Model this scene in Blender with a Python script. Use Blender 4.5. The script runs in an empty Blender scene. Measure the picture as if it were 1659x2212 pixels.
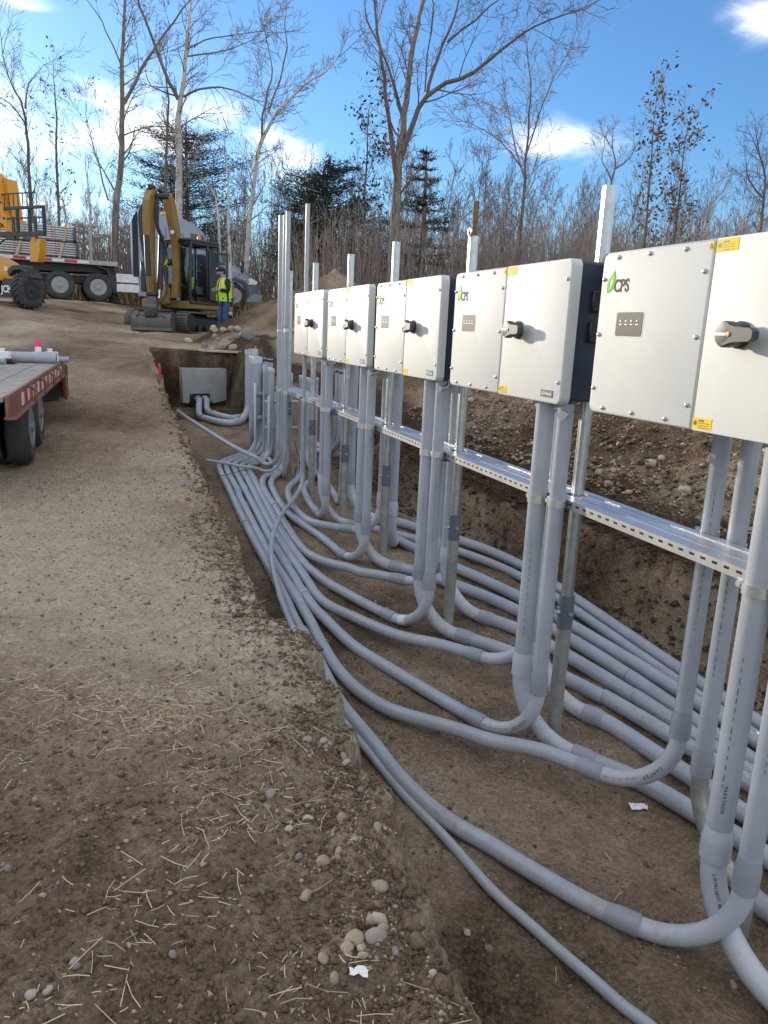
import bpy, math, random
import numpy as np
from mathutils import Vector, Matrix, Euler

# ------------------------------------------------------------------ camera, sky, sun, exposure
ZS = 1.5                                   # camera height above the bank it stands near
FPX, CX, CY = 1655.05, 829.5, 1106.0       # focal length and centre for a 1659 x 2212 sheet
PIT, ROL, AZ = 0.2290, 0.0462, 0.3453      # pitch down, roll, heading of the equipment row
SUN_EL, SUN_AZ = math.radians(9.5), math.radians(-47.0)     # azimuth measured from +Y towards +X
EXPOSURE = 1.66
SKY_STRENGTH = 0.15
SUN_STRENGTH = 2.0
CLOUD = (6.1, 5.85, 5.45)
SKYTINT = (0.335, 0.445, 0.56)
scene = bpy.context.scene
COL = scene.collection

def cam_axes():
    cp, sp = math.cos(PIT), math.sin(PIT)
    r = np.array([1., 0, 0]); u = np.array([0, sp, cp]); f = np.array([0, cp, -sp])
    cr, sr = math.cos(ROL), math.sin(ROL)
    return np.array([cr*r + sr*u, -sr*r + cr*u, f])
RM = cam_axes()
cam_data = bpy.data.cameras.new('camera')
cam = bpy.data.objects.new('camera', cam_data); COL.objects.link(cam)
M3 = Matrix(((RM[0][0], RM[1][0], -RM[2][0]), (RM[0][1], RM[1][1], -RM[2][1]), (RM[0][2], RM[1][2], -RM[2][2])))
cam.matrix_world = Matrix.Translation((0, 0, ZS)) @ M3.to_4x4()
cam_data.sensor_fit = 'VERTICAL'; cam_data.sensor_height = 24.0
cam_data.lens = 24.0 * FPX / 2212.0
cam_data.clip_start = 0.05; cam_data.clip_end = 2000
scene.camera = cam

sun_dir = Vector((math.sin(SUN_AZ)*math.cos(SUN_EL), math.cos(SUN_AZ)*math.cos(SUN_EL), math.sin(SUN_EL)))
sl = bpy.data.lights.new('sun', 'SUN'); sl.energy = SUN_STRENGTH; sl.angle = math.radians(1.6); sl.color = (1.0, 0.88, 0.72)
so = bpy.data.objects.new('sun', sl); COL.objects.link(so)
so.rotation_euler = (-sun_dir).to_track_quat('-Z', 'Y').to_euler(); so.location = (-20, 20, 30)

vs = scene.view_settings
vs.view_transform = 'Standard'; vs.look = 'None'; vs.exposure = EXPOSURE; vs.gamma = 1.0; vs.use_curve_mapping = False

def dir_px(x, y):
    d = RM.T @ np.array([(x-CX)/FPX, -(y-CY)/FPX, 1.0]); return d / np.linalg.norm(d)

class NT:
    """small helper to write node trees"""
    def __init__(s, tree): s.t = tree; s.n = tree.nodes; s.l = tree.links
    def add(s, typ, ins=None, **kw):
        nd = s.n.new(typ)
        for k, v in kw.items(): setattr(nd, k, v)
        if ins:
            for k, v in ins.items():
                sock = nd.inputs[k]
                if isinstance(v, bpy.types.NodeSocket): s.l.new(v, sock)
                else: sock.default_value = v
        return nd
    def math(s, op, a, b=0.0, c=None, clamp=False):
        nd = s.add('ShaderNodeMath', operation=op); nd.use_clamp = clamp
        for i, v in enumerate((a, b) if c is None else (a, b, c)):
            if isinstance(v, bpy.types.NodeSocket): s.l.new(v, nd.inputs[i])
            else: nd.inputs[i].default_value = v
        return nd.outputs[0]
    def mix(s, fac, a, b, mode='MIX'):
        nd = s.add('ShaderNodeMix', data_type='RGBA', blend_type=mode)
        for k, v in ((0, fac), (6, a), (7, b)):
            if isinstance(v, bpy.types.NodeSocket): s.l.new(v, nd.inputs[k])
            else: nd.inputs[k].default_value = v if k == 0 or len(v) == 4 else (*v, 1)
        return nd.outputs[2]
    def ramp(s, fac, stops):
        nd = s.add('ShaderNodeValToRGB'); s.l.new(fac, nd.inputs[0])
        cr = nd.color_ramp
        while len(cr.elements) < len(stops): cr.elements.new(0.5)
        for e, (p, c) in zip(cr.elements, stops):
            e.position = p; e.color = (*c, 1) if len(c) == 3 else c
        return nd.outputs[0]

world = bpy.data.worlds.new('World'); scene.world = world; world.use_nodes = True
w = NT(world.node_tree); w.n.clear()
sky = w.add('ShaderNodeTexSky', sky_type='NISHITA', sun_disc=False, sun_elevation=SUN_EL, sun_rotation=SUN_AZ,
            altitude=100.0, air_density=1.0, dust_density=0.6, ozone_density=3.0)
tc = w.add('ShaderNodeTexCoord'); gdir = tc.outputs['Generated']
nz1 = w.add('ShaderNodeTexNoise', {'Vector': w.add('ShaderNodeMapping', {'Vector': gdir, 'Scale': (1.0, 1.0, 2.6)}).outputs[0],
            'Scale': 5.5, 'Detail': 7.0, 'Roughness': 0.62, 'Distortion': 0.35}).outputs['Fac']
def blob(px, py, k, sz=(1, 1, 1)):
    d = dir_px(px, py)
    dv = w.add('ShaderNodeVectorMath', {0: gdir, 1: tuple(d)}, operation='SUBTRACT').outputs[0]
    dv = w.add('ShaderNodeVectorMath', {0: dv, 1: sz}, operation='MULTIPLY').outputs[0]
    ln = w.add('ShaderNodeVectorMath', {0: dv}, operation='LENGTH').outputs['Value']
    return w.math('MULTIPLY', w.math('SUBTRACT', 1.0, w.math('MULTIPLY', ln, k), clamp=True), 1.0)
def blobs(lst):
    out = None
    for a_ in lst:
        b_ = blob(*a_); out = b_ if out is None else w.math('MAXIMUM', out, b_)
    return out
# broken fair weather cloud all round, with the banks and the clear blue gaps that the photograph shows
pos = blobs(((60, 290, 5.0, (1, 1, 2.2)), (-160, 250, 3.0, (1, 1, 2)), (230, 190, 8.0, (1, 1, 2.4)), (330, 300, 6.0, (1, 1, 2.0)), (500, 240, 7.5, (1, 1, 2.2)), (590, 290, 9.0, (1, 1, 2)),
             (1215, 305, 6.0, (1, 1, 2.8)), (1730, -40, 7.0, (1, 1, 1.5)), (1655, 480, 9.0, (1, 1, 2)), (60, 15, 12.0, (1, 1, 3)), (640, 345, 6.0, (1, 1, 3))))
neg = blobs(((900, 250, 1.15, (1, 1, 1)), (950, 60, 2.0, (1, 1, 1)), (1330, 160, 2.4, (1, 1, 1)), (1450, 420, 3.0, (1, 1, 1)), (150, 60, 3.4, (1, 1, 1.6)), (720, 130, 2.6, (1, 1, 1)), (1000, 350, 3.2, (1, 1, 1.4))))
v_ = w.math('ADD', nz1, w.math('SUBTRACT', w.math('MULTIPLY', pos, 0.37), w.math('MULTIPLY', neg, 0.52)))
cm = w.add('ShaderNodeMapRange', {'Value': v_, 'From Min': 0.27, 'From Max': 0.70}); cm.interpolation_type = 'SMOOTHSTEP'
nz2 = w.add('ShaderNodeTexNoise', {'Vector': w.add('ShaderNodeMapping', {'Vector': gdir, 'Scale': (1.0, 1.0, 2.0)}).outputs[0], 'Scale': 9.0, 'Detail': 6.0, 'Roughness': 0.6}).outputs['Fac']
cb_ = w.add('ShaderNodeMapRange', {'Value': nz2, 'From Min': 0.3, 'From Max': 0.7, 'To Min': 0.55, 'To Max': 1.12}).outputs[0]
cloudc = w.add('ShaderNodeVectorMath', {0: CLOUD, 1: (1, 1, 1)}, operation='MULTIPLY')
cl = w.add('ShaderNodeVectorMath', {0: CLOUD}, operation='SCALE'); w.l.new(cb_, cl.inputs['Scale'])
hs = w.add('ShaderNodeVectorMath', {0: sky.outputs[0], 1: SKYTINT}, operation='MULTIPLY').outputs[0]
skyc = w.mix(w.math('MULTIPLY', w.math('POWER', cm.outputs[0], 1.5), 0.94), hs, cl.outputs[0])
bg = w.add('ShaderNodeBackground', {'Color': skyc, 'Strength': SKY_STRENGTH})
wo = w.add('ShaderNodeOutputWorld', {'Surface': bg.outputs[0]})

# ------------------------------------------------------------------ placing helpers
RV = np.array([-math.sin(AZ), math.cos(AZ), 0.]); NV = np.array([-math.cos(AZ), -math.sin(AZ), 0.])
O0 = np.array([-1.1129, 8.9299, 0.]) * 0.93333
ROWROT = AZ - math.pi/2            # local x = along the row towards the near end, local y = behind the row
def ray(x, y): return RM.T @ np.array([(x-CX)/FPX, -(y-CY)/FPX, 1.0])
def W(a, b, z): return O0 - RV*a + NV*b + np.array([0, 0, z + ZS])        # row coordinates -> world (z measured from the eye)
def ab(p): q = np.asarray(p) - O0; return -(q @ RV), q @ NV
def on_y(x, y, Y): d = ray(x, y); return d*(Y/d[1]) + np.array([0, 0, ZS])
def on_b(x, y, b): d = ray(x, y); t = (O0 @ NV + b)/(d @ NV); return d*t + np.array([0, 0, ZS])
def on_a(x, y, a): d = ray(x, y); t = (O0 @ RV - a)/(d @ RV); return d*t + np.array([0, 0, ZS])
def on_z(x, y, z): d = ray(x, y); return d*(z/d[2]) + np.array([0, 0, ZS])
def zfloor(a): return -1.82 - 0.042*a
def on_floor(x, y, up=0.0):
    a = 2.0
    for _ in range(14):
        p = on_z(x, y, zfloor(a) + up); a = ab(p)[0]
    return p
def pix(P):
    c = RM @ (np.asarray(P) - np.array([0, 0, ZS])); return CX + FPX*c[0]/c[2], CY - FPX*c[1]/c[2]

# ------------------------------------------------------------------ noise and ground heights
def _h(ix, iy, s):
    n = (ix.astype(np.int64)*374761393 + iy.astype(np.int64)*668265263 + s*1442695041) & 0x7fffffff
    n = ((n ^ (n >> 13)) * 1274126177) & 0x7fffffff
    return ((n ^ (n >> 16)) & 0xffff) / 65535.0
def vnoise(x, y, s=0):
    x = np.asarray(x, float); y = np.asarray(y, float)
    ix = np.floor(x); iy = np.floor(y); fx = x-ix; fy = y-iy
    fx = fx*fx*fx*(fx*(fx*6-15)+10); fy = fy*fy*fy*(fy*(fy*6-15)+10)
    a = _h(ix, iy, s); b = _h(ix+1, iy, s); c = _h(ix, iy+1, s); d = _h(ix+1, iy+1, s)
    return (a*(1-fx)+b*fx)*(1-fy) + (c*(1-fx)+d*fx)*fy - 0.5
def fbm(x, y, o=4, s=0, g=0.5):
    t = 0; am = 1.0
    for k in range(o):
        t = t + am*vnoise(x*2**k + 17.3*k, y*2**k - 9.1*k, s+k); am *= g
    return t
def sstep(e0, e1, x): t = np.clip((x-e0)/(e1-e0), 0, 1); return t*t*(3-2*t)

PY = [-60, 0, 6, 8, 10, 11.5, 13, 15, 18, 21, 25, 33, 45, 70, 120, 400]
PZ = [-1.9, -1.47, -1.47, -1.43, -1.29, -1.05, -0.74, -0.52, -0.36, -0.24, -0.05, 0.22, 0.55, 1.3, 2.6, 9.0]
def edge_left(a):
    ea = np.interp(a, [-8, -6.3, -5, -1, 2, 4.3, 4.95, 5.6, 6.2, 7, 10], [1.10, 1.10, 1.08, 1.00, 1.06, 1.08, 1.00, 1.08, 1.09, 1.21, 1.4])
    return ea + (0.05+0.09*sstep(-3.5, 0, a))*fbm(a*2.0, a*0+3.3, 5, 11, 0.68)
def edge_right(a):
    ea = np.interp(a, [-8, -5.6, -3, 0, 2.3, 5, 9], [-0.46, -0.50, -1.5, -1.42, -1.70, -2.0, -2.15])
    return ea + 0.16*fbm(a*1.3, a*0+8.1, 4, 23, 0.6)*sstep(-5.6, -4.2, a)
TR_END = -7.25                    # far end of the trench, where the concrete box sits
def ground(a, b, fine=True):
    """height of the soil above the eye level datum, in row coordinates"""
    a = np.asarray(a, float); b = np.asarray(b, float)
    X = O0[0] - RV[0]*a + NV[0]*b; Y = O0[1] - RV[1]*a + NV[1]*b
    base = np.interp(Y, PY, PZ) - 0.010*np.clip(X, -60, 0)*sstep(12, 24, Y) - 0.095*np.clip(X + 6.3, -4.6, 0)*sstep(13, 21, Y)
    # unseen wooded knoll left of the frame, added to shade the low ground
    wx, wy = X + 46, Y - 43
    ca, sa = math.cos(-SUN_AZ), math.sin(-SUN_AZ)
    base = base + 7.8*np.exp(-((wx*(-sa)+wy*ca)/11.0)**2 - ((wx*ca+wy*sa)/30.0)**2)
    el, er = edge_left(a), edge_right(a)
    # big undulation
    base = base + 0.05*fbm(X*0.35, Y*0.35, 3, 5)*sstep(0, 8, np.abs(b-1)+0.1)
    # right hand ledge and the long spoil heap on it
    rs = er - b
    ledge = -1.28 + 0.40*sstep(2.0, -4.0, a) - 0.03*np.clip(a-3, 0, 6)
    sp = np.clip(rs-0.30, 0, None)
    heap = ledge + 1.02*sstep(0.1, 2.5, sp) - 0.6*sstep(3.4, 6.5, sp) + 0.10*fbm(a*0.9, b*0.9, 4, 31)*sstep(0, 0.8, sp)
    wR = sstep(-0.1, 0.35, rs)*sstep(-7.0, -1.5, a)
    top = np.where(rs > -0.4, base*(1-wR) + np.maximum(heap, np.minimum(base, -0.55 + 0*base))*wR, base)
    # mound of dug soil at the far end
    mx, my = X + 1.35, Y - 18.6
    md = np.sqrt((mx/1.15)**2 + (my/1.35)**2 + 0.12)*(1+0.22*fbm(np.arctan2(my, mx)*1.6, md_seed(mx), 2, 41))
    mound = 1.78*np.clip(1 - md/2.75, 0, 1)**0.9 + 0.34*fbm(X*1.3, Y*1.3, 5, 43, 0.6)*np.clip(1-md/2.9, 0, 1)
    top = top + np.clip(mound, 0, None)
    # trench
    zf = zfloor(a) + 0.012*fbm(a*3, b*3, 3, 61)
    lw = sstep(el+0.02, el-0.06-0.05*np.abs(fbm(a*4, b*0+1, 3, 131))-0.17*sstep(5.5, 6.2, a), b)               # 1 inside, left wall nearly vertical
    slope_w = 0.26
    rw = sstep(er-0.02, er+slope_w+0.10*fbm(a*2.5, b*0, 3, 71), b)
    ew = sstep(TR_END-0.03, TR_END+0.06, a)
    ins = lw*rw*ew
    if fine:
        near = np.clip(14/(np.hypot(X, Y)+2), 0, 1)
        rough = 0.030*fbm(X*2.2, Y*2.2, 4, 81, 0.55) + (0.030*np.abs(fbm(X*6, Y*6, 4, 91, 0.65)) + 0.018*fbm(X*19, Y*19, 2, 93))*near
        crumb = 0.09*np.exp(-((b-el-0.12)/0.16)**2)*fbm(X*5, Y*5, 3, 97)
        rows = 0.020*np.sin((Y*0.5+X*0.25)*9.0 + 3*fbm(X*0.4, Y*0.4, 2, 99))*sstep(7, 12, Y)*sstep(60, 30, Y)
        spoilr = (0.13*np.abs(fbm(a*4.5, b*4.5, 4, 101, 0.62)))*wR*sstep(0, 0.3, rs)
        top = top + rough + crumb + rows + spoilr - 0.014*np.exp(-np.clip(b-el, 0, 9)/0.05)
    z = top*(1-ins) + zf*ins
    if fine:
        wall = 4*ins*(1-ins)
        z = z + wall*0.22*fbm(a*7, b*13, 5, 111, 0.70) + ins*(0.024*fbm(a*5, b*5, 5, 121, 0.65))
    return z
_AT = np.linspace(-9, 12, 4000); _EL = edge_left(_AT); _ER = edge_right(_AT)
def el1(a): return float(np.interp(a, _AT, _EL))
def er1(a): return float(np.interp(a, _AT, _ER))
def md_seed(v): return v*0 + 2.7
def gz(x, y):
    """world height of the soil under world x, y"""
    h = GROUND_BVH.ray_cast(Vector((x, y, 200)), Vector((0, 0, -1)))
    return h[0].z if h[0] is not None else 0.0

# ------------------------------------------------------------------ mesh helpers
class MB:
    def __init__(s): s.v = []; s.f = []
    def add(s, vs, fs):
        o = len(s.v); s.v.extend([tuple(map(float, q)) for q in vs]); s.f.extend([tuple(o+i for i in f) for f in fs]); return s
    def box(s, c, size, rot=None, bev=0.0):
        hx, hy, hz = [q/2 for q in size]; c = np.asarray(c, float)
        R_ = np.eye(3) if rot is None else np.asarray(rot)
        if bev <= 0:
            vs = [c + R_ @ np.array([x*hx, y*hy, z*hz]) for x in (-1, 1) for y in (-1, 1) for z in (-1, 1)]
            return s.add(vs, [(0, 1, 3, 2), (4, 6, 7, 5), (0, 4, 5, 1), (2, 3, 7, 6), (0, 2, 6, 4), (1, 5, 7, 3)])
        bev = min(bev, hx*.9, hy*.9, hz*.9)
        vs = []; idx = {}
        for x in (-1, 1):
            for y in (-1, 1):
                for z in (-1, 1):
                    for k in range(3):
                        p = np.array([x*hx, y*hy, z*hz])
                        for j in range(3):
                            if j != k: p[j] -= (x, y, z)[j]*bev
                        idx[(x, y, z, k)] = len(vs); vs.append(c + R_ @ p)
        fs = []
        for k in range(3):
            o = [j for j in range(3) if j != k]
            for sg in (-1, 1):
                q = []
                for u, v_ in ((-1, -1), (1, -1), (1, 1), (-1, 1)):
                    t = [0, 0, 0]; t[k] = sg; t[o[0]] = u; t[o[1]] = v_; q.append(idx[(*t, k)])
                if (sg > 0) == (k == 1): q = q[::-1]
                fs.append(tuple(q))
            # edges parallel to axis k
            for u in (-1, 1):
                for v_ in (-1, 1):
                    q = []
                    for kk, e in ((o[0], -1), (o[0], 1), (o[1], 1), (o[1], -1)):
                        t = [0, 0, 0]; t[k] = e; t[o[0]] = u; t[o[1]] = v_; q.append(idx[(*t, kk)])
                    if (u*v_ > 0) == (k != 1): q = q[::-1]
                    fs.append(tuple(q))
        for x in (-1, 1):
            for y in (-1, 1):
                for z in (-1, 1):
                    q = [idx[(x, y, z, k)] for k in range(3)]
                    if x*y*z < 0: q = q[::-1]
                    fs.append(tuple(q))
        return s.add(vs, fs)
    def bar(s, p, q, wd, ht, up=(0, 0, 1), bev=0.0):
        p = np.asarray(p, float); q = np.asarray(q, float); d = q-p; L = np.linalg.norm(d); x = d/L
        y = np.cross(up, x); n = np.linalg.norm(y)
        y = np.array([0, 1, 0.]) if n < 1e-6 else y/n
        z = np.cross(x, y); return s.box((p+q)/2, (L, wd, ht), np.array([x, y, z]).T, bev)
    def tube(s, pts, r, n=8, caps=True):
        pts = np.asarray(pts, float); m = len(pts)
        rr = np.full(m, r, float) if np.isscalar(r) else np.asarray(r, float)
        t = np.zeros_like(pts); t[1:-1] = pts[2:]-pts[:-2]; t[0] = pts[1]-pts[0]; t[-1] = pts[-1]-pts[-2]
        t /= np.maximum(np.linalg.norm(t, axis=1), 1e-9)[:, None]
        ref = np.array([0, 0, 1.]) if abs(t[0][2]) < 0.9 else np.array([1., 0, 0])
        u = np.cross(ref, t[0]); u /= np.linalg.norm(u)
        vs = []; cs = [(math.cos(2*math.pi*k/n), math.sin(2*math.pi*k/n)) for k in range(n)]
        for i in range(m):
            u = u - t[i]*(u @ t[i]); u /= np.linalg.norm(u); v_ = np.cross(t[i], u)
            vs.extend([pts[i] + rr[i]*(c*u + sn*v_) for c, sn in cs])
        fs = [(i*n+k, i*n+(k+1) % n, (i+1)*n+(k+1) % n, (i+1)*n+k) for i in range(m-1) for k in range(n)]
        if caps: fs += [tuple(range(n))[::-1], tuple((m-1)*n+k for k in range(n))]
        return s.add(vs, fs)
    def cyl(s, p, q, r, n=16, r2=None): return s.tube([p, q], [r, r if r2 is None else r2], n)
    def lathe(s, prof, o, ax=(0, 0, 1), n=24):
        ax = np.asarray(ax, float); ax /= np.linalg.norm(ax)
        u = np.cross(ax, (1, 0, 0) if abs(ax[0]) < .9 else (0, 1, 0)); u = u/np.linalg.norm(u); v_ = np.cross(ax, u); o = np.asarray(o, float)
        vs = []
        for r, h in prof: vs.extend([o + ax*h + max(r, 1e-4)*(math.cos(2*math.pi*k/n)*u + math.sin(2*math.pi*k/n)*v_) for k in range(n)])
        m = len(prof)
        fs = [(i*n+k, i*n+(k+1) % n, (i+1)*n+(k+1) % n, (i+1)*n+k) for i in range(m-1) for k in range(n)]
        fs += [tuple(range(n))[::-1], tuple((m-1)*n+k for k in range(n))]
        return s.add(vs, fs)
    def prism(s, poly, o, ux, uy, dep):
        """polygon in the plane (ux, uy), extruded by dep along ux x uy"""
        o = np.asarray(o, float); ux = np.asarray(ux, float); uy = np.asarray(uy, float); nn = np.cross(ux, uy); nn /= np.linalg.norm(nn)
        ar = sum(poly[i][0]*poly[(i+1) % len(poly)][1]-poly[(i+1) % len(poly)][0]*poly[i][1] for i in range(len(poly)))
        if ar < 0: poly = poly[::-1]
        A = [o + x*ux + y*uy for x, y in poly]; B = [q + nn*dep for q in A]; n = len(poly)
        fs = [tuple(range(n))[::-1], tuple(n+i for i in range(n))] + [(i, (i+1) % n, n+(i+1) % n, n+i) for i in range(n)]
        if dep < 0: fs = [f[::-1] for f in fs]
        return s.add(A+B, fs)
    def build(s, name, mat, parent=None, ang=40, loc=None):
        me = bpy.data.meshes.new(name); me.from_pydata(s.v, [], s.f); me.materials.append(mat)
        if ang:
            me.polygons.foreach_set('use_smooth', [True]*len(me.polygons)); me.set_sharp_from_angle(angle=math.radians(ang))
        me.update()
        ob = bpy.data.objects.new(name, me); COL.objects.link(ob)
        if parent is not None: adopt(ob, parent)
        return ob

def adopt(ob, parent):
    ob.parent = parent
    if parent.parent is None: ob.matrix_parent_inverse = Matrix.Translation(-parent.location) if parent.rotation_euler.z == 0 else Matrix.LocRotScale(parent.location, parent.rotation_euler, None).inverted()
def tag(o, label, cat, group=None):
    o['label'] = label; o['category'] = cat
    if group: o['group'] = group
    return o
def thing(name, label, cat, loc=(0, 0, 0), group=None):
    o = bpy.data.objects.new(name, None); COL.objects.link(o); o.location = tuple(float(q) for q in loc); o.empty_display_size = 0.2
    return tag(o, label, cat, group)
def copy_thing(root, label=None, group=None):
    r = root.copy(); COL.objects.link(r)
    if label: r['label'] = label
    if group: r['group'] = group
    for ch in list(root.children):
        c = ch.copy(); COL.objects.link(c); c.parent = r; c.matrix_parent_inverse = ch.matrix_parent_inverse.copy()
        for g in list(ch.children):
            d = g.copy(); COL.objects.link(d); d.parent = c; d.matrix_parent_inverse = g.matrix_parent_inverse.copy()
    return r
def text_mesh(txt, size, extrude=0.0005, width=1.0, bold=0.0):
    cu = bpy.data.curves.new('lettering', 'FONT'); cu.body = txt; cu.size = size; cu.extrude = extrude; cu.offset = bold
    cu.align_x = 'LEFT'; cu.resolution_u = 3
    ob = bpy.data.objects.new('lettering', cu); COL.objects.link(ob)
    dg = bpy.context.evaluated_depsgraph_get(); me = bpy.data.meshes.new_from_object(ob.evaluated_get(dg))
    bpy.data.objects.remove(ob); bpy.data.curves.remove(cu)
    return me
def text_part(txt, size, M, mat, parent, name='lettering', bold=0.0):
    me = text_mesh(txt, size, bold=bold); me.transform(M); me.materials.clear(); me.materials.append(mat)
    ob = bpy.data.objects.new(name, me); COL.objects.link(ob); adopt(ob, parent); return ob

def catmull(P, step=0.06):
    P = [np.asarray(p, float) for p in P]; out = []
    Q = [2*P[0]-P[1]] + P + [2*P[-1]-P[-2]]
    for i in range(1, len(Q)-2):
        p0, p1, p2, p3 = Q[i-1:i+3]; n = max(2, int(np.linalg.norm(p2-p1)/step))
        for k in range(n):
            t = k/n
            out.append(0.5*((2*p1)+(-p0+p2)*t+(2*p0-5*p1+4*p2-p3)*t*t+(-p0+3*p1-3*p2+p3)*t**3))
    out.append(P[-1]); return out
def fillet(A, C, B, rad, n=9):
    """points of the arc that rounds the corner A-C-B"""
    A, C, B = [np.asarray(q, float) for q in (A, C, B)]
    u = (A-C)/np.linalg.norm(A-C); v_ = (B-C)/np.linalg.norm(B-C)
    th = math.acos(np.clip(u @ v_, -1, 1)); d = min(rad/math.tan(th/2), np.linalg.norm(A-C)*.95, np.linalg.norm(B-C)*.95); rr = d*math.tan(th/2)
    m = (u+v_); m /= np.linalg.norm(m); ctr = C + m*(rr/math.sin(th/2))
    p, q = C+u*d, C+v_*d; out = []
    e1 = (p-ctr)/rr; e2 = (q-ctr)/rr; om = math.acos(np.clip(e1 @ e2, -1, 1))
    for k in range(n+1):
        t = k/n; out.append(ctr + rr*(math.sin((1-t)*om)*e1 + math.sin(t*om)*e2)/math.sin(om))
    return out
def arclen(P): P = np.asarray(P); return np.concatenate([[0], np.cumsum(np.linalg.norm(np.diff(P, axis=0), axis=1))])
def cut(P, s0, s1):
    P = np.asarray(P); S = arclen(P); s0 = max(0, s0); s1 = min(S[-1], s1)
    ins = [P[i] for i in range(len(P)) if s0 < S[i]-1e-6 and S[i]+1e-6 < s1]
    f = lambda s: np.array([np.interp(s, S, P[:, k]) for k in range(3)])
    return [f(s0)] + ins + [f(s1)]

# ------------------------------------------------------------------ materials
def mat(name, col, rough=0.6, metal=0.0, var=0.15, scale=6.0, bump=0.0, bscale=40.0, spec=0.5, dirt=0.0, dirtcol=(0.16, 0.12, 0.085), coat=0.0, emit=None, splash=None):
    m = bpy.data.materials.new(name); m.use_nodes = True; t = NT(m.node_tree); t.n.clear()
    out = t.add('ShaderNodeOutputMaterial'); p = t.add('ShaderNodeBsdfPrincipled', {'Roughness': rough, 'Metallic': metal, 'Specular IOR Level': spec, 'Coat Weight': coat})
    t.l.new(p.outputs[0], out.inputs[0])
    co = t.add('ShaderNodeTexCoord').outputs['Object']
    n1 = t.add('ShaderNodeTexNoise', {'Vector': co, 'Scale': scale, 'Detail': 5.0, 'Roughness': 0.6}).outputs['Fac']
    lo = tuple(q*(1-var) for q in col); hi = tuple(min(1, q*(1+var)) for q in col)
    c = t.ramp(n1, [(0.3, lo), (0.7, hi)])
    if dirt > 0:
        n2 = t.add('ShaderNodeTexNoise', {'Vector': co, 'Scale': scale*0.7, 'Detail': 8.0, 'Roughness': 0.7, 'Distortion': 0.6}).outputs['Fac']
        k = t.add('ShaderNodeMapRange', {'Value': n2, 'From Min': 0.62-0.3*dirt, 'From Max': 0.80, 'To Max': min(1.0, dirt*1.3)}).outputs[0]
        c = t.mix(k, c, dirtcol)
        t.l.new(t.math('ADD', rough, t.math('MULTIPLY', k, 0.3), clamp=True), p.inputs['Roughness'])
    if splash is not None:      # dried mud splashed and dusted over the lowest stretch near the soil
        zz = t.add('ShaderNodeSeparateXYZ', {0: co}).outputs[2]
        lowz = t.add('ShaderNodeMapRange', {'Value': zz, 'From Min': -0.05, 'From Max': -0.50}).outputs[0]
        n4 = t.add('ShaderNodeTexNoise', {'Vector': co, 'Scale': 26.0, 'Detail': 7.0, 'Roughness': 0.75}).outputs['Fac']; n5 = t.add('ShaderNodeTexNoise', {'Vector': co, 'Scale': 2.2, 'Detail': 3.0}).outputs['Fac']
        k4 = t.add('ShaderNodeMapRange', {'Value': t.math('ADD', n4, t.math('MULTIPLY', t.math('SUBTRACT', n5, 0.5), 0.9)), 'From Min': 0.54, 'From Max': 0.74}).outputs[0]
        c = t.mix(t.math('MULTIPLY', t.math('MULTIPLY', k4, lowz), 0.55), c, splash)
    t.l.new(c, p.inputs['Base Color'])
    if bump > 0:
        n3 = t.add('ShaderNodeTexNoise', {'Vector': co, 'Scale': bscale, 'Detail': 4.0}).outputs['Fac']
        bp = t.add('ShaderNodeBump', {'Height': n3, 'Strength': bump, 'Distance': 0.02}); t.l.new(bp.outputs[0], p.inputs['Normal'])
    if emit: p.inputs['Emission Color'].default_value = (*emit[0], 1); p.inputs['Emission Strength'].default_value = emit[1]
    return m
def glass(name, col, rough=0.05):
    m = bpy.data.materials.new(name); m.use_nodes = True; t = NT(m.node_tree); t.n.clear()
    out = t.add('ShaderNodeOutputMaterial'); tr = t.add('ShaderNodeBsdfTransparent', {'Color': (*col, 1)}); gl = t.add('ShaderNodeBsdfGlossy', {'Roughness': rough, 'Color': (0.8, 0.85, 0.9, 1)})
    fr = t.add('ShaderNodeFresnel', {'IOR': 1.5}); mx = t.add('ShaderNodeMixShader', {0: t.math('MULTIPLY', fr.outputs[0], 0.9), 1: tr.outputs[0], 2: gl.outputs[0]})
    t.l.new(mx.outputs[0], out.inputs[0]); return m
M = {}
M['white'] = mat('white_powder_coat', (0.535, 0.545, 0.535), 0.55, var=0.03, scale=3, bump=0.06, bscale=300, spec=0.22, dirt=0.05, dirtcol=(0.42, 0.40, 0.36))
M['navy'] = mat('dark_housing_paint', (0.020, 0.032, 0.058), 0.45, var=0.1)
M['panelgrey'] = mat('grey_window_film', (0.06, 0.062, 0.064), 0.4, var=0.05, spec=0.12)
M['knob'] = mat('dark_grey_plastic', (0.05, 0.054, 0.06), 0.42, var=0.1, spec=0.3)
M['orange'] = mat('orange_dot', (0.75, 0.27, 0.04), 0.4)
M['stripe'] = mat('white_print', (0.8, 0.8, 0.78), 0.5, var=0.02)
M['green'] = mat('leaf_green_print', (0.17, 0.46, 0.04), 0.6, var=0.05, spec=0.08)
M['letter'] = mat('grey_print', (0.085, 0.085, 0.09), 0.6, var=0.03, spec=0.08)
M['yellow'] = mat('yellow_sticker', (0.72, 0.52, 0.02), 0.6, var=0.05, spec=0.1)
M['ink'] = mat('black_print', (0.02, 0.02, 0.02), 0.5)
M['pvc'] = mat('grey_plastic_conduit', (0.348, 0.377, 0.422), 0.28, var=0.09, scale=5, dirt=0.30, dirtcol=(0.24, 0.21, 0.17), splash=(0.27, 0.215, 0.155))
M['pvcd'] = mat('grey_plastic_fitting', (0.28, 0.30, 0.335), 0.36, var=0.06, scale=5, dirt=0.12, dirtcol=(0.22, 0.19, 0.16), splash=(0.27, 0.215, 0.155))
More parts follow.
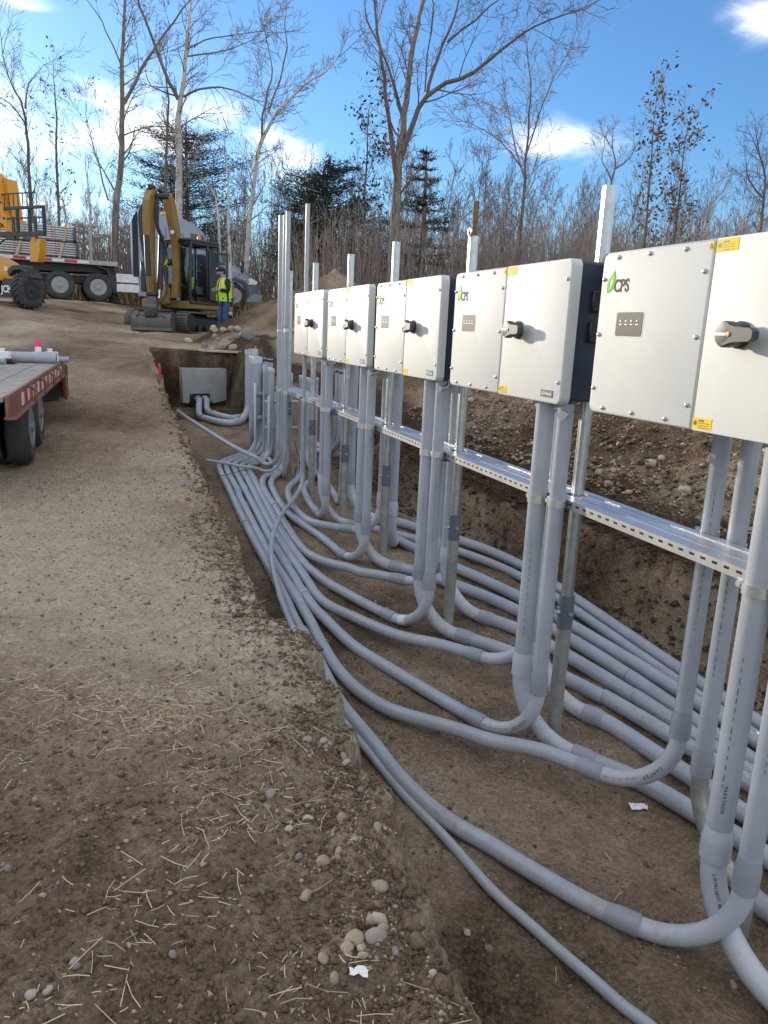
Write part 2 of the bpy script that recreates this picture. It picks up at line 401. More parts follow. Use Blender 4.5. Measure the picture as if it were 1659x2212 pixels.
M['pvcl'] = mat('pale_plastic_elbow', (0.45, 0.475, 0.515), 0.38, var=0.06, scale=5, dirt=0.12, dirtcol=(0.25, 0.22, 0.18), splash=(0.27, 0.215, 0.155))
M['galv'] = mat('galvanised_steel', (0.46, 0.48, 0.49), 0.36, 0.85, var=0.16, scale=18, bump=0.03, dirt=0.12, dirtcol=(0.27, 0.25, 0.22))
M['galvdull'] = mat('weathered_galvanised_steel', (0.36, 0.36, 0.335), 0.5, 0.55, var=0.22, scale=14, dirt=0.45, dirtcol=(0.25, 0.235, 0.20))
M['zincpaint'] = mat('cold_galvanising_paint', (0.115, 0.14, 0.17), 0.55, 0.2, var=0.1)
M['strut'] = mat('bright_strut_steel', (0.58, 0.59, 0.60), 0.38, 0.8, var=0.10, scale=9, bump=0.02)
M['rust'] = mat('rusty_iron', (0.20, 0.12, 0.07), 0.8, 0.2, var=0.4, scale=20, bump=0.2)
M['copper'] = mat('bare_copper_wire', (0.33, 0.17, 0.11), 0.45, 0.6, var=0.2)
M['concrete'] = mat('precast_concrete', (0.33, 0.335, 0.325), 0.85, var=0.13, scale=5, bump=0.15, bscale=60, dirt=0.25, dirtcol=(0.27, 0.26, 0.24))
M['black'] = mat('black_plastic', (0.018, 0.02, 0.024), 0.4, var=0.1)
M['blackpaint'] = mat('black_steel_paint', (0.022, 0.024, 0.028), 0.45, var=0.2, dirt=0.25, dirtcol=(0.13, 0.11, 0.09))
M['rubber'] = mat('tyre_rubber', (0.035, 0.036, 0.038), 0.75, var=0.25, dirt=0.45, dirtcol=(0.17, 0.145, 0.12), scale=5)
M['catyellow'] = mat('dusty_yellow_paint', (0.27, 0.155, 0.036), 0.55, var=0.18, dirt=0.5, dirtcol=(0.22, 0.16, 0.09), scale=3)
M['jcbyellow'] = mat('bright_yellow_paint', (0.62, 0.29, 0.02), 0.38, var=0.06, dirt=0.12, dirtcol=(0.4, 0.22, 0.06), scale=3)
M['mudsteel'] = mat('worn_muddy_steel', (0.13, 0.125, 0.115), 0.6, 0.35, var=0.3, dirt=0.6, dirtcol=(0.20, 0.165, 0.125), scale=4)
M['chrome'] = mat('polished_rod', (0.6, 0.6, 0.6), 0.15, 1.0, var=0.05)
M['alu'] = mat('aluminium_wheel', (0.30, 0.305, 0.31), 0.45, 0.5, var=0.08, dirt=0.2)
M['truck'] = mat('silver_blue_truck_paint', (0.20, 0.24, 0.31), 0.35, 0.25, var=0.06, scale=1.5, dirt=0.15, dirtcol=(0.3, 0.3, 0.3), coat=0.4)
M['truckdark'] = mat('dark_grey_fairing', (0.06, 0.07, 0.085), 0.5, var=0.1)
M['truckmatte'] = mat('shade_lifted_silver_blue_paint', (0.26, 0.30, 0.37), 0.95, var=0.08, spec=0.0)  # truck paint made matte, and lightened because the rear face stands in shade
M['matte'] = mat('matte_dark_wall', (0.045, 0.05, 0.058), 0.95, var=0.1, spec=0.0)
M['glass'] = glass('cab_glass', (0.55, 0.62, 0.66))
M['dglass'] = mat('tinted_window', (0.02, 0.025, 0.03), 0.08, var=0.1)
M['lamp'] = mat('lamp_lens', (0.7, 0.7, 0.72), 0.15, var=0.05)
M['amber'] = mat('amber_beacon', (0.75, 0.22, 0.03), 0.25)
M['redtape'] = mat('red_reflective_tape', (0.45, 0.03, 0.03), 0.4, dirt=0.2)
M['whitetape'] = mat('white_reflective_tape', (0.68, 0.68, 0.66), 0.4, dirt=0.15)
M['trailerred'] = mat('faded_red_brown_steel', (0.23, 0.085, 0.055), 0.65, 0.1, var=0.25, dirt=0.4, dirtcol=(0.25, 0.19, 0.13), scale=5)
M['deck'] = mat('worn_grey_deck_boards', (0.30, 0.28, 0.25), 0.85, var=0.3, scale=8, bump=0.2, dirt=0.3)
M['skin'] = mat('skin', (0.42, 0.25, 0.18), 0.55, var=0.08)
M['hoodie'] = mat('black_cloth', (0.014, 0.015, 0.018), 0.9, var=0.2, bump=0.2)
M['vest'] = mat('lime_safety_cloth', (0.50, 0.78, 0.05), 0.8, var=0.08)
M['pink'] = mat('pink_stripe_cloth', (0.75, 0.32, 0.24), 0.7)
M['jeans'] = mat('blue_denim', (0.045, 0.085, 0.19), 0.9, var=0.25, bump=0.2, scale=12)
M['glove'] = mat('grey_glove', (0.26, 0.28, 0.30), 0.85)
M['boot'] = mat('brown_boot', (0.10, 0.065, 0.04), 0.8)
M['pinkcap'] = mat('fluorescent_pink_plastic', (0.9, 0.04, 0.16), 0.4)
M['redpaint'] = mat('faded_red_paint', (0.55, 0.03, 0.04), 0.5, var=0.1)
M['fadedink'] = mat('faded_pipe_print', (0.11, 0.115, 0.13), 0.6)
M['paper'] = mat('white_paper', (0.78, 0.78, 0.77), 0.8, var=0.05)
M['strap'] = mat('tan_ratchet_strap', (0.42, 0.34, 0.19), 0.85, var=0.15)
M['redband'] = mat('red_banding', (0.55, 0.05, 0.05), 0.5)
M['wood'] = mat('raw_plank', (0.45, 0.36, 0.25), 0.85, var=0.2)

def soil_material(name, c_dark, c_mid, c_light, attr=False, sc=1.0, bump=0.9):
    m = bpy.data.materials.new(name); m.use_nodes = True; t = NT(m.node_tree); t.n.clear()
    out = t.add('ShaderNodeOutputMaterial'); p = t.add('ShaderNodeBsdfPrincipled', {'Roughness': 0.95, 'Specular IOR Level': 0.15}); t.l.new(p.outputs[0], out.inputs[0])
    co = t.add('ShaderNodeTexCoord').outputs['Object']
    big = t.add('ShaderNodeTexNoise', {'Vector': co, 'Scale': 0.55*sc, 'Detail': 5.0, 'Roughness': 0.6, 'Distortion': 0.4}).outputs['Fac']
    mid = t.add('ShaderNodeTexNoise', {'Vector': co, 'Scale': 6.0*sc, 'Detail': 8.0, 'Roughness': 0.7}).outputs['Fac']
    fin = t.add('ShaderNodeTexNoise', {'Vector': co, 'Scale': 60.0*sc, 'Detail': 6.0, 'Roughness': 0.75}).outputs['Fac']
    vor = t.add('ShaderNodeTexVoronoi', {'Vector': co, 'Scale': 42.0*sc, 'Randomness': 1.0})
    k = t.math('ADD', t.math('MULTIPLY', big, 0.40), t.math('ADD', t.math('MULTIPLY', mid, 0.42), t.math('MULTIPLY', fin, 0.62)))
    k = t.math('SUBTRACT', k, 0.155)
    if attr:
        at_ = t.add('ShaderNodeAttribute', attribute_name='dryness_and_shade', attribute_type='GEOMETRY').outputs['Fac']
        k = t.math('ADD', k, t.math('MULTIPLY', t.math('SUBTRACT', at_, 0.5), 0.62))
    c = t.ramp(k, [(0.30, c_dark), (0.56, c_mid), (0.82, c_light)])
    # packed pebbles and crumbs: each its own tone, in patches
    cell = t.add('ShaderNodeTexVoronoi', {'Vector': t.add('ShaderNodeVectorMath', {0: co, 1: t.add('ShaderNodeVectorMath', {0: t.add('ShaderNodeTexNoise', {'Vector': co, 'Scale': 30.0*sc}).outputs['Color'], 1: (0.03, 0.03, 0.03)}, operation='MULTIPLY').outputs[0]}, operation='ADD').outputs[0], 'Scale': 55.0*sc, 'Randomness': 1.0})
    tone = t.add('ShaderNodeSeparateColor', {0: cell.outputs['Color']}).outputs[1]
    grav = t.add('ShaderNodeMapRange', {'Value': t.math('ADD', t.math('MULTIPLY', big, 0.5), t.math('MULTIPLY', mid, 0.6)), 'From Min': 0.45, 'From Max': 0.68}).outputs[0]
    tv = t.add('ShaderNodeMapRange', {'Value': tone, 'To Min': 0.58, 'To Max': 1.42}).outputs[0]
    tcol = t.add('ShaderNodeVectorMath', {0: c}, operation='SCALE'); t.l.new(tv, tcol.inputs['Scale'])
    c = t.mix(t.math('MULTIPLY', grav, 0.75), c, tcol.outputs[0])
    # scattered pale grit
    peb = t.add('ShaderNodeTexVoronoi', {'Vector': co, 'Scale': 75.0*sc, 'Randomness': 1.0})
    sel = t.math('MULTIPLY', t.math('GREATER_THAN', t.add('ShaderNodeSeparateColor', {0: peb.outputs['Color']}).outputs[0], 0.86), t.math('LESS_THAN', peb.outputs['Distance'], 0.26))
    c = t.mix(t.math('MULTIPLY', sel, 0.28), c, c_light)
    t.l.new(c, p.inputs['Base Color'])
    h = t.math('ADD', t.math('MULTIPLY', mid, 0.9), t.math('ADD', t.math('MULTIPLY', fin, 0.35), t.math('MULTIPLY', vor.outputs['Distance'], -0.22)))
    h = t.math('ADD', h, t.math('MULTIPLY', sel, 0.12)); h = t.math('ADD', h, t.math('MULTIPLY', t.math('MULTIPLY', cell.outputs['Distance'], grav), -0.35))
    bp = t.add('ShaderNodeBump', {'Height': h, 'Strength': bump, 'Distance': 0.07}); t.l.new(bp.outputs[0], p.inputs['Normal'])
    return m
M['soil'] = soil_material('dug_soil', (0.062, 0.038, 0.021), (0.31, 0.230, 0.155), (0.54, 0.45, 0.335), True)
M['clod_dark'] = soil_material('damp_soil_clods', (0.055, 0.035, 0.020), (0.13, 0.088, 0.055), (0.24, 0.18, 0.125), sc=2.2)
M['clod_mid'] = soil_material('moist_soil_clods', (0.13, 0.086, 0.052), (0.275, 0.198, 0.130), (0.42, 0.335, 0.24), sc=2.2)
M['clod'] = soil_material('soil_clods', (0.15, 0.10, 0.062), (0.33, 0.245, 0.165), (0.52, 0.425, 0.315), sc=2.2)
def stone_mat(name, c):
    return mat(name, c, 0.85, var=0.22, scale=14, bump=0.35, bscale=40, spec=0.15, dirt=0.35, dirtcol=(0.20, 0.15, 0.10))
M['st1'] = stone_mat('grey_stone', (0.30, 0.27, 0.235)); M['st2'] = stone_mat('tan_stone', (0.36, 0.29, 0.21)); M['st3'] = stone_mat('slate_stone', (0.235, 0.22, 0.20)); M['st4'] = stone_mat('pale_stone', (0.42, 0.38, 0.32))
M['straw'] = mat('dry_straw', (0.56, 0.47, 0.30), 0.8, var=0.25, scale=3)
# ------------------------------------------------------------------ the ground: one sheet with the trench cut into it
def spaced(segs):
    out = []
    for x0, x1, n, e in segs:
        t = np.linspace(0, 1, n, endpoint=False)
        out.append(x0 + (x1-x0)*(t**e if e > 0 else 1-(1-t)**(-e)))
    return np.concatenate(out + [[segs[-1][1]]])
def build_ground():
    A = [14.0, 11.0]; d = -1.2; A = [16, 13, 11.5, 10.5, 9.8]
    x = 9.4
    while x > -230:
        A.append(x); dist = max(1.3, abs(8.19-x)); st = 0.0125*dist
        if abs(x - TR_END) < 0.35: st = min(st, 0.035)
        x -= max(0.016, st)
    A = np.array(A)
    left = spaced([(0.0, 0.22, 14, 1.2), (0.22, 2.6, 110, 1.0), (2.6, 9.0, 90, 1.3), (9.0, 60.0, 70, 1.8), (60, 260, 12, 1.5)])      # outwards from the left edge
    inner = spaced([(0, 0.06, 12, 1.0), (0.06, 1.0, 60, 1.0)])                                                                       # 0 left edge .. 1 right edge
    right = spaced([(0.0, 0.5, 34, 1.0), (0.5, 5.0, 96, 1.0), (5.0, 16, 50, 1.4), (16.0, 80.0, 50, 1.7), (80, 260, 12, 1.5)])
    el = edge_left(A)[:, None]; er = edge_right(A)[:, None]
    # far from the trench the offsets fade out
    f = lambda q: np.exp(-q/3.0)[None, :]
    e0, e1 = 1.08, -1.6
    BL = e0 + left[None, :] + (el-e0)*f(left) + 0.02
    BI = el + 0.02 + (er-el)*inner[None, 1:-1] - 0.0
    BR = e1 - right[None, :] + (er-e1)*f(right)
    B = np.concatenate([BL[:, ::-1], BI, BR], axis=1)
    AA = np.repeat(A[:, None], B.shape[1], axis=1)
    Z = ground(AA, B)
    X = O0[0] - RV[0]*AA + NV[0]*B; Y = O0[1] - RV[1]*AA + NV[1]*B
    n, m = AA.shape
    V = np.stack([X, Y, Z+ZS], -1).reshape(-1, 3)
    i = np.arange(n*m).reshape(n, m)
    F = np.stack([i[:-1, :-1], i[:-1, 1:], i[1:, 1:], i[1:, :-1]], -1).reshape(-1, 4)
    me = bpy.data.meshes.new('ground')
    me.vertices.add(len(V)); me.vertices.foreach_set('co', V.ravel())
    me.loops.add(F.size); me.loops.foreach_set('vertex_index', F.ravel().astype(np.int32))
    me.polygons.add(len(F)); me.polygons.foreach_set('loop_start', np.arange(0, F.size, 4, dtype=np.int32))
    me.update(calc_edges=True)
    me.polygons.foreach_set('use_smooth', np.ones(len(F), bool))
    # how dry and pale the soil is: damp near the camera, on cut faces and in the trench, dusty on the worn track; plus painted shade on cut wall, pit and mound
    el2, er2 = edge_left(AA), edge_right(AA)
    dr = 0.68 + 0.55*fbm(X*0.5, Y*0.5, 4, 201)
    dr = dr - 0.30*sstep(3.3, 1.9, Y + 0.5*fbm(X*0.9, Y*0.9, 3, 205))*(B > el2-0.1)
    dr = dr + 0.10*np.exp(-((Y-5.2)/2.2)**2)*(B > el2)
    dr = dr - 0.16*sstep(9, 13, Y)
    dr = np.where((B < el2-0.03) & (B > er2) & (AA > TR_END), 0.36 + 0.35*fbm(AA*0.9, B*0.9, 4, 211), dr)
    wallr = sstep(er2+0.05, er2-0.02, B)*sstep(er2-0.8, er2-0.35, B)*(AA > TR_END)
    dr = dr - 0.9*wallr  # damp right wall darkened further in colour, so the sunlit face looks unlit
    dr = dr - 0.36*(B < er2-0.5)*(AA > -6)
    wl = sstep(el2+0.03, el2-0.02, B)*sstep(el2-0.30, el2-0.16, B)*sstep(5.3, 6.0, AA); dr = dr*(1-wl) + wl*(0.62 + 0.4*fbm(AA*6, B*6, 3, 221))
    pit = (AA > -8.0)*sstep(-5.0, -5.8, AA)*(B < el2+0.04)*(B > er2-0.45); dr = np.where(pit > 0.3, 0.12 + 0.2*fbm(AA*3, B*3, 3, 223), dr)  # shade of the deep vault pit put into the soil colour
    dr = dr - 0.40*np.clip(1.6 - np.hypot((X+1.35)/3.4, (Y-18.6)/4.0)*1.6, 0, 1)  # shade over the mound painted in as darker soil
    att = me.attributes.new('dryness_and_shade', 'FLOAT', 'POINT'); att.data.foreach_set('value', np.clip(dr, 0, 1).ravel().astype(np.float32))
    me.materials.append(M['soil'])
    ob = bpy.data.objects.new('ground', me); COL.objects.link(ob); ob['kind'] = 'structure'; ob['label'] = 'bare brown construction soil with an open trench dug along the equipment row'
    from mathutils.bvhtree import BVHTree
    return BVHTree.FromPolygons(V.tolist(), F.tolist())
GROUND_BVH = build_ground()

# ------------------------------------------------------------------ inverters
random.seed(4); np.random.seed(4)
IW, IH, IS = 1.193, 0.616, 0.6087
IA = [0.0, 1.343, 2.698, 4.082, 5.487]; IZ = [0.363, 0.354, 0.349, 0.344, 0.344]
def round_rect(x0, x1, z0, z1, rad, corners=(1, 1, 1, 1), n=6):
    """outline in (x, z), corners in order lower left, lower right, upper right, upper left"""
    out = []
    for (cx, cz, a0), on in zip(((x0, z0, 180), (x1, z0, 270), (x1, z1, 0), (x0, z1, 90)), corners):
        if not on: out.append((cx, cz)); continue
        ox = cx + (rad if cx == x0 else -rad); oz = cz + (rad if cz == z0 else -rad)
        out += [(ox + rad*math.cos(math.radians(a0+90*k/n)), oz + rad*math.sin(math.radians(a0+90*k/n))) for k in range(n+1)]
    return out
def shell(mb, outline, y0, y1, bev):
    """plate with a softened front edge; front at y0 (towards the viewer), back at y1"""
    n = len(outline); cx = sum(p[0] for p in outline)/n; cz = sum(p[1] for p in outline)/n
    def inset(d):
        r = []
        for i in range(n):
            a = np.array(outline[i-1]); b = np.array(outline[i]); c = np.array(outline[(i+1) % n])
            t1 = (b-a)/max(np.linalg.norm(b-a), 1e-9); t2 = (c-b)/max(np.linalg.norm(c-b), 1e-9)
            n1 = np.array([-t1[1], t1[0]]); n2 = np.array([-t2[1], t2[0]]); m = n1+n2; m = m/max(m @ m, 1e-6)*2*0.5*2
            m = (n1+n2)/max(1e-6, 1+n1 @ n2)
            r.append(b+m*d)
        return r
    rings = [(inset(bev), y0), (inset(bev*0.3), y0+bev*0.3), (outline, y0+bev), (outline, y1)]
    vs = []; fs = []
    for ring, y in rings: vs += [(p[0], y, p[1]) for p in ring]
    for k in range(3):
        for i in range(n): fs.append((k*n+i, k*n+(i+1) % n, (k+1)*n+(i+1) % n, (k+1)*n+i))
    fs.append(tuple(range(n))[::-1]); fs.append(tuple(3*n+i for i in range(n)))
    fs = [f[::-1] for f in fs]
    mb.add(vs, fs)
def leaf_poly(n=14):
    up = []; lo = []
    for k in range(n+1):
        t = k/n; wv = 0.030*math.sin(math.pi*t**0.8)*(1-0.25*t)
        x = 0.006 + 0.030*t + 0.010*math.sin(t*2.4); z = -0.152 + 0.083*t
        up.append((x-wv*0.75, z+wv*0.35)); lo.append((x+wv*0.9, z-wv*0.25))
    return lo + up[::-1][1:-1]
def make_inverter():
    r = thing('inverter', 'x', 'inverter')
    # doors
    lo = round_rect(0, IS-0.003, -IH, 0, 0.034, (1, 0, 0, 1)); ro = round_rect(IS+0.003, IW, -IH, 0, 0.034, (0, 1, 1, 0))
    a = MB(); shell(a, lo, 0, 0.05, 0.008); ld = a.build('cover_panel', M['white'], r, 50)
    a = MB(); shell(a, ro, 0, 0.05, 0.008); rd = a.build('cover_panel', M['white'], r, 50)
    MB().box((IW/2-0.005, 0.155, -IH/2+0.004), (IW-0.03, 0.208, IH-0.02), bev=0.012).build('housing', M['navy'], r)
    MB().box((1.21, 0.30, -0.03), (0.26, 0.14, 0.14), bev=0.006).build('mounting_bracket', M['matte'], r)
    a = MB()
    for k in range(26): a.box((0.06+k*0.043, 0.285, -0.30), (0.006, 0.05, 0.46))
    a.build('cooling_fins', M['navy'], r)
    a = MB()
    for z in (-0.17, -0.30): a.box((IW-0.012, 0.17, z), (0.018, 0.10, 0.09), bev=0.006)
    a.build('side_vent', M['black'], r)
    b0 = MB().lathe([(0.0088, 0.0), (0.0088, 0.002), (0.0064, 0.004), (0.0060, 0.0075), (0.003, 0.009)], (0, 0, 0), (0, -1, 0), 10).build('bolt', M['galv'], r)
    spots = [(0.022, -0.10), (0.022, -0.31), (0.022, -0.52), (0.10, -0.022), (0.285, -0.022), (0.475, -0.022), (0.10, -0.594), (0.285, -0.594), (0.475, -0.594),
             (0.578, -0.10), (0.578, -0.31), (0.578, -0.535), (1.168, -0.085), (1.168, -0.52)]
    for k, (x, z) in enumerate(spots):
        o = b0 if k == 0 else b0.copy()
        if k: COL.objects.link(o); o.parent = r
        o.location = (x, -0.0005, z)
    lf = MB(); pts = [(0.042+p[0], p[1]) for p in leaf_poly()]
    lf.prism(pts, (0, -0.0002, 0), (1, 0, 0), (0, 0, 1), 0.0012)
    lo_ = lf.build('logo', M['green'], r, 0)
    bp = [(0.0585, -0.147), (0.068, -0.118), (0.0615, -0.121), (0.083, -0.083), (0.0745, -0.108), (0.0815, -0.106)]
    MB().prism(bp, (0, -0.0016, 0), (1, 0, 0), (0, 0, 1), 0.0005).build('lightning_bolt', M['stripe'], lo_, 0)
    MT = lambda x, y, z: Matrix.Translation((x, y, z)) @ Matrix.Rotation(math.pi/2, 4, 'X')
    text_part('CPS', 0.066, MT(0.087, -0.0010, -0.149) @ Matrix.Scale(0.86, 4, (1, 0, 0)), M['letter'], r, bold=0.0016)
    dp = MB().prism(round_rect(0.128, 0.288, -0.314, -0.226, 0.010), (0, -0.0002, 0), (1, 0, 0), (0, 0, 1), 0.0014).build('display_window', M['panelgrey'], r)
    a = MB()
    fr = round_rect(0.122, 0.294, -0.320, -0.220, 0.014)
    a.prism(fr, (0, 0.0010, 0), (1, 0, 0), (0, 0, 1), 0.0016); a.build('display_bezel', M['white'], r)
    a = MB(); b = MB()
    for k in range(4):
        a.lathe([(0.0048, 0), (0.0035, 0.002)], (0.156+0.033*k, -0.0016, -0.258), (0, -1, 0), 10)
        b.box((0.156+0.033*k, -0.0020, -0.2705), (0.015, 0.0006, 0.0035))
    a.build('status_light', M['stripe'], dp); b.build('lettering', M['stripe'], dp)
    kx, kz = 0.775, -0.300
    kn = MB().lathe([(0.042, 0.0), (0.042, 0.010), (0.036, 0.013), (0.033, 0.04)], (kx, 0, kz), (0, -1, 0), 28).build('rotary_switch', M['knob'], r)
    g = MB(); g.lathe([(0.033, 0.036), (0.040, 0.041), (0.040, 0.064), (0.036, 0.070), (0.016, 0.072)], (kx, 0, kz), (0, -1, 0), 28)
    g.prism([(0.0, 0.034), (0.045, 0.022), (0.105, 0.019), (0.116, 0.010), (0.116, -0.010), (0.105, -0.019), (0.045, -0.022), (0, -0.034)], (kx, -0.044, kz), (1, 0, 0), (0, 0, 1), 0.027)
    g.build('handle', M['knob'], kn, 30)
    MB().box((kx-0.010, -0.0725, kz), (0.046, 0.002, 0.008)).build('indicator_mark', M['stripe'], kn)
    MB().lathe([(0.0075, 0), (0.0075, 0.002), (0.005, 0.003)], (kx+0.023, -0.0718, kz), (0, -1, 0), 14).build('orange_dot', M['orange'], kn)
    def sticker(x0, x1, z0, z1, warn):
        s = MB().box(((x0+x1)/2, -0.0006, (z0+z1)/2), (x1-x0, 0.0010, z1-z0)).build('warning_label', M['yellow'], r, 0)
        p = MB(); h = z1-z0
        if warn:
            xm = (x0+x1)/2
            for u, v_ in (((x0+.003, z0+.004), (xm, z1-.004)), ((xm, z1-.004), (x1-.003, z0+.004)), ((x1-.003, z0+.004), (x0+.003, z0+.004))):
                p.bar((u[0], -0.0014, u[1]), (v_[0], -0.0014, v_[1]), 0.0006, 0.0018, up=(0, -1, 0))
            p.box((xm, -0.0014, (z0+z1)/2-0.003), (0.004, 0.0006, 0.010))
        else:
            p.lathe([(0.0085, 0), (0.0085, 0.0004)], (x0+0.013, -0.0012, (z0+z1)/2), (0, -1, 0), 12)
            for k in range(4): p.box((x0+0.052+(0 if k else -0.012), -0.0014, z1-0.009-k*h*0.21), (0.052 if k else 0.025, 0.0006, 0.0022 if k else 0.006))
        p.build('print', M['ink'], s, 0)
    sticker(0.5845, 0.6035, -0.034, -0.010, True); sticker(0.618, 0.712, -0.044, -0.006, False); sticker(0.616, 0.704, -0.607, -0.570, False)
    pl = MB().box((1.082, -0.0012, -0.574), (0.105, 0.0022, 0.032), bev=0.001).build('name_plate', M['black'], r)
    text_part('SCH Series', 0.0185, MT(1.0395, -0.0026, -0.580), M['stripe'], pl)
    a = MB(); a.tube(catmull([(IW-0.11, 0.12, -IH+0.01), (IW-0.09, 0.11, -IH-0.035), (IW-0.045, 0.06, -IH-0.045), (IW-0.02, 0.035, -IH-0.045)], 0.012), 0.013, 10)
    a.cyl((IW-0.035, 0.05, -IH-0.045), (IW-0.012, 0.028, -IH-0.045), 0.021, 14); a.build('grounding_fitting', M['galv'], r)
    a = MB(); a.cyl((IW-0.32+0.0, 0.12, -IH+0.012), (IW-0.32, 0.12, -IH-0.035), 0.047, 16); a.cyl((IW-0.15, 0.12, -IH+0.012), (IW-0.15, 0.12, -IH-0.03), 0.042, 16); a.build('conduit_hub', M['pvcd'], r)
    a = MB()
    for z in (-0.10, -0.47): a.box((IW/2, 0.325, z), (IW+0.06, 0.041, 0.041))
    a.build('mounting_strut', M['strut'], r)
    return r
inv0 = make_inverter()
INV_L = ['white inverter farthest away, beside the three tall grey conduits', 'small white inverter second farthest away, between the farthest and the middle one',
         'white inverter in the middle of the row of five', 'white inverter second nearest, with its whole front and dark right side in view', 'nearest and largest white inverter, cut off by the right edge of the photo']
invs = []
for i in range(5):
    o = inv0 if i == 0 else copy_thing(inv0)
    p = W(IA[i], 0, IZ[i]); o.location = p; o.rotation_euler = (0, 0, ROWROT + random.uniform(-0.006, 0.006)); o['label'] = INV_L[i]; o['group'] = 'white inverters on the steel rack'
    invs.append(o)
bpy.context.view_layer.update()

def L3(a, b, z): return np.array(W(a, b, z))
EX = np.array([RV[0]*-1, RV[1]*-1, 0]); EY = -NV; EZ = np.array([0, 0, 1.])    # row axes in the world: along, behind, up
ROWM = np.array([EX, EY, EZ]).T
# ------------------------------------------------------------------ steel posts
POSTS = [(-1.45, 0.69), (-0.19, 0.70), (1.12, 0.69), (2.33, 0.69), (3.71, 0.60), (5.08, 0.68), (6.385, 0.70)]
PB = -0.27
PL = ['steel post left of the farthest inverter, behind the three tall conduits', 'steel post standing behind the farthest inverter, its top over the dug mound', 'steel post behind the gap of the two farthest inverters',
      'steel post behind the second farthest inverter, in front of the tall tree trunk', 'steel post with a rusty shackle on top, behind the second nearest inverter', 'thick steel post between the two nearest inverters, its top against the sky', 'steel post at the right edge of the photo, below the nearest inverter']
for i, ((a, zt), lb) in enumerate(zip(POSTS, PL)):
    base = L3(a, PB, zfloor(a)); r = thing('steel_post', lb, 'post', base, 'galvanised posts carrying the inverters')
    rl, ru = (0.037, 0.029)
    zc = zfloor(a) + 0.86 - 0.03*(i % 3)
    MB().cyl(L3(a, PB, zfloor(a)-0.3), L3(a, PB, zc), rl, 20).build('driven_pile', M['galvdull'], r)
    a_ = MB(); a_.tube([L3(a, PB, zc-0.17), L3(a, PB, zc-0.02), L3(a, PB, zc+0.003)], [rl+0.0018, rl+0.002, rl+0.001], 20); a_.build('painted_collar', M['zincpaint'], r)
    # upper section: slotted tube with a lengthwise rib
    u = MB(); u.cyl(L3(a, PB, zc-0.03), L3(a, PB, zt), ru, 20)
    for k in (-1, 1):
        c0 = L3(a+0.010*k, PB+ru*0.93, zc); c1 = L3(a+0.010*k, PB+ru*0.93, zt-0.002); u.bar(c0, c1, 0.005, 0.006, up=tuple(NV))
    u.build('post_tube', M['galv'], r)
    bo = MB()
    for dx, dy in ((1, 0), (-1, 0), (0, 1)):
        d = dx*EX - dy*EY
        c = L3(a, PB, zc-0.085) + d*rl
        bo.cyl(c-d*0.004, c+d*0.014, 0.0125, 6); bo.cyl(c+d*0.012, c+d*0.026, 0.006, 8)
    bo.build('bolt', M['galv'], r)
    if i == 4:
        s = MB(); s.lathe([(0.02, 0), (0.022, 0.01), (0.016, 0.06), (0.019, 0.08), (0.020, 0.20)], L3(a, PB, zt), n=12); s.build('rusty_spike', M['rust'], r)
        tor = MB(); cc = L3(a, PB, zt+0.02)
        tor.tube([cc + 0.022*(math.cos(t)*EX + math.sin(t)*EZ) - EY*0.028 for t in np.linspace(0, 2*math.pi, 15)], 0.008, 8); tor.build('shackle', M['galv'], r)

# ------------------------------------------------------------------ strut shelf that the conduits are clamped to
rail = thing('strut_rail', 'long shelf of bright slotted strut channels running under all inverters', 'rail', L3(2.5, -0.2, -0.74))
ZR = -0.715
def channel(a0, a1, b, z, front=False):
    m = MB(); t = 0.0025; hw = 0.0205
    P = lambda a, bb, zz: L3(a, bb, zz)
    def plate(b0, b1, z0, z1):
        m.add([P(a, bb, zz) for a in (a0, a1) for bb in (b0, b1) for zz in (z0, z1)], [(0, 1, 3, 2), (4, 6, 7, 5), (0, 4, 5, 1), (2, 3, 7, 6), (0, 2, 6, 4), (1, 5, 7, 3)])
    plate(b-hw, b+hw, z-t, z); plate(b+hw-t, b+hw, z-0.041, z-t); plate(b-hw, b-hw+t, z-0.041, z-t)
    plate(b+0.010, b+hw-t, z-0.041, z-0.041+t); plate(b-hw+t, b-0.010, z-0.041, z-0.041+t)
    return m
cuts = [(-1.55, 0.35), (0.355, 1.15), (1.16, 2.45), (2.46, 3.77), (3.78, 5.16), (5.17, 8.6)]
for k, bb in enumerate((-0.155, -0.200, -0.335)):
    ends = [-1.6 - 0.05*k, 0.9+0.3*k, 3.75+0.2*k, 9.0]
    for e0, e1 in zip(ends[:-1], ends[1:]):
        z = ZR - 0.004*(k % 2)
        channel(e0, e1-0.006, bb, z).build('strut_channel', M['strut'], rail, 30)
for k in range(6):
    a0, a1 = (POSTS[k][0]+0.045, POSTS[k+1][0]-0.045)
    for bb in (-0.245, -0.290): channel(a0, a1, bb, ZR-0.003).build('strut_channel', M['strut'], rail, 30)
sl_ = MB()
for k in range(170):
    a = -1.5 + k*0.0575
    sl_.box(L3(a, -0.155+0.0209, ZR-0.017), (0.024, 0.0012, 0.010), ROWM)
sl_.build('slot_openings', M['black'], rail, 0)['kind'] = 'stuff'
for i, (a, zt) in enumerate(POSTS):
    bk = MB()
    bk.box(L3(a+0.055, -0.155+0.030, ZR-0.028), (0.055, 0.016, 0.050), ROWM, 0.003); bk.box(L3(a+0.055, -0.14, ZR-0.056), (0.06, 0.06, 0.006), ROWM)
    bk.cyl(L3(a+0.060, -0.155+0.036, ZR-0.020), L3(a+0.060, -0.155+0.052, ZR-0.020), 0.010, 6)
    bk.build('bracket', M['zincpaint'], rail)

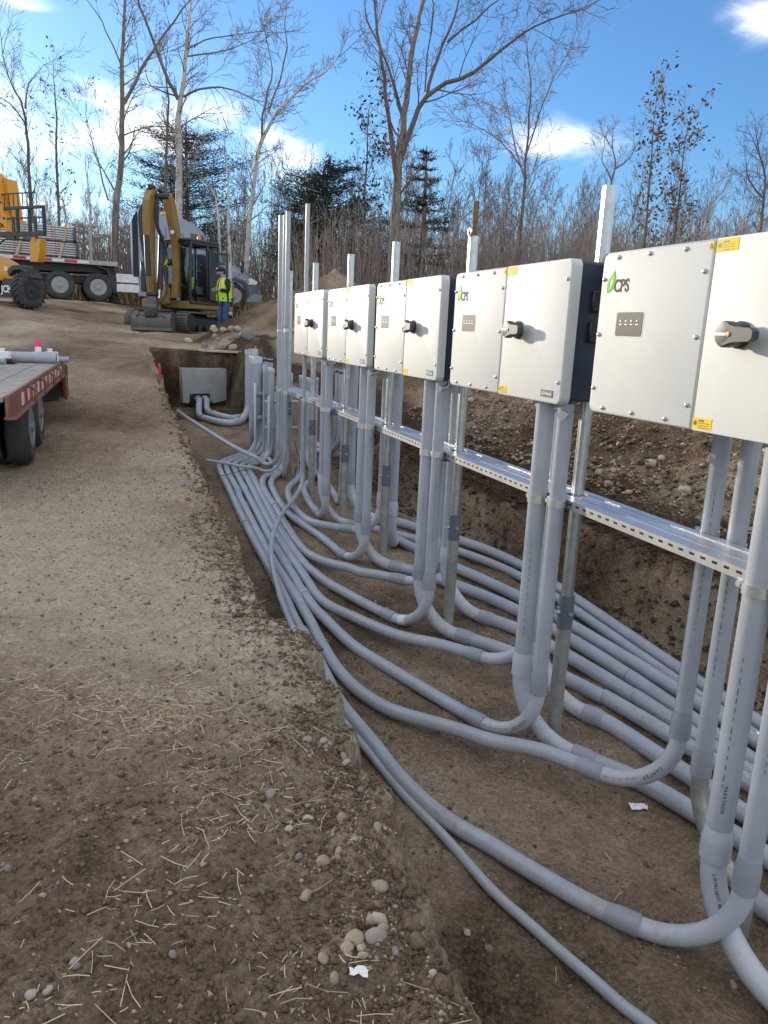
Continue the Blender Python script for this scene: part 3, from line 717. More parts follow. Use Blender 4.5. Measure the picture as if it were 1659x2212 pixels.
# ------------------------------------------------------------------ conduits
Z1 = lambda *P: [(424.7+.2*x, 962.2+.2*y) for x, y in P]
Z2 = lambda *P: [(597.2+.2*x, 1227.7+.2*y) for x, y in P]
Z3 = lambda *P: [(730+.2*x, 1028.6+.2*y) for x, y in P]
Z4 = lambda *P: [(929+.24*x, 1061.8+.24*y) for x, y in P]
Z5 = lambda *P: [(1260.8+.24*x, 1260.8+.24*y) for x, y in P]
Q5 = lambda *P: [(597.2+.36*x, 1260.8+.36*y) for x, y in P]
Q7 = lambda *P: [(1061.8+.36*x, 1459.9+.36*y) for x, y in P]
ZC = lambda *P: [(517.6+.16*x, 743.2+.16*y) for x, y in P]
ZV = lambda *P: [(331.8+.16*x, 730+.16*y) for x, y in P]
def thin_out(P, mn):
    out = [P[0]]
    for q in P[1:]:
        if np.linalg.norm(q-out[-1]) > mn: out.append(q)
    return out
def path_run(top, trace, r, far_top=None, rad=0.33, lift=None, far_rad=0.3, extend=None, far_ab=None):
    """top: (a, b, z) upper end of the riser; trace: floor points (world) from the riser to the far end"""
    fl = [p for p in trace]
    P = []; marks = {}
    if top is not None:
        a, b, z = top; C = L3(a, b, zfloor(a)+r+(lift or 0)); T = L3(a, b, z)
        nxt = fl[0]
        for q in fl:
            if np.linalg.norm(q[:2]-C[:2]) > rad*1.15: nxt = q; break
        fl = [q for q in fl if np.linalg.norm(q[:2]-C[:2]) > rad*1.15]
        nn = nxt.copy(); d = nn - C; nn = C + d/np.linalg.norm(d)*max(np.linalg.norm(d), rad*1.1)
        arc = fillet(T, C, nn, rad); P = [T] + arc; marks['e0'] = float(np.linalg.norm(T-arc[0])); marks['e1'] = arclen(P)[-1]
        st = arc[-1]
        P = P[:-1] + catmull([st] + fl, 0.05)
    else: P = catmull(fl, 0.05)
    if far_top is not None:
        C = P[-1]; T = np.array([C[0], C[1], far_top]); P = np.asarray(P)
        S = arclen(P); body = cut(P, 0, S[-1]-far_rad*0.9); arc = fillet(body[-1], C, T, far_rad*0.85)
        s0 = arclen(body)[-1]
        P = body[:-1] + arc + [T]; marks['f0'] = s0; marks['f1'] = float(s0 + arclen(arc)[-1])
    if extend is not None: P = list(P) + [np.asarray(P[-1]) + extend]
    return [np.asarray(p) for p in P], marks
def conduit(label, P, marks, r, coups=(), group='grey plastic conduits laid in the trench', elbow='pvcl', body='pvc', clamps=(), cl=0.12, riser=None, n=14, tape=None, name='conduit', cap=None, cat='conduit'):
    base = min(P, key=lambda q: q[2]); root = thing(name, label, cat, base, group)
    S = arclen(P)
    segs = [(0, S[-1], body)]
    def carve(s0, s1, m):
        nonlocal segs; out = []
        for a0, a1, mm in segs:
            if s1 <= a0 or s0 >= a1: out.append((a0, a1, mm)); continue
            if s0 > a0: out.append((a0, s0, mm))
            out.append((max(a0, s0), min(a1, s1), m))
            if s1 < a1: out.append((s1, a1, mm))
        segs = out
    if 'e0' in marks: carve(marks['e0']-0.02, marks['e1']+0.02, elbow)
    if 'f0' in marks: carve(marks['f0'], marks['f1'], body)
    for s0, s1, m in segs:
        MB().tube(cut(P, s0, s1), r, n).build('elbow' if m != body else 'pipe', M[m], root, 50)
    cs = []
    if 'e0' in marks: cs += [(marks['e0']-0.06, 1, 'pvcd' if random.random() < .6 else 'pvcl'), (marks['e1']+0.06, -1, 'pvcd')]
    PP = np.array([pix(q) for q in P])
    for c in coups:
        if isinstance(c, tuple):
            d = np.hypot(PP[:, 0]-c[0], PP[:, 1]-c[1]); s = S[int(np.argmin(d))]
        else: s = c
        cs.append((s, 1 if random.random() < .5 else -1, body))
    for s, sg, m in cs:
        q = cut(P, s-cl/2, s+cl/2); q = cut(q, 0, 99); m_ = len(q)
        q = [cut(q, k*cl/6, k*cl/6+1e-4)[0] for k in range(6)] + [q[-1]]
        rr = [r*1.02, r*1.07, r*1.17, r*1.18, r*1.17, r*1.17, r*1.17]
        if sg < 0: rr = rr[::-1]
        MB().tube(q, rr, n+2).build('coupling', M[m], root, 35)
    for z in clamps:      # heights where a two piece strut clamp holds the riser
        c = cut(P, 0, 9)[0]; a, b = ab(c); cm_ = MB(); zc = z + ZS
        cm_.lathe([(r+0.001, -0.019), (r+0.0045, -0.019), (r+0.0045, 0.019), (r+0.001, 0.019)], (c[0], c[1], zc), n=18)
        for e in (-1,):
            cm_.box(np.array([c[0], c[1], zc]) + EX*e*(r+0.020) - EY*0.004, (0.036, 0.012, 0.036), ROWM, 0.003)
            cm_.cyl(np.array([c[0], c[1], zc]) + EX*e*(r+0.020) - EY*0.004 - EY*0.018, np.array([c[0], c[1], zc]) + EX*e*(r+0.020) + EY*0.012, 0.011, 10)
        cm_.build('pipe_clamp', M['strut'], root)
    return root
def pipe_print(root, P, r, s0, txt=None, size=0.016, toward=None, dashes=0, gap=0.03, name='lettering'):
    '''ink print that follows a pipe, on the side turned to the given direction'''
    mb = MB(); P = np.asarray(P)
    def frame(s):
        q = cut(P, s-0.01, s+0.01); p = cut(P, s, s+0.001)[0]; t = unit3(q[-1]-q[0]); n = toward - t*(toward @ t); n = unit3(n); return p + n*(r+0.0008), t, n
    if txt:
        s = s0
        for ch in txt:
            if ch != ' ':
                me = text_mesh(ch, size, extrude=0.0002, bold=0.0); p, t, n = frame(s); u = np.cross(n, t)
                vs = [p + t*v.co.x + u*v.co.y + n*v.co.z for v in me.vertices]; mb.add(vs, [tuple(f.vertices) for f in me.polygons]); wd = max((v.co.x for v in me.vertices), default=size*.5); bpy.data.meshes.remove(me)
                s += wd + size*0.16
            else: s += size*0.4
    rs_ = random.Random(int(s0*1000)); s = s0
    for k in range(dashes):
        p, t, n = frame(s); u = np.cross(n, t); L_ = rs_.uniform(.3, .75)*gap
        mb.box(p + t*L_/2, (L_, 0.0026, 0.0005), np.array([t, u, n]).T); s += gap
    o = mb.build(name, M['fadedink' if dashes else 'ink'], root, 0)
    if dashes: o['kind'] = 'stuff'
    return o
def unit3(v): return v/max(np.linalg.norm(v), 1e-9)
CAMP = np.array([0, 0, ZS])
# leftward bundle: (trace from near riser to the far stub cluster, riser position, radius, couplings in the picture)
def floorpts(D, r, up=0.0): return [on_floor(x, y, r+up) for x, y in D]
r25, r3 = 0.0365, 0.0445
L = {}
L[1] = Z1((650, 60), (560, 85), (430, 120), (330, 155), (262, 195), (243, 225), (262, 290), (300, 370), (345, 460), (390, 560), (445, 680), (520, 830), (580, 950), (650, 1080), (720, 1200), (790, 1330), (850, 1440), (900, 1540)) + Z2((120, 380), (180, 520), (250, 650), (315, 740), (370, 840), (430, 950), (520, 1130), (600, 1290), (700, 1470)) + Q5((560, 930), (760, 1180), (1000, 1400)) + Q7((0, 1020), (300, 1205), (600, 1375), (830, 1500), (1020, 1600))
L[2] = Z1((700, 65), (600, 95), (480, 135), (390, 165), (340, 190), (320, 225), (340, 290), (380, 370), (440, 480), (470, 570), (520, 660), (580, 780), (650, 920), (720, 1050), (800, 1190), (860, 1300), (930, 1410), (1000, 1520)) + Z2((220, 320), (290, 440), (380, 600), (450, 740), (540, 900), (640, 1060), (740, 1180), (850, 1290), (1000, 1400), (1150, 1490), (1350, 1570)) + Q5((1100, 880),) + Q7((0, 390), (300, 450), (620, 530), (740, 548))
L[3] = Z1((750, 80), (640, 110), (540, 145), (460, 175), (420, 200), (405, 240), (430, 300), (470, 380), (515, 465), (570, 570), (640, 700), (720, 860), (790, 1000), (860, 1110), (960, 1280), (1050, 1420), (1130, 1560)) + Z2((330, 320), (420, 440), (540, 560), (700, 720), (850, 850), (1000, 950), (1200, 1070), (1400, 1190), (1600, 1310)) + Q5((1100, 760), (1310, 882))
L[4] = Z1((780, 110), (700, 140), (600, 170), (520, 200), (480, 235), (500, 290), (540, 350), (610, 490), (690, 650), (770, 800), (850, 940), (930, 1070), (1010, 1200), (1090, 1330)) + Z2((240, 0), (330, 130), (420, 270), (520, 370), (640, 440), (800, 510), (1000, 600), (1240, 700), (1450, 760), (1659, 820)) + Q5((1000, 370), (1240, 435))
L[5] = Z1((800, 140), (720, 165), (640, 195), (590, 215), (565, 250), (585, 310), (615, 360), (680, 490), (760, 640), (845, 800), (920, 930), (1000, 1060), (1100, 1200), (1212, 1327)) + Z2((430, 60), (500, 120), (600, 185), (700, 240), (900, 350), (1100, 455), (1310, 572))
L[6] = Z1((950, 240), (820, 310), (740, 340), (710, 400), (730, 480), (790, 580), (845, 660), (920, 790), (1000, 920), (1080, 1040), (1180, 1150), (1300, 1220), (1450, 1275), (1659, 1325)) + Z2((900, 40), (1100, 70), (1430, 118))
L[7] = Z1((970, 215), (900, 300), (830, 350), (805, 410), (830, 490), (880, 590), (935, 670), (1000, 740), (1100, 820), (1250, 920), (1400, 1030), (1550, 1160), (1650, 1248))
L[8] = Z1((1120, 200), (1105, 330), (1060, 390), (1000, 450), (985, 520), (1020, 620), (1070, 690), (1140, 760), (1230, 820), (1350, 855), (1500, 880), (1659, 905)) + Z3((200, 580),)
L[9] = Z1((1260, 300), (1230, 380), (1170, 430), (1160, 480), (1190, 560), (1240, 650), (1300, 750), (1340, 803))
L[10] = Z1((1180, 180), (1250, 260), (1350, 360), (1450, 470), (1545, 590))
COUP = {1: Z1((305, 370), (520, 838)) + Z2((310, 700),), 2: Z1((450, 500), (515, 655), (1080, 1640)), 3: Z1((515, 465), (955, 1275)) + Z2((285, 245),), 4: Z1((532, 340), (930, 1065)), 5: Z1((610, 352), (845, 805)), 6: Z1((838, 650),), 7: Z1((930, 672),),
        8: Z1((1040, 632),), 9: Z1((1290, 730),), 10: []}
CS = -0.30      # setback of the pair of risers at the left third of each inverter
VB, CB = -0.09, -0.405
def ris(px, py, b, top): a_, b_ = ab(on_b(px, py, b)); return (float(a_), float(b_), top)
RIS = {1: ris(1612, 1900, VB, -0.27), 2: ris(1475, 1540, CB, -0.1), 3: ris(1163, 1490, VB, -0.27), 4: ris(1158, 1330, CB, -0.1), 5: ris(927, 1275, VB, -0.27), 6: ris(953, 1175, CB, -0.1), 7: ris(790, 1150, VB, -0.262), 8: ris(823, 1095, CB, -0.1), 9: ris(705, 1050, VB, -0.253), 10: ris(740, 1040, CB, -0.1)}
TOPP = {1: (430, 320), 2: (490, 315), 3: (610, 385), 4: (620, 325), 5: (712, 345), 6: (775, 405), 7: (775, 320), 8: (890, 430), 9: (955, 455), 10: (1010, 460)}
LAB = {1: 'long grey conduit hugging the bank, ending in the rightmost elbow under the nearest inverter', 2: 'grey conduit crossing the trench to the pale elbow under the left of the nearest inverter',
       3: 'left bundle conduit rising at the right of the second nearest inverter', 4: 'grey conduit whose elbow hides behind the near riser pair of the second nearest inverter',
       5: 'grey conduit with torn white tape on its elbow below the middle inverter', 6: 'grey conduit curving to the risers behind the left part of the second nearest inverter',
       7: 'grey conduit rising at the right end of the second farthest inverter', 8: 'grey conduit with an S bend near the far posts, rising below the middle inverter', 9: 'short grey conduit reaching the right end of the farthest inverter', 10: 'grey conduit running behind the far posts towards the second farthest inverter'}
for k in L:
    D = L[k][::-1]; r = r25
    LIFT = [.095, .095, .09, .08, .055, .03, .012] if k in (2, 4, 6, 8) else []
    tr = thin_out([on_floor(x, y, r + (LIFT[i] if i < len(LIFT) else 0)) for i, (x, y) in enumerate(D)], 0.10)
    ctr = tr[-1]; a_, b_ = ab(ctr)
    tp = on_a(*ZC(TOPP[k])[0], a_)[2]
    P, mk = path_run(RIS[k], tr, r, far_top=tp, rad=0.30 if k < 6 else 0.26, lift=LIFT[0] if LIFT else 0)
    rt = conduit(LAB[k], P, mk, r, COUP[k], clamps=(ZR-0.015,) if k not in (4, 6, 8, 10) else (), group='grey conduits of the left bundle', cl=0.125)
    S = arclen(P); tpt = P[-1]
    cp = MB(); cp.lathe([(r+0.001, -0.06), (r*1.14, -0.055), (r*1.14, -0.008), (r*1.05, 0.004), (r*0.6, 0.010)], tpt, n=16); cp.build('end_cap', M['pvcl'] if k % 3 else M['pvc'], rt)
    if k in (2, 3): pipe_print(rt, P, r, mk['e0']+0.16, 'CANTEX', 0.024, unit3(CAMP-P[8])*0.8+NV*0.5, 0); pipe_print(rt, P, r, mk['e0']+0.30, None, 0, unit3(CAMP-P[8])*0.8+NV*0.5, 5, 0.035, 'barcode')
    if k in (1, 2, 5): pipe_print(rt, P, r, 0.45, None, 0, unit3(CAMP-P[0]), 20, 0.03, 'ink_line')
    if k == 5:
        s = mk['e1']-0.10; q = cut(P, s-0.035, s+0.035); mb = MB(); rr = np.random.RandomState(3)
        mb.tube(q, [r*1.03]*len(q), 14, caps=False); mb.build('torn_tape', M['paper'], rt)
# rightward bundle
R_ = {}
runs = []
def farext(P): d = np.asarray(P[-1]) - np.asarray(P[-3]); d[2] = 0; d /= np.linalg.norm(d); return d
def right_run(label, ris, D, r, ext, coups=(), elbow='pvcl', clamp=True, rad=0.33, trunk=None):
    tr = thin_out(floorpts(D, r), 0.08)
    Tq = np.array(catmull(tr, 0.08))
    for _ in range(60): Tq[1:-1] = 0.5*Tq[1:-1] + 0.25*(Tq[:-2] + Tq[2:])
    tr = [q for q in Tq[::4]] + [Tq[-1]]; tr = thin_out(tr, 0.15)
    d = tr[-1]-tr[-2]; d[2] = 0; d /= np.linalg.norm(d); d = 0.75*d + 0.25*np.array([EX[0], EX[1], 0]); d /= np.linalg.norm(d)
    e = tr[-1] + d*ext; a_, _ = ab(e); e[2] = zfloor(a_) + r + ZS; tr.append(e)
    P, mk = path_run(ris, tr, r, rad=rad)
    rt = conduit(label, P, mk, r, coups, clamps=(ZR-0.03,) if clamp else (), group='grey conduits of the right bundle', elbow=elbow)
    if clamp: pipe_print(rt, P, r, 0.7, None, 0, unit3(CAMP-P[0])+0.25*RV, 14, 0.035, 'ink_line')
    return rt, P, mk
rt, P, mk = right_run('thick riser under the nearest inverter, bending away into the bottom right corner', ris(1547, 1825, VB, -0.27), [(1600, 2060), (1659, 2135), (1740, 2220)], r3, 0.5)
pipe_print(rt, P, r3, mk['e0']+0.04, '2 SUNLIGHT RESISTANT', 0.016, unit3(CAMP-P[3]), 0); pipe_print(rt, P, r3, mk['e0']-0.30, 'MARATHON', 0.016, unit3(CAMP-P[0])+0.1*RV, 0)
right_run('thick riser at the right end of the second nearest inverter, left of its pair', ris(1128, 1435, VB, -0.27), Q7((290, 345), (430, 410), (560, 440), (700, 490), (900, 615), (1050, 705), (1250, 830), (1480, 975)), r3, 1.2)
right_run('thick riser at the right end of the middle inverter, left of its pair', ris(907, 1245, VB, -0.27), Z3((1000, 1510), (1120, 1620)) + Z4((150, 1250), (280, 1310), (500, 1345), (690, 1410), (920, 1530), (1210, 1640)) + Z5((0, 905), (200, 1010), (400, 1130), (600, 1260), (750, 1345)), r3, 2.4)
right_run('thick riser at the right end of the second farthest inverter, left of its pair', ris(777, 1120, VB, -0.262), Z3((350, 830), (440, 925), (560, 970), (680, 990), (850, 1040), (1050, 1090), (1140, 1130), (1310, 1170), (1659, 1285)) + Z4((700, 1010), (1382, 1369)) + Z5((200, 680), (400, 820), (600, 960), (780, 1085)), r3, 3.0)
right_run('riser at the right end of the farthest inverter, left of its pair', ris(696, 1030, VB, -0.253), Z1((1440, 750), (1510, 815), (1640, 850)) + Z3((120, 505), (210, 530), (420, 590), (640, 625), (880, 680), (1340, 800), (1659, 912)) + Z4((600, 620), (750, 710), (1130, 930)) + Z5((0, 300), (200, 430), (400, 570), (600, 710), (800, 850)), r25, 2.6)
right_run('grey conduit with a far elbow behind the third post, farthest of the right bundle', ris(757, 1035, CB, -0.1), Z3((200, 330), (300, 385), (400, 425), (610, 490), (880, 580), (1350, 690), (1659, 795)) + Z4((450, 490), (600, 550), (820, 640), (1140, 850)) + Z5((0, 190), (200, 330), (400, 460), (600, 600), (800, 740), (1080, 920)), r3, 2.6)
right_run('grey riser behind the left part of the middle inverter, curving into the right bundle', ris(848, 1080, CB, -0.1), Z3((620, 680), (700, 760), (780, 800), (900, 850), (1120, 930), (1330, 1010), (1659, 1118)) + Z4((700, 880), (1120, 1110), (1382, 1249)) + Z5((200, 550), (400, 690), (600, 820), (790, 925)), r3, 3.0)
right_run('grey riser behind the left part of the second nearest inverter, beside the post with bolts', ris(966, 1190, CB, -0.1), Z3((1250, 1310), (1350, 1400), (1500, 1475)) + Z4((500, 1100), (650, 1160), (770, 1220), (1090, 1360), (1240, 1440)) + Z5((0, 730), (200, 850), (400, 980), (600, 1110), (760, 1210)), r3, 2.6)
right_run('grey riser behind the near pair of the second nearest inverter, running right', ris(1172, 1330, CB, -0.1), Q7((430, 115), (540, 180), (700, 270), (900, 400), (1000, 460), (1220, 640), (1480, 800)), r3, 1.0)
right_run('slim grey riser ending in a galvanised elbow marked in ink, beside the nearest thick riser', ris(1530, 1560, CB, -0.1), Q7((1290, 900), (1460, 1000), (1560, 1150), (1650, 1300)), r25, 0.7, elbow='galvdull')

# thin conduit that dives from the tall pole and snakes over the bundle
tD = Z1((1133, 375), (1130, 440), (1110, 510), (1040, 590), (950, 700), (880, 820), (830, 950), (810, 1060), (805, 1180), (820, 1300), (850, 1450), (890, 1590)) + Z2((30, 290), (80, 420), (150, 590), (220, 760), (290, 900), (360, 1060), (440, 1220), (490, 1290), (560, 1400), (640, 1520)) + Q5((330, 705), (420, 845), (560, 1015), (760, 1260), (1000, 1510)) + Q7((0, 1285), (200, 1465), (400, 1645), (600, 1815), (800, 1992), (940, 2095), (1120, 2260))
rt_ = 0.021; tw = []
top655 = on_b(656, 442, -0.06); a655, b655 = ab(on_b(653, 1030, -0.06))
for i, (x, y) in enumerate(tD[3:]):
    up = np.interp(i, [0, 2, 4, 8, 11, 13, 16, 20, 40], [0.10, 0.14, 0.13, 0.13, 0.11, 0.06, 0.02, 0.0, 0.0]); tw.append(on_floor(x, y, rt_+up))
st = W(a655, b655, -1.50)
Pt = [W(a655, b655, 1.22), W(a655, b655, -0.2)] + catmull([W(a655, b655, -1.30), st - np.array([0, 0, 0.10])] + tw, 0.04)
conduit('thin grey conduit dropping from the tall single pole and snaking over the bundle', Pt, {}, rt_, Z1((820, 965), (1130, 350)) + Z2((465, 1270),), group='thin grey conduits', clamps=(ZR-0.01,), cl=0.11, n=12)

# the three tall conduits lashed together
rt3 = [0.031, 0.019, 0.027]
for k, (dx, lb, r, zt) in enumerate(((-6, 'leftmost of the three tall pale conduits standing together', 0.030, 1.262), (1, 'thin middle one of the three tall pale conduits standing together', 0.018, 1.24), (8, 'rightmost of the three tall pale conduits standing together', 0.026, 1.255))):
    bq = -0.06; pb = on_b(607+dx, 985, bq); a_, b_ = ab(pb)
    if k == 0: D = Z1((905, 245), (840, 245), (780, 215), (640, 165), (490, 110), (370, 60), (200, -30)) + ZV((450, 1180), (330, 1100))
    elif k == 1: D = Z1((925, 255), (880, 280), (830, 275), (640, 245), (480, 225), (300, 190), (110, 160))
    else: D = Z1((945, 260), (900, 285), (850, 240), (780, 140), (710, 20))
    up = 0.09 if k < 2 else 0.03
    tr = [on_floor(x, y, r+up) for x, y in D]; tr = thin_out(tr, 0.1)
    if k == 0:
        for i, q in enumerate(tr): q[2] += 0.02*i
    P, mk = path_run((a_, b_, zt), tr, r, rad=0.20)
    S = arclen(P)
    conduit(lb, P, mk, r, [1.25, S[-1]-0.12] if k == 0 else [1.2], group='tall conduits lashed together', clamps=(ZR-0.01, -0.02) if k != 1 else (), elbow='pvc')

# ------------------------------------------------------------------ concrete box and its two big conduits
cb = thing('concrete_vault', 'pale grey concrete vault wall at the far end of the trench with a black plate', 'vault', W(-7.05, 0.22, -1.5))
va = math.atan2(*( (W(-6.95, -0.30, 0)-W(-6.62, 0.72, 0))[[1, 0]] ))
vx = (W(-7.02, -0.26, 0)-W(-6.74, 0.60, 0)); vL = np.linalg.norm(vx); vx /= vL; vy = np.cross([0, 0, 1.], vx)
vo = W(-6.74, 0.60, -1.46)
VT = np.array([vx, vy, [0, 0, 1.]]).T
hgt = 0.66
pl = [(0.015, 0.015), (0.12, 0.0), (0.13, 0.03), (0.60, 0.03), (0.62, -0.005), (0.80, 0.03), (vL-0.02, 0.05), (vL, 0.09), (vL-0.01, 0.30), (vL+0.004, 0.42), (vL-0.005, hgt-0.02), (vL-0.03, hgt), (vL*.55, hgt-0.004), (0.01, hgt), (0.0, hgt-0.01)]
MB().prism(pl, vo, vx, (0, 0, 1.), -0.14).build('wall', M['concrete'], cb, 20)
MB().box(vo + VT @ np.array([0.345, -0.012, 0.085]), (0.40, 0.02, 0.20), VT, 0.004).build('black_plate', M['black'], cb)
bo = MB()
for x in (0.17, 0.52): bo.cyl(vo + VT @ np.array([x, -0.02, 0.16]), vo + VT @ np.array([x, -0.03, 0.16]), 0.012, 8)
bo.build('bolt', M['galv'], cb)
r4 = 0.057
for k, (sx, st_, D, lb) in enumerate(((0.27, (112, 75), ZV((540, 960), (620, 1040), (760, 1100), (930, 1140), (1060, 1145), (1180, 1120)), 'nearer of the two big conduits entering the concrete vault'),
                                 (0.42, (150, 62), ZV((650, 930), (730, 980), (850, 1035), (980, 1070), (1090, 1085), (1190, 1075)), 'rear one of the two big conduits entering the concrete vault'))):
    entry = vo + VT @ np.array([sx, 0.02, 0.085])
    tr = [on_floor(x, y, r4) for x, y in D]
    e2 = entry - vy*0.16; e2 = vo + VT @ np.array([sx, -0.14, 0.085])
    tr = [entry, e2] + tr[1:]
    xx, yy = ZC(st_)[0]; a_, b_ = ab(tr[-1]); C = tr[-1] + (tr[-1]-tr[-2])/np.linalg.norm(tr[-1]-tr[-2])*0.22; a_, b_ = ab(C)
    tp = on_a(xx, yy, a_)[2]
    P, mk = path_run(None, tr + [C], r4, far_top=tp, far_rad=0.36)
    root = conduit(lb, P, mk, r4, [mk['f0']-0.03], group='big conduits entering the vault', cl=0.14, n=18)
    MB().lathe([(r4+0.001, -0.07), (r4*1.1, -0.068), (r4*1.1, -0.006), (r4*0.9, 0.0)], P[-1], n=18).build('end_cap', M['pvcl'], root)

# ------------------------------------------------------------------ other capped stubs of the cluster
STUBS = [((215, 65), -2.75, 0.034, 'open'), ((160, 150), -2.45, 0.030, 'cap'), ((185, 165), -2.35, 0.030, 'cap'), ((243, 170), -2.30, 0.058, 'cap'), ((333, 275), -2.0, 0.016, 'cap'), ((335, 182), -2.35, 0.026, 'ring'),
         ((405, 195), -2.35, 0.046, 'ring'), ((368, 240), -2.2, 0.018, 'none'), ((1338, 335), -2.0, 0.045, 'ring'), ((1388, 352), -1.9, 0.045, 'ring'), ((690, 395), -2.3, 0.030, 'cap')]
for i, ((x, y), a_, r, kind) in enumerate(STUBS):
    tpx = ZC((x, y))[0]; tp = on_a(*tpx, a_); a_, b_ = ab(tp)
    lb = ['grey stub with a wire ring on its lid, rearmost of the cluster', 'slim capped stub left of the fattest capped stub', 'slim capped stub touching the fattest capped stub', 'fattest capped grey stub, front left of the cluster', 'thin grey stub right of the fattest capped stub', 'slim stub with a dark collar beside the fat open one',
          'fat grey stub with a dark ring round its open mouth', 'thin bare stub in front of the fat open one', 'left of two dark collared stubs beyond the second farthest inverter', 'right of two dark collared stubs beyond the second farthest inverter', 'slim capped stub behind the farthest inverter'][i]
    zb = zfloor(a_) + r + ZS
    if i in (8, 9):
        tr = [W(a_+0.0, b_, -9)*np.array([1, 1, 0]) + np.array([0, 0, zb])]
        tgt = on_floor(*ZC((1020 if i == 8 else 1040, 1345 if i == 8 else 1440))[0], r)
        P = [tp] + fillet(tp, tr[0], tgt, 0.36) + [tgt, tgt + (tgt-tr[0])*0.5]
    elif i in (1, 2, 3):
        bx = [(165, 1420), (210, 1360), (330, 1330)][i-1]; tgt = on_floor(*ZC(bx)[0], r); c = np.array([tp[0], tp[1], zb + 0.42 if i == 3 else zb+0.25])
        P = [tp] + fillet(tp, c, tgt, 0.5 if i == 3 else 0.3) + [tgt]
    else: P = [tp, np.array([tp[0], tp[1], zb - r])]
    root = conduit(lb, P, {}, r, [0.62] if r > 0.04 else [], group='capped conduit stubs at the far cluster', cl=0.12, n=18, name='conduit_stub', cat='conduit stub')
    if kind == 'cap': MB().lathe([(r+0.001, -0.10), (r*1.1, -0.098), (r*1.1, -0.02), (r*1.02, -0.004), (r*0.7, 0.006)], tp, n=20).build('end_cap', M['pvcl'], root)
    elif kind == 'ring':
        MB().lathe([(r+0.001, -0.05), (r*1.12, -0.048), (r*1.12, -0.02), (r+0.002, -0.018)], tp, n=20).build('collar', M['blackpaint'], root)
        MB().lathe([(r*0.9, 0.0005), (r*0.5, 0.001)], tp, n=20).build('mouth', M['black'], root)
    elif kind == 'open':
        MB().lathe([(r+0.002, -0.09), (r*1.12, -0.088), (r*1.12, -0.004), (r*0.9, 0.002)], tp, n=20).build('end_cap', M['pvcl'], root)
        MB().tube([tp + 0.03*(math.cos(t)*EX + math.sin(t)*EZ*1.1) for t in np.linspace(0, math.pi, 9)], 0.005, 6).build('wire_ring', M['galvdull'], root)
# strut frames that hold the stubs
for (lb, xs, ys, a_, legs) in (('bright strut frame clamped round the fattest stubs', (200, 480), (665, 985), -2.2, ((212, 530, 1430), (478, 650, 1300))), ('second bright strut frame reaching behind the tall conduits', (340, 985), (775, 1125), -1.9, ((398, 705, 1600), (880, 760, 1500)))):
    root = thing('pipe_rack', lb, 'pipe rack', on_a(*ZC((xs[0], ys[1]))[0], a_), 'pipe racks at the conduit stubs')
    for y in ys:
        p, q = on_a(*ZC((xs[0], y))[0], a_), on_a(*ZC((xs[1], y))[0], a_); q[2] = p[2]
        MB().bar(p, q, 0.041, 0.03, bev=0.004).build('cross_bar', M['strut'], root)
        for t in np.linspace(0.08, 0.92, 7):
            c = p+(q-p)*t; MB().box(c - EX*-0.03, (0.03, 0.05, 0.045), ROWM, 0.006).build('pipe_clamp', M['galv'], root)
    for x, y0, y1 in legs:
        p = on_a(*ZC((x, y0))[0], a_+0.05); q = np.array([p[0], p[1], zfloor(a_)+ZS-0.1])
        MB().bar(p, q, 0.03, 0.03, up=(1, 0, 0), bev=0.003).build('upright', M['strut'], root)

# ------------------------------------------------------------------ bare copper ground wires
def wire(D, lb, up, r=0.006, floor=True):
    P = [(on_floor(x, y, u) if floor else None) for (x, y), u in zip(D, up)]
    ob = MB().tube(catmull(P, 0.04), r, 6).build('ground_wire', M['copper'], None, 60); tag(ob, lb, 'ground wire', 'bare copper ground wires')
wire(ZV((290, 1040), (320, 990), (370, 980), (420, 1070), (500, 1125), (600, 1075), (720, 1005), (860, 965), (1020, 965), (1200, 1000)), 'copper wire looping over the big conduits before the concrete vault', [0.25, 0.3, 0.3, 0.1, 0.03, 0.12, 0.25, 0.25, 0.22, 0.1])
wire(ZV((430, 1360), (480, 1470), (560, 1540), (630, 1590), (690, 1640), (700, 1690), (715, 1800), (760, 1855), (900, 1860), (1050, 1830), (1200, 1790), (1400, 1745)), 'copper wire running down the bank edge and across the left bundle', [0.2, 0.12, 0.06, 0.05, 0.03, 0.03, 0.02, 0.05, 0.1, 0.1, 0.1, 0.1])
wire(Z1((1060, -60), (1080, 40), (1105, 130), (1112, 220), (1095, 310), (1060, 325), (1040, 280), (1060, 210), (1110, 180), (1200, 165), (1400, 175), (1600, 205)), 'copper wire with a loose coil at the foot of the tall single pole', [0.9, 0.6, 0.35, 0.2, 0.05, 0.02, 0.05, 0.12, 0.1, 0.02, 0.02, 0.02])
wire(ZV((680, 1330), (860, 1325), (1020, 1310), (1150, 1280), (1240, 1225)), 'faint copper wire lying flat on the soil before the big conduits', [0.01]*5, 0.005)
rod = MB().tube([on_floor(*ZV((430, 1125))[0], -0.1), on_floor(*ZV((430, 1125))[0], 0.0), on_floor(*ZV((428, 1122))[0], 0.0)+np.array([-0.08, -0.05, 0.24])], 0.009, 8).build('ground_rod', M['copper'], None); tag(rod, 'short leaning copper ground rod near the vault', 'ground rod')
sk = on_y(*ZV((85, 520))[0], 12.6); g_ = gz(sk[0], sk[1]); skt = on_y(*ZV((75, 340))[0], 12.6)
o = MB().tube([np.array([sk[0], sk[1], g_-0.1]), np.array([sk[0], sk[1], max(g_+0.02, skt[2]-0.12)]), skt - np.array([0, 0, 0.02]), skt], [0.022, 0.022, 0.020, 0.012], 10).build('marker_stake', M['redpaint'], None); tag(o, 'red marker stake at the left corner of the vault pit', 'stake')
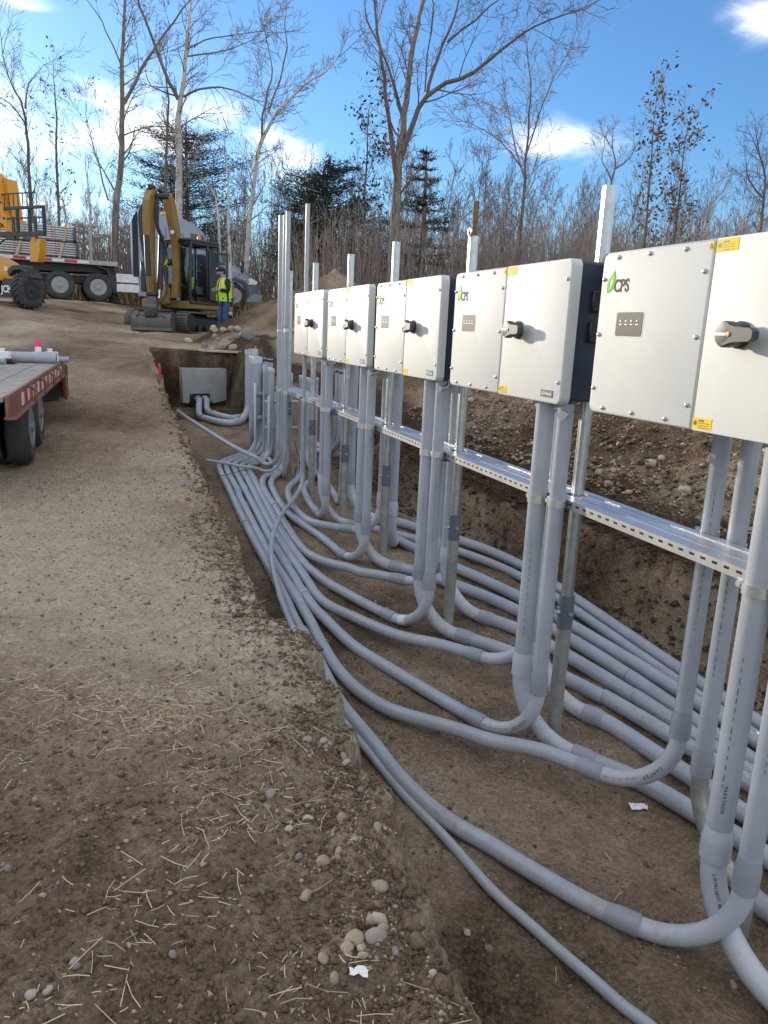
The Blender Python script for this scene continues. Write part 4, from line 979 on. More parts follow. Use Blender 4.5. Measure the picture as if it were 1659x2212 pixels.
# ------------------------------------------------------------------ wheels
def wheel(parent, c, ax, R_, wd, rimr, rimmat, name='wheel', dual=False, lugs=0, inner=None):
    """tyre and rim as parts; c is the centre of the outer face, ax points outwards"""
    c = np.asarray(c, float); ax = np.asarray(ax, float); ax = ax/np.linalg.norm(ax)
    t = MB()
    t.lathe([(rimr, -0.02), (rimr+0.04, 0.0), (R_*0.86, 0.005), (R_*0.96, -0.03), (R_, -0.07), (R_, -wd+0.07), (R_*0.96, -wd+0.03), (R_*0.8, -wd), (rimr, -wd+0.02)], c, ax, 36)
    if dual: t.lathe([(rimr, -wd-0.06), (R_*0.9, -wd-0.04), (R_, -wd-0.10), (R_, -2*wd+0.03), (R_*0.92, -2*wd-0.02), (rimr, -2*wd)], c, ax, 36)
    u = np.cross(ax, (0, 0, 1)); u /= np.linalg.norm(u); up = np.cross(u, ax)
    for k in range(lugs):
        th = 2*math.pi*k/lugs; rd = math.cos(th)*u + math.sin(th)*up; tg = -math.sin(th)*u + math.cos(th)*up
        for sgn, off in ((1, -wd*0.27), (-1, -wd*0.73)):
            rr = rd if sgn > 0 else math.cos(th+math.pi/lugs)*u + math.sin(th+math.pi/lugs)*up
            tt = np.cross(ax, rr)
            Rm = np.array([tt*0.86 + ax*0.5*sgn, ax*0.86 - tt*0.5*sgn, rr]).T
            t.box(c + ax*off + rr*(R_+0.012), (R_*0.10, wd*0.50, 0.05), Rm)
    w_ = t.build(name, M['rubber'], parent)
    rm = MB(); rm.lathe([(rimr+0.005, 0.0), (rimr-0.01, 0.005), (rimr-0.03, -0.05), (rimr*0.62, -0.07 if not dual else -0.11), (rimr*0.55, -0.04), (rimr*0.30, -0.035), (rimr*0.28, 0.02), (rimr*0.1, 0.03)], c, ax, 30)
    r_ = rm.build('rim', rimmat, w_)
    nb = MB()
    for k in range(10):
        th = 2*math.pi*k/10; rd = math.cos(th)*u + math.sin(th)*up
        nb.cyl(c + ax*-0.06 + rd*rimr*0.46, c + ax*0.0 + rd*rimr*0.46, rimr*0.055, 6)
    nb.build('wheel_nut', M['black'] if rimmat is M['alu'] else M['galv'], w_)
    hl = MB()
    for k in range(10):
        th = 2*math.pi*(k+.5)/10; rd = math.cos(th)*u + math.sin(th)*up
        hl.cyl(c + ax*-0.08 + rd*rimr*0.74, c + ax*(-0.052 if not dual else -0.07) + rd*rimr*0.74, rimr*0.07, 8)
    hl.build('hand_hole', M['black'], w_)
    return w_

# ------------------------------------------------------------------ excavator
def build_excavator():
    base = on_y(340, 705, 20.6); base[2] = gz(base[0], base[1])
    ex = thing('excavator', 'yellow tracked excavator with raised folded boom and wide ditching bucket', 'excavator', base)
    O = np.array(base)
    def frame(deg, off=(0, 0, 0)):
        c, s = math.cos(math.radians(deg)), math.sin(math.radians(deg))
        Rm = np.array([[c, -s, 0], [s, c, 0], [0, 0, 1]]); o = O + np.asarray(off, float)
        return (lambda x, y, z: o + Rm @ np.array([x, y, z])), Rm
    # local frames: x towards the viewer's right, y to the rear, z up
    T, TR = frame(-20, (0.38, 1.3, 0))
    for sx in (-0.88, 0.88):
        b = MB(); n = 44; pts = []
        Lh, hz, rr = 1.05, 0.30, 0.285
        per = 2*2*Lh + 2*math.pi*rr
        for k in range(n):
            s = per*k/n
            if s < 2*Lh: p = (-Lh+s, 0.0+2*rr); a = 0
            elif s < 2*Lh+math.pi*rr: t = (s-2*Lh)/rr; p = (Lh+rr*math.sin(t), rr+rr*math.cos(t)); a = -t
            elif s < 4*Lh+math.pi*rr: p = (Lh-(s-2*Lh-math.pi*rr), 0.0); a = math.pi
            else: t = (s-4*Lh-math.pi*rr)/rr; p = (-Lh-rr*math.sin(t), rr-rr*math.cos(t)); a = math.pi-t
            Ry = np.array([[1, 0, 0], [0, math.cos(a), -math.sin(a)], [0, math.sin(a), math.cos(a)]])
            ctr = T(sx, p[0], p[1]+0.02)
            b.box(ctr, (0.46, per/n*0.93, 0.035), TR @ Ry, 0.006)
            b.box(ctr + TR @ Ry @ np.array([0, 0.03, 0.025]), (0.46, 0.022, 0.03), TR @ Ry)
        tk = b.build('track', M['mudsteel'], ex)
        q = MB(); q.box(T(sx, 0, 0.30), (0.30, 2.0, 0.30), TR, 0.05)
        for y in (-1.03, 1.03): q.lathe([(0.10, -0.2), (0.24, -0.19), (0.24, 0.19), (0.10, 0.2)], T(sx, y, 0.305), TR @ np.array([1, 0, 0]), 20)
        for y in (-0.6, -0.2, 0.2, 0.6): q.lathe([(0.05, -0.21), (0.11, -0.2), (0.11, 0.2), (0.05, 0.21)], T(sx, y, 0.16), TR @ np.array([1, 0, 0]), 14)
        q.build('track_frame', M['blackpaint'], tk)
    q = MB(); q.box(T(0, 0, 0.42), (1.35, 0.95, 0.30), TR, 0.06); q.box(T(0, -0.75, 0.34), (0.9, 0.7, 0.16), TR, 0.03); q.build('undercarriage', M['blackpaint'], ex)
    # dozer blade at the rear, seen between the tracks
    q = MB(); q.box(T(0, 1.55, 0.32), (2.1, 0.12, 0.45), TR, 0.03); q.build('dozer_blade', M['mudsteel'], ex)
    U, UR = frame(-30, (0.42, 1.25, 0))
    q = MB(); q.cyl(U(0, 0, 0.55), U(0, 0, 0.72), 0.55, 30); q.build('slew_ring', M['blackpaint'], ex)
    q = MB(); q.box(U(0.0, 0.25, 0.80), (2.05, 1.9, 0.18), UR, 0.03); q.box(U(0.55, -0.72, 0.82), (0.95, 0.10, 0.22), UR, 0.02); q.box(U(-0.12, -0.70, 1.0), (0.40, 0.35, 0.50), UR, 0.05)
    q.prism([(-0.3, 0.7), (0.05, 0.7), (0.10, 1.15), (0.02, 1.42), (-0.10, 1.45), (-0.2, 1.1)], U(0, -1.0, 0), UR @ np.array([1, 0, 0]), (0, 0, 1.), 0.12)
    q.build('upper_frame', M['catyellow'], ex)
    q = MB(); q.box(U(-0.45, 0.5, 1.20), (1.05, 1.35, 0.62), UR, 0.08); q.box(U(0.1, 1.10, 1.25), (1.95, 0.35, 0.78), UR, 0.10); q.box(U(1.0, 0.72, 1.15), (0.06, 0.55, 0.72), UR, 0.02)
    q.build('engine_cover', M['catyellow'], ex)
    q = MB(); q.box(U(-0.47, 0.10, 1.16), (0.85, 0.30, 0.52), UR, 0.03); q.build('side_cover', M['blackpaint'], ex)
    # cab
    x0, x1, y0, y1, z0, z1 = 0.08, 1.03, -0.72, 0.50, 0.90, 2.60
    cab = MB(); pw = 0.075
    def pil(xa, ya, za, xb, yb, zb, wx=pw, wy=pw): cab.bar(U(xa, ya, za), U(xb, yb, zb), wx, wy, up=tuple(UR @ np.array([0, 1, 0.01])), bev=0.012)
    pil(x0, y0, z0, x0, y0+0.05, z1); pil(x1, y0, z0, x1, y0+0.05, z1); pil(x0, y1, z0, x0, y1, z1); pil(x1, y1, z0, x1, y1, z1); pil(x1, 0.02, z0, x1, 0.02, z1)
    for z in (z0, z1): 
        pil(x0, y0, z, x1, y0, z); pil(x0, y1, z, x1, y1, z); pil(x0, y0, z, x0, y1, z); pil(x1, y0, z, x1, y1, z)
    pil(x0, y0+0.02, 1.36, x1, y0+0.02, 1.36, 0.04, 0.03)
    cf = cab.build('cab', M['blackpaint'], ex)
    q = MB(); q.box(U((x0+x1)/2, (y0+y1)/2-0.03, z1+0.06), (1.06, 1.34, 0.09), UR, 0.035); q.build('roof', M['blackpaint'], cf)
    q = MB(); q.box(U((x0+x1)/2, y0+0.02, 1.93), (x1-x0-.08, 0.012, 1.05), UR); q.build('front_window', M['glass'], cf)
    q = MB(); q.box(U((x0+x1)/2, y0-0.005, 1.14), (x1-x0-.08, 0.012, 0.40), UR); q.build('front_window', M['glass'], cf)
    q = MB(); q.box(U((x0+x1)/2, y1, 1.95), (x1-x0-.08, 0.012, 0.9), UR); q.build('rear_window', M['glass'], cf)
    q = MB(); q.box(U(x1, 0.26, 1.8), (0.012, 0.42, 1.2), UR); q.build('side_window', M['glass'], cf)
    q = MB(); q.box(U(x0, -0.1, 1.75), (0.012, 1.1, 1.3), UR); q.build('side_window', M['glass'], cf)
    # open door swung back along the side
    dq = MB(); D0 = (x1+0.06, 0.06); D1 = (x1+0.16, 0.72)
    for (za, zb) in ((0.98, 1.04), (2.36, 2.42), (1.55, 1.59)): dq.bar(U(*D0, (za+zb)/2), U(*D1, (za+zb)/2), 0.05, zb-za, bev=0.01)
    for d in (D0, D1): dq.bar(U(*d, 0.98), U(*d, 2.42), 0.05, 0.06, up=tuple(UR @ np.array([0, 1, 0])), bev=0.01)
    dr = dq.build('door', M['blackpaint'], ex)
    q = MB(); q.add([U(*D0, 1.02), U(*D1, 1.02), U(*D1, 2.38), U(*D0, 2.38)], [(0, 1, 2, 3)]); q.build('window', M['glass'], dr, 0)
    q = MB(); q.box(U(0.60, 0.05, 1.18), (0.50, 0.48, 0.16), UR, 0.05); q.box(U(0.60, 0.30, 1.58), (0.46, 0.13, 0.66), UR, 0.05); q.box(U(0.60, 0.31, 1.98), (0.26, 0.09, 0.18), UR, 0.03); q.build('seat', M['black'], ex)
    q = MB(); 
    for x in (0.32, 0.88): q.box(U(x, -0.15, 1.25), (0.12, 0.42, 0.26), UR, 0.03); q.tube([U(x, -0.28, 1.36), U(x, -0.30, 1.50), U(x, -0.31, 1.56)], [0.015, 0.015, 0.03], 8)
    q.box(U(0.26, -0.55, 1.62), (0.16, 0.06, 0.13), UR, 0.01); q.build('control_console', M['black'], ex)
    q = MB(); q.box(U(0.48, -0.10, 1.48), (0.20, 0.03, 0.36), UR, 0.02); q.build('safety_vest', M['vest'], ex)
    q = MB(); q.lathe([(0.055, 0), (0.058, 0.02), (0.05, 0.10), (0.03, 0.125)], U(0.78, -0.05, z1+0.14), n=16); bq = q.build('beacon', M['amber'], ex)
    q = MB(); q.lathe([(0.06, -0.04), (0.06, 0.0)], U(0.78, -0.05, z1+0.14), n=16); q.build('beacon_base', M['black'], bq)
    q = MB(); c = U(0.62, -0.62, z1+0.15); q.tube([c + 0.075*(math.cos(t)*UR[:, 0] + math.sin(t)*np.array([0, 0, 1.])) for t in np.linspace(0, 2*math.pi, 20)], 0.012, 6); q.cyl(c-np.array([0, 0, .13]), c-np.array([0, 0, .07]), 0.012, 6); q.build('ring_mirror', M['black'], ex)
    for dx, mt in ((-0.09, 'alu'), (0.06, 'yellow')):
        q = MB(); c = U(x0+dx, y0-0.10, 2.05); q.lathe([(0.10, 0.02), (0.11, 0.0), (0.06, -0.04)], c, -UR[:, 1], 20); q.tube([c, U(x0+0.12, y0-0.1, 1.95), U(x0+0.25, y0-0.03, 1.75)], 0.012, 6); q.build('mirror', M[mt], ex)
    # boom: lower section up from the swing post, stick hanging down in front
    B, BR = frame(-9, (0.10, 0.30, 0))
    e1, e3 = BR[:, 1], np.array([0, 0, 1.])
    def slab(poly, xc, wd, m, nm, par=ex): # poly in (y, z)
        return MB().prism([(p[0], p[1]) for p in poly], B(xc+wd/2, 0, 0), e1, e3, -wd if np.dot(np.cross(e1, e3), BR[:, 0]) > 0 else wd).build(nm, m, par, 30)
    slab([(-0.15, 1.00), (0.14, 1.05), (0.30, 1.9), (0.20, 2.75), (-0.20, 3.70), (-0.42, 3.86), (-0.52, 3.72), (-0.40, 3.3), (-0.10, 2.55), (-0.02, 1.9)], 0.42, 0.20, M['catyellow'], 'boom')
    slab([(-0.40, 3.92), (-0.62, 3.95), (-0.90, 3.60), (-0.92, 2.6), (-0.80, 1.30), (-0.70, 1.00), (-0.60, 1.02), (-0.58, 2.2), (-0.52, 3.2)], -0.04, 0.20, M['catyellow'], 'stick')
    q = MB(); q.cyl(B(-0.10, -0.48, 3.76), B(0.46, -0.48, 3.76), 0.085, 16); q.cyl(B(-0.16, -0.72, 1.06), B(0.16, -0.72, 1.06), 0.06, 14); q.box(B(-0.03, -0.55, 3.98), (0.17, 0.26, 0.16), BR, 0.03); q.build('pivot_pin', M['blackpaint'], ex)
    q = MB(); q.cyl(B(0.02, -0.98, 1.55), B(0.02, -1.02, 2.65), 0.075, 16); cy = q.build('hydraulic_cylinder', M['blackpaint'], ex); q = MB(); q.cyl(B(0.20, -0.62, 1.2), B(0.20, -0.45, 2.7), 0.085, 16); cy2 = q.build('hydraulic_cylinder', M['blackpaint'], ex); q = MB(); q.cyl(B(0.12, -0.42, 3.98), B(0.34, -0.02, 3.62), 0.06, 12); q.build('hydraulic_cylinder', M['blackpaint'], ex)
    q = MB(); q.cyl(B(0.02, -0.98, 1.56), B(0.02, -0.92, 1.15), 0.035, 12); q.build('cylinder_rod', M['chrome'], cy); q = MB(); q.cyl(B(0.20, -0.62, 1.32), B(0.20, -0.70, 0.95), 0.035, 12); q.build('cylinder_rod', M['chrome'], cy2)
    q = MB(); rs = random.Random(5)
    for k in range(9):
        x = [-0.24, -0.21, -0.18, 0.14, 0.17, 0.20, 0.24, 0.40, 0.44][k]; o_ = rs.uniform(-.05, .05)
        if k < 3: pts = [B(-0.10, -0.55, 3.75), B(x-0.06, -0.75, 3.35), B(x, -0.9+o_, 2.8), B(x+0.04, -0.85, 2.3), B(-0.12, -0.9, 1.9+o_*3)]
        elif k < 7: pts = [B(0.14, -0.5, 3.8), B(x-.04, -0.62, 3.4), B(x, -0.66+o_, 2.9), B(x+0.10, -0.55, 2.55+o_*2), B(x+0.13, -0.5, 2.2), B(x+0.02, -0.6, 1.8)]
        else: pts = [B(0.28, -0.45, 1.9), B(x, -0.75, 1.6), B(x+0.10, -0.85, 1.2), B(x, -0.9, 0.9+o_), B(0.2, -0.85, 0.75)]
        q.tube(catmull(pts, 0.08), 0.028 if k < 7 else 0.018, 7)
    q.build('hydraulic_hose', M['black'], ex)
    q = MB(); q.box(B(0.30, -0.52, 3.30), (0.12, 0.06, 0.11), BR, 0.02); q.build('work_light', M['yellow'], ex)
    q = MB(); c = B(0.50, -0.40, 2.82); q.lathe([(0.055, 0), (0.06, 0.03), (0.03, 0.09)], c, BR[:, 1], 14); q.build('boom_light', M['lamp'], ex)
    q = MB(); q.box(B(-0.32, -0.55, 1.55), (0.16, 0.12, 0.85), BR, 0.02); q.build('valve_guard', M['blackpaint'], ex)
    q = MB(); q.box(B(0.16, -0.35, 1.05), (0.30, 0.5, 0.55), BR, 0.06); q.box(B(-0.34, -0.3, 0.84), (0.25, 0.3, 0.18), BR, 0.02); q.build('swing_post', M['catyellow'], ex)
    # coupler, tilt head and bucket
    q = MB(); q.box(B(0.0, -0.72, 0.84), (0.30, 0.24, 0.26), BR, 0.05); q.cyl(B(-0.2, -0.74, 0.70), B(0.2, -0.74, 0.70), 0.12, 18); q.box(B(-0.21, -0.76, 0.62), (0.06, 0.16, 0.34), BR, 0.02); q.box(B(0.23, -0.76, 0.58), (0.08, 0.14, 0.42), BR, 0.02); q.box(B(0.02, -0.74, 0.52), (0.52, 0.22, 0.12), BR, 0.03); q.build('coupler', M['mudsteel'], ex)
    KO, KR = frame(4, (0.05, -0.52, 0))
    prof = [(0.06, 0.56), (-0.22, 0.52), (-0.34, 0.36), (-0.34, 0.20), (-0.26, 0.05), (-0.18, 0.0), (-0.20, 0.06), (-0.28, 0.20), (-0.28, 0.35), (-0.18, 0.47), (0.06, 0.52)]
    q = MB(); hw = 0.58
    n1 = KR[:, 1]
    q.prism(prof, KO(-hw, 0, 0), n1, (0, 0, 1.), 2*hw)
    for x in (-hw, hw-0.03): q.prism([(0.06, 0.56), (-0.22, 0.52), (-0.34, 0.36), (-0.34, 0.20), (-0.26, 0.05), (-0.18, 0.0), (0.25, 0.06), (0.28, 0.30), (0.2, 0.5)], KO(x, 0, 0), n1, (0, 0, 1.), 0.03)
    q.box(KO(0, -0.29, 0.09), (2*hw, 0.02, 0.10), KR, 0.004); q.box(KO(0, 0.0, 0.55), (2*hw, 0.10, 0.04), KR, 0.01)
    bk = q.build('bucket', M['mudsteel'], ex, 30)
    q = MB()
    for s in (-1, 1):
        q.cyl(KO(0.08*s, -0.20, 0.60), KO(0.50*s, -0.10, 0.62), 0.035, 10); q.tube(catmull([KO(0.1*s, -0.33, 0.50), KO(0.22*s, -0.40, 0.44), KO(0.32*s, -0.37, 0.47), KO(0.42*s, -0.3, 0.40)], 0.05), 0.014, 6)
    q.box(KO(0, -0.30, 0.52), (0.34, 0.16, 0.22), KR, 0.04); q.build('tilt_mechanism', M['blackpaint'], bk)
    q = MB(); q.box(KO(-0.40, -0.30, 0.52), (0.05, 0.06, 0.14), KR, 0.01); q.build('latch', M['catyellow'], bk)
build_excavator()
bpy.data.objects['excavator'].scale = (0.88, 0.88, 0.88)

# ------------------------------------------------------------------ worker
def build_person():
    p0 = on_y(487, 706, 20.3); gy = gz(p0[0], p0[1]); O = np.array([p0[0], p0[1], gy])
    per = thing('person', 'person in lime safety vest, black hoodie and jeans standing at the excavator, looking down', 'person', O)
    f = np.array([-0.80, -0.60, 0]); f /= np.linalg.norm(f); rt = np.cross(f, [0, 0, 1.])    # facing left and a little towards the camera
    def Q(x, y, z): return Vector(O + rt*x + f*y + np.array([0, 0, z]))
    def skin_obj(name, verts, edges, m, sub=2, parent=per, root=0):
        me = bpy.data.meshes.new(name); me.from_pydata([v[0] for v in verts], edges, []); ob = bpy.data.objects.new(name, me); COL.objects.link(ob)
        md = ob.modifiers.new('s', 'SKIN'); md.use_smooth_shade = True
        for i, v in enumerate(verts):
            sv = me.skin_vertices[0].data[i]; sv.radius = (v[1], v[2] if len(v) > 2 else v[1]); sv.use_root = (i == root)
        s = ob.modifiers.new('d', 'SUBSURF'); s.levels = s.render_levels = sub
        dg = bpy.context.evaluated_depsgraph_get(); m2 = bpy.data.meshes.new_from_object(ob.evaluated_get(dg)); bpy.data.objects.remove(ob)
        m2.materials.clear(); m2.materials.append(m); m2.polygons.foreach_set('use_smooth', [True]*len(m2.polygons))
        ob = bpy.data.objects.new(name, m2); COL.objects.link(ob); adopt(ob, parent); return ob
    k = 0.965
    J = {'pel': Q(0, 0, .92*k), 'bel': Q(0, .04, 1.08*k), 'che': Q(0, .02, 1.28*k), 'neck': Q(0, .05, 1.44*k), 'chin': Q(0, .09, 1.50*k), 'head': Q(0, .12, 1.60*k), 'crown': Q(0, .10, 1.70*k),
         'ls': Q(-.19, .03, 1.38*k), 'le': Q(-.27, .04, 1.12*k), 'lw': Q(-.15, .26, 1.14*k), 'rs': Q(.19, .03, 1.38*k), 're': Q(.27, .06, 1.12*k), 'rw': Q(.10, .27, 1.09*k),
         'lh': Q(-.09, -.0, .86*k), 'lk': Q(-.10, .05, .48*k), 'la': Q(-.10, -.02, .09*k), 'lt': Q(-.11, .15, .04*k), 'rh': Q(.09, 0, .86*k), 'rk': Q(.11, .10, .49*k), 'ra': Q(.12, .06, .09*k), 'rtoe': Q(.13, .22, .04*k)}
    names = list(J); rad = dict(pel=(.15, .12), bel=(.155, .125), che=(.17, .125), neck=(.06, .06), chin=(.062, .07), head=(.078, .098), crown=(.05, .06), ls=(.075, .075), le=(.052, .052), lw=(.035, .035), rs=(.075, .075), re=(.052, .052), rw=(.035, .035), lh=(.095, .10), lk=(.064, .066), la=(.042, .045), lt=(.03, .035), rh=(.095, .10), rk=(.064, .066), ra=(.042, .045), rtoe=(.03, .035))
    ed = [('pel', 'bel'), ('bel', 'che'), ('che', 'neck'), ('neck', 'chin'), ('chin', 'head'), ('head', 'crown'), ('che', 'ls'), ('ls', 'le'), ('le', 'lw'), ('che', 'rs'), ('rs', 're'), ('re', 'rw'), ('pel', 'lh'), ('lh', 'lk'), ('lk', 'la'), ('la', 'lt'), ('pel', 'rh'), ('rh', 'rk'), ('rk', 'ra'), ('ra', 'rtoe')]
    skin_obj('body', [(J[n], *rad[n]) for n in names], [(names.index(a), names.index(b)) for a, b in ed], M['skin'])
    g = lambda n, s: (J[n], rad[n][0]*s, rad[n][1]*s)
    skin_obj('hoodie', [g('bel', 1.10), (Q(0, .01, .86*k), .165, .14), g('che', 1.09), (Q(0, .04, 1.43*k), .075, .08), g('ls', 1.14), g('le', 1.2), (Q(-.165, .235, 1.14*k), .045), g('rs', 1.14), g('re', 1.2), (Q(.115, .245, 1.095*k), .045)], [(0, 1), (0, 2), (2, 3), (2, 4), (4, 5), (5, 6), (2, 7), (7, 8), (8, 9)], M['hoodie'])
    skin_obj('jeans', [g('pel', 1.05), g('lh', 1.08), g('lk', 1.18), (Q(-.10, -.02, .10*k), .06), g('rh', 1.08), g('rk', 1.18), (Q(.12, .06, .10*k), .06)], [(0, 1), (1, 2), (2, 3), (0, 4), (4, 5), (5, 6)], M['jeans'])
    for s, a, t in ((-1, 'la', 'lt'), (1, 'ra', 'rtoe')):
        c = J[a]; skin_obj('boot', [(c, .058), (Vector((c.x, c.y, O[2]+.045)), .056, .05), (J[t], .05, .042)], [(0, 1), (1, 2)], M['boot'])
    # vest: two front panels, back panel, shoulder stripes and pockets, as curved sheets just outside the hoodie
    def sheet(name, m, par, us, zs, rx, ry, yo, th=0.012):
        mb = MB(); n = len(us); vs = []
        for j, z in enumerate(zs):
            cx = (z-0.9)/0.5
            for u in us:
                a = math.radians(u); px = math.sin(a)*rx[j]; py = math.cos(a)*ry[j]+yo[j]
                for tt in (0, th): vs.append(Q(px+math.sin(a)*tt, py+math.cos(a)*tt, z*k))
        m_ = len(zs); idx = lambda j, i, t: (j*n+i)*2+t; fs = []
        for j in range(m_-1):
            for i in range(n-1):
                fs += [(idx(j, i, 1), idx(j, i+1, 1), idx(j+1, i+1, 1), idx(j+1, i, 1)), (idx(j, i, 0), idx(j+1, i, 0), idx(j+1, i+1, 0), idx(j, i+1, 0))]
            fs += [(idx(j, 0, 0), idx(j, 0, 1), idx(j+1, 0, 1), idx(j+1, 0, 0)), (idx(j, n-1, 0), idx(j+1, n-1, 0), idx(j+1, n-1, 1), idx(j, n-1, 1))]
        for i in range(n-1): fs += [(idx(0, i, 0), idx(0, i+1, 0), idx(0, i+1, 1), idx(0, i, 1)), (idx(m_-1, i, 0), idx(m_-1, i, 1), idx(m_-1, i+1, 1), idx(m_-1, i+1, 0))]
        mb.add(vs, fs); return mb.build(name, m, par, 60)
    zs = [0.86, 0.98, 1.10, 1.22, 1.32, 1.40, 1.455]; rx = [.195, .195, .20, .205, .20, .17, .12]; ry = [.175, .175, .178, .172, .158, .13, .095]; yo = [.015, .03, .04, .035, .03, .03, .03]
    v1 = sheet('vest', M['vest'], per, np.linspace(8, 80, 7), zs, rx, ry, yo); sheet('vest_panel', M['vest'], per, np.linspace(-80, -14, 7), zs, rx, ry, yo); sheet('vest_back', M['vest'], per, np.linspace(100, 260, 10), zs, rx, ry, yo)
    for a in (26, -38): sheet('stripe', M['pink'], v1, np.linspace(a, a+14, 3), zs[3:], [q+.01 for q in rx[3:]], [q+.012 for q in ry[3:]], yo[3:], 0.006)
    sheet('pocket', M['vest'], v1, np.linspace(18, 70, 5), [0.88, 0.95, 1.02], [.212]*3, [.195]*3, [.02, .025, .03], 0.012)
    sheet('pocket_flap', M['hoodie'], v1, np.linspace(30, 62, 3), [1.235, 1.255], [.222]*2, [.19]*2, [.035, .035], 0.006)
    # gloved hands with fingers, meeting at waist height
    for s, wr, d in ((-1, J['lw'], (0.05, .10, .0)), (1, J['rw'], (-0.09, .06, .03))):
        dv = Vector(rt*d[0] + f*d[1] + np.array([0, 0, d[2]])).normalized(); pm = wr + dv*.085
        side = dv.cross(Vector((0, 0, 1))).normalized(); up = side.cross(dv)
        vs_ = [(wr, .034), (pm, .042, .03)]; es = [(0, 1)]
        skin_obj('glove', vs_, es, M['glove'])
        for fi in range(4):
            o_ = pm + up*(0.030-0.020*fi)*0.9 + dv*0.01; l = (.070, .080, .074, .058)[fi]
            skin_obj('finger', [(o_, .0100), (o_+dv*l*.5-side*s*.008, .0098), (o_+dv*l*.85-side*s*.030, .0088), (o_+dv*l*.80-side*s*.052, .008)], [(0, 1), (1, 2), (2, 3)], M['glove'], 1)
        tb = wr + dv*.045 + up*.030
        skin_obj('thumb', [(tb, .012), (tb+dv*.035+up*.022, .0105), (tb+dv*.066+up*.020-side*s*.01, .009)], [(0, 1), (1, 2)], M['glove'], 1)
    # head details: hair, cap, ears, eyes, nose, mouth, beard
    hc = J['head']; tilt = Vector(f)*0.0
    def el(name, m, c, r3_, n=14):
        mb = MB(); prof = [(math.sin(t), -math.cos(t)) for t in np.linspace(0.02, math.pi-.02, 10)]
        mb.lathe(prof, (0, 0, 0), n=n); c = np.array(c)
        mb.v = [tuple(c + rt*v[0]*r3_[0] + f*v[1]*r3_[1] + np.array([0, 0, v[2]*r3_[2]])) for v in mb.v]
        return mb.build(name, m, per, 60)
    P3 = lambda x, y, z: np.array(hc) + rt*x + f*y + np.array([0, 0, z])
    el('hair', M['hoodie'], P3(0, -.035, .015), (.086, .085, .10)); 
    cp = el('cap', M['hoodie'], P3(0, -.01, .058), (.094, .112, .066)); MB().prism([(-.07, .06), (-.05, .15), (0, .18), (.05, .15), (.07, .06)], P3(0, 0, .042), rt, f, 0.014).build('brim', M['hoodie'], cp)
    MB().lathe([(.018, 0), (.02, .02), (.012, .03)], P3(-.01, .10, .075), f, 12).build('head_lamp', M['lamp'], cp)
    for s in (-1, 1):
        el('ear', M['skin'], P3(.082*s, -.005, -.015), (.014, .024, .034), 8); el('eye', M['ink'], P3(.031*s, .092, .0), (.012, .008, .007), 8)
    el('nose', M['skin'], P3(0, .108, -.028), (.014, .018, .022), 8); el('mouth', M['boot'], P3(0, .092, -.062), (.024, .01, .006), 8); el('beard', M['boot'], P3(0, .062, -.078), (.062, .045, .038), 10)
build_person()

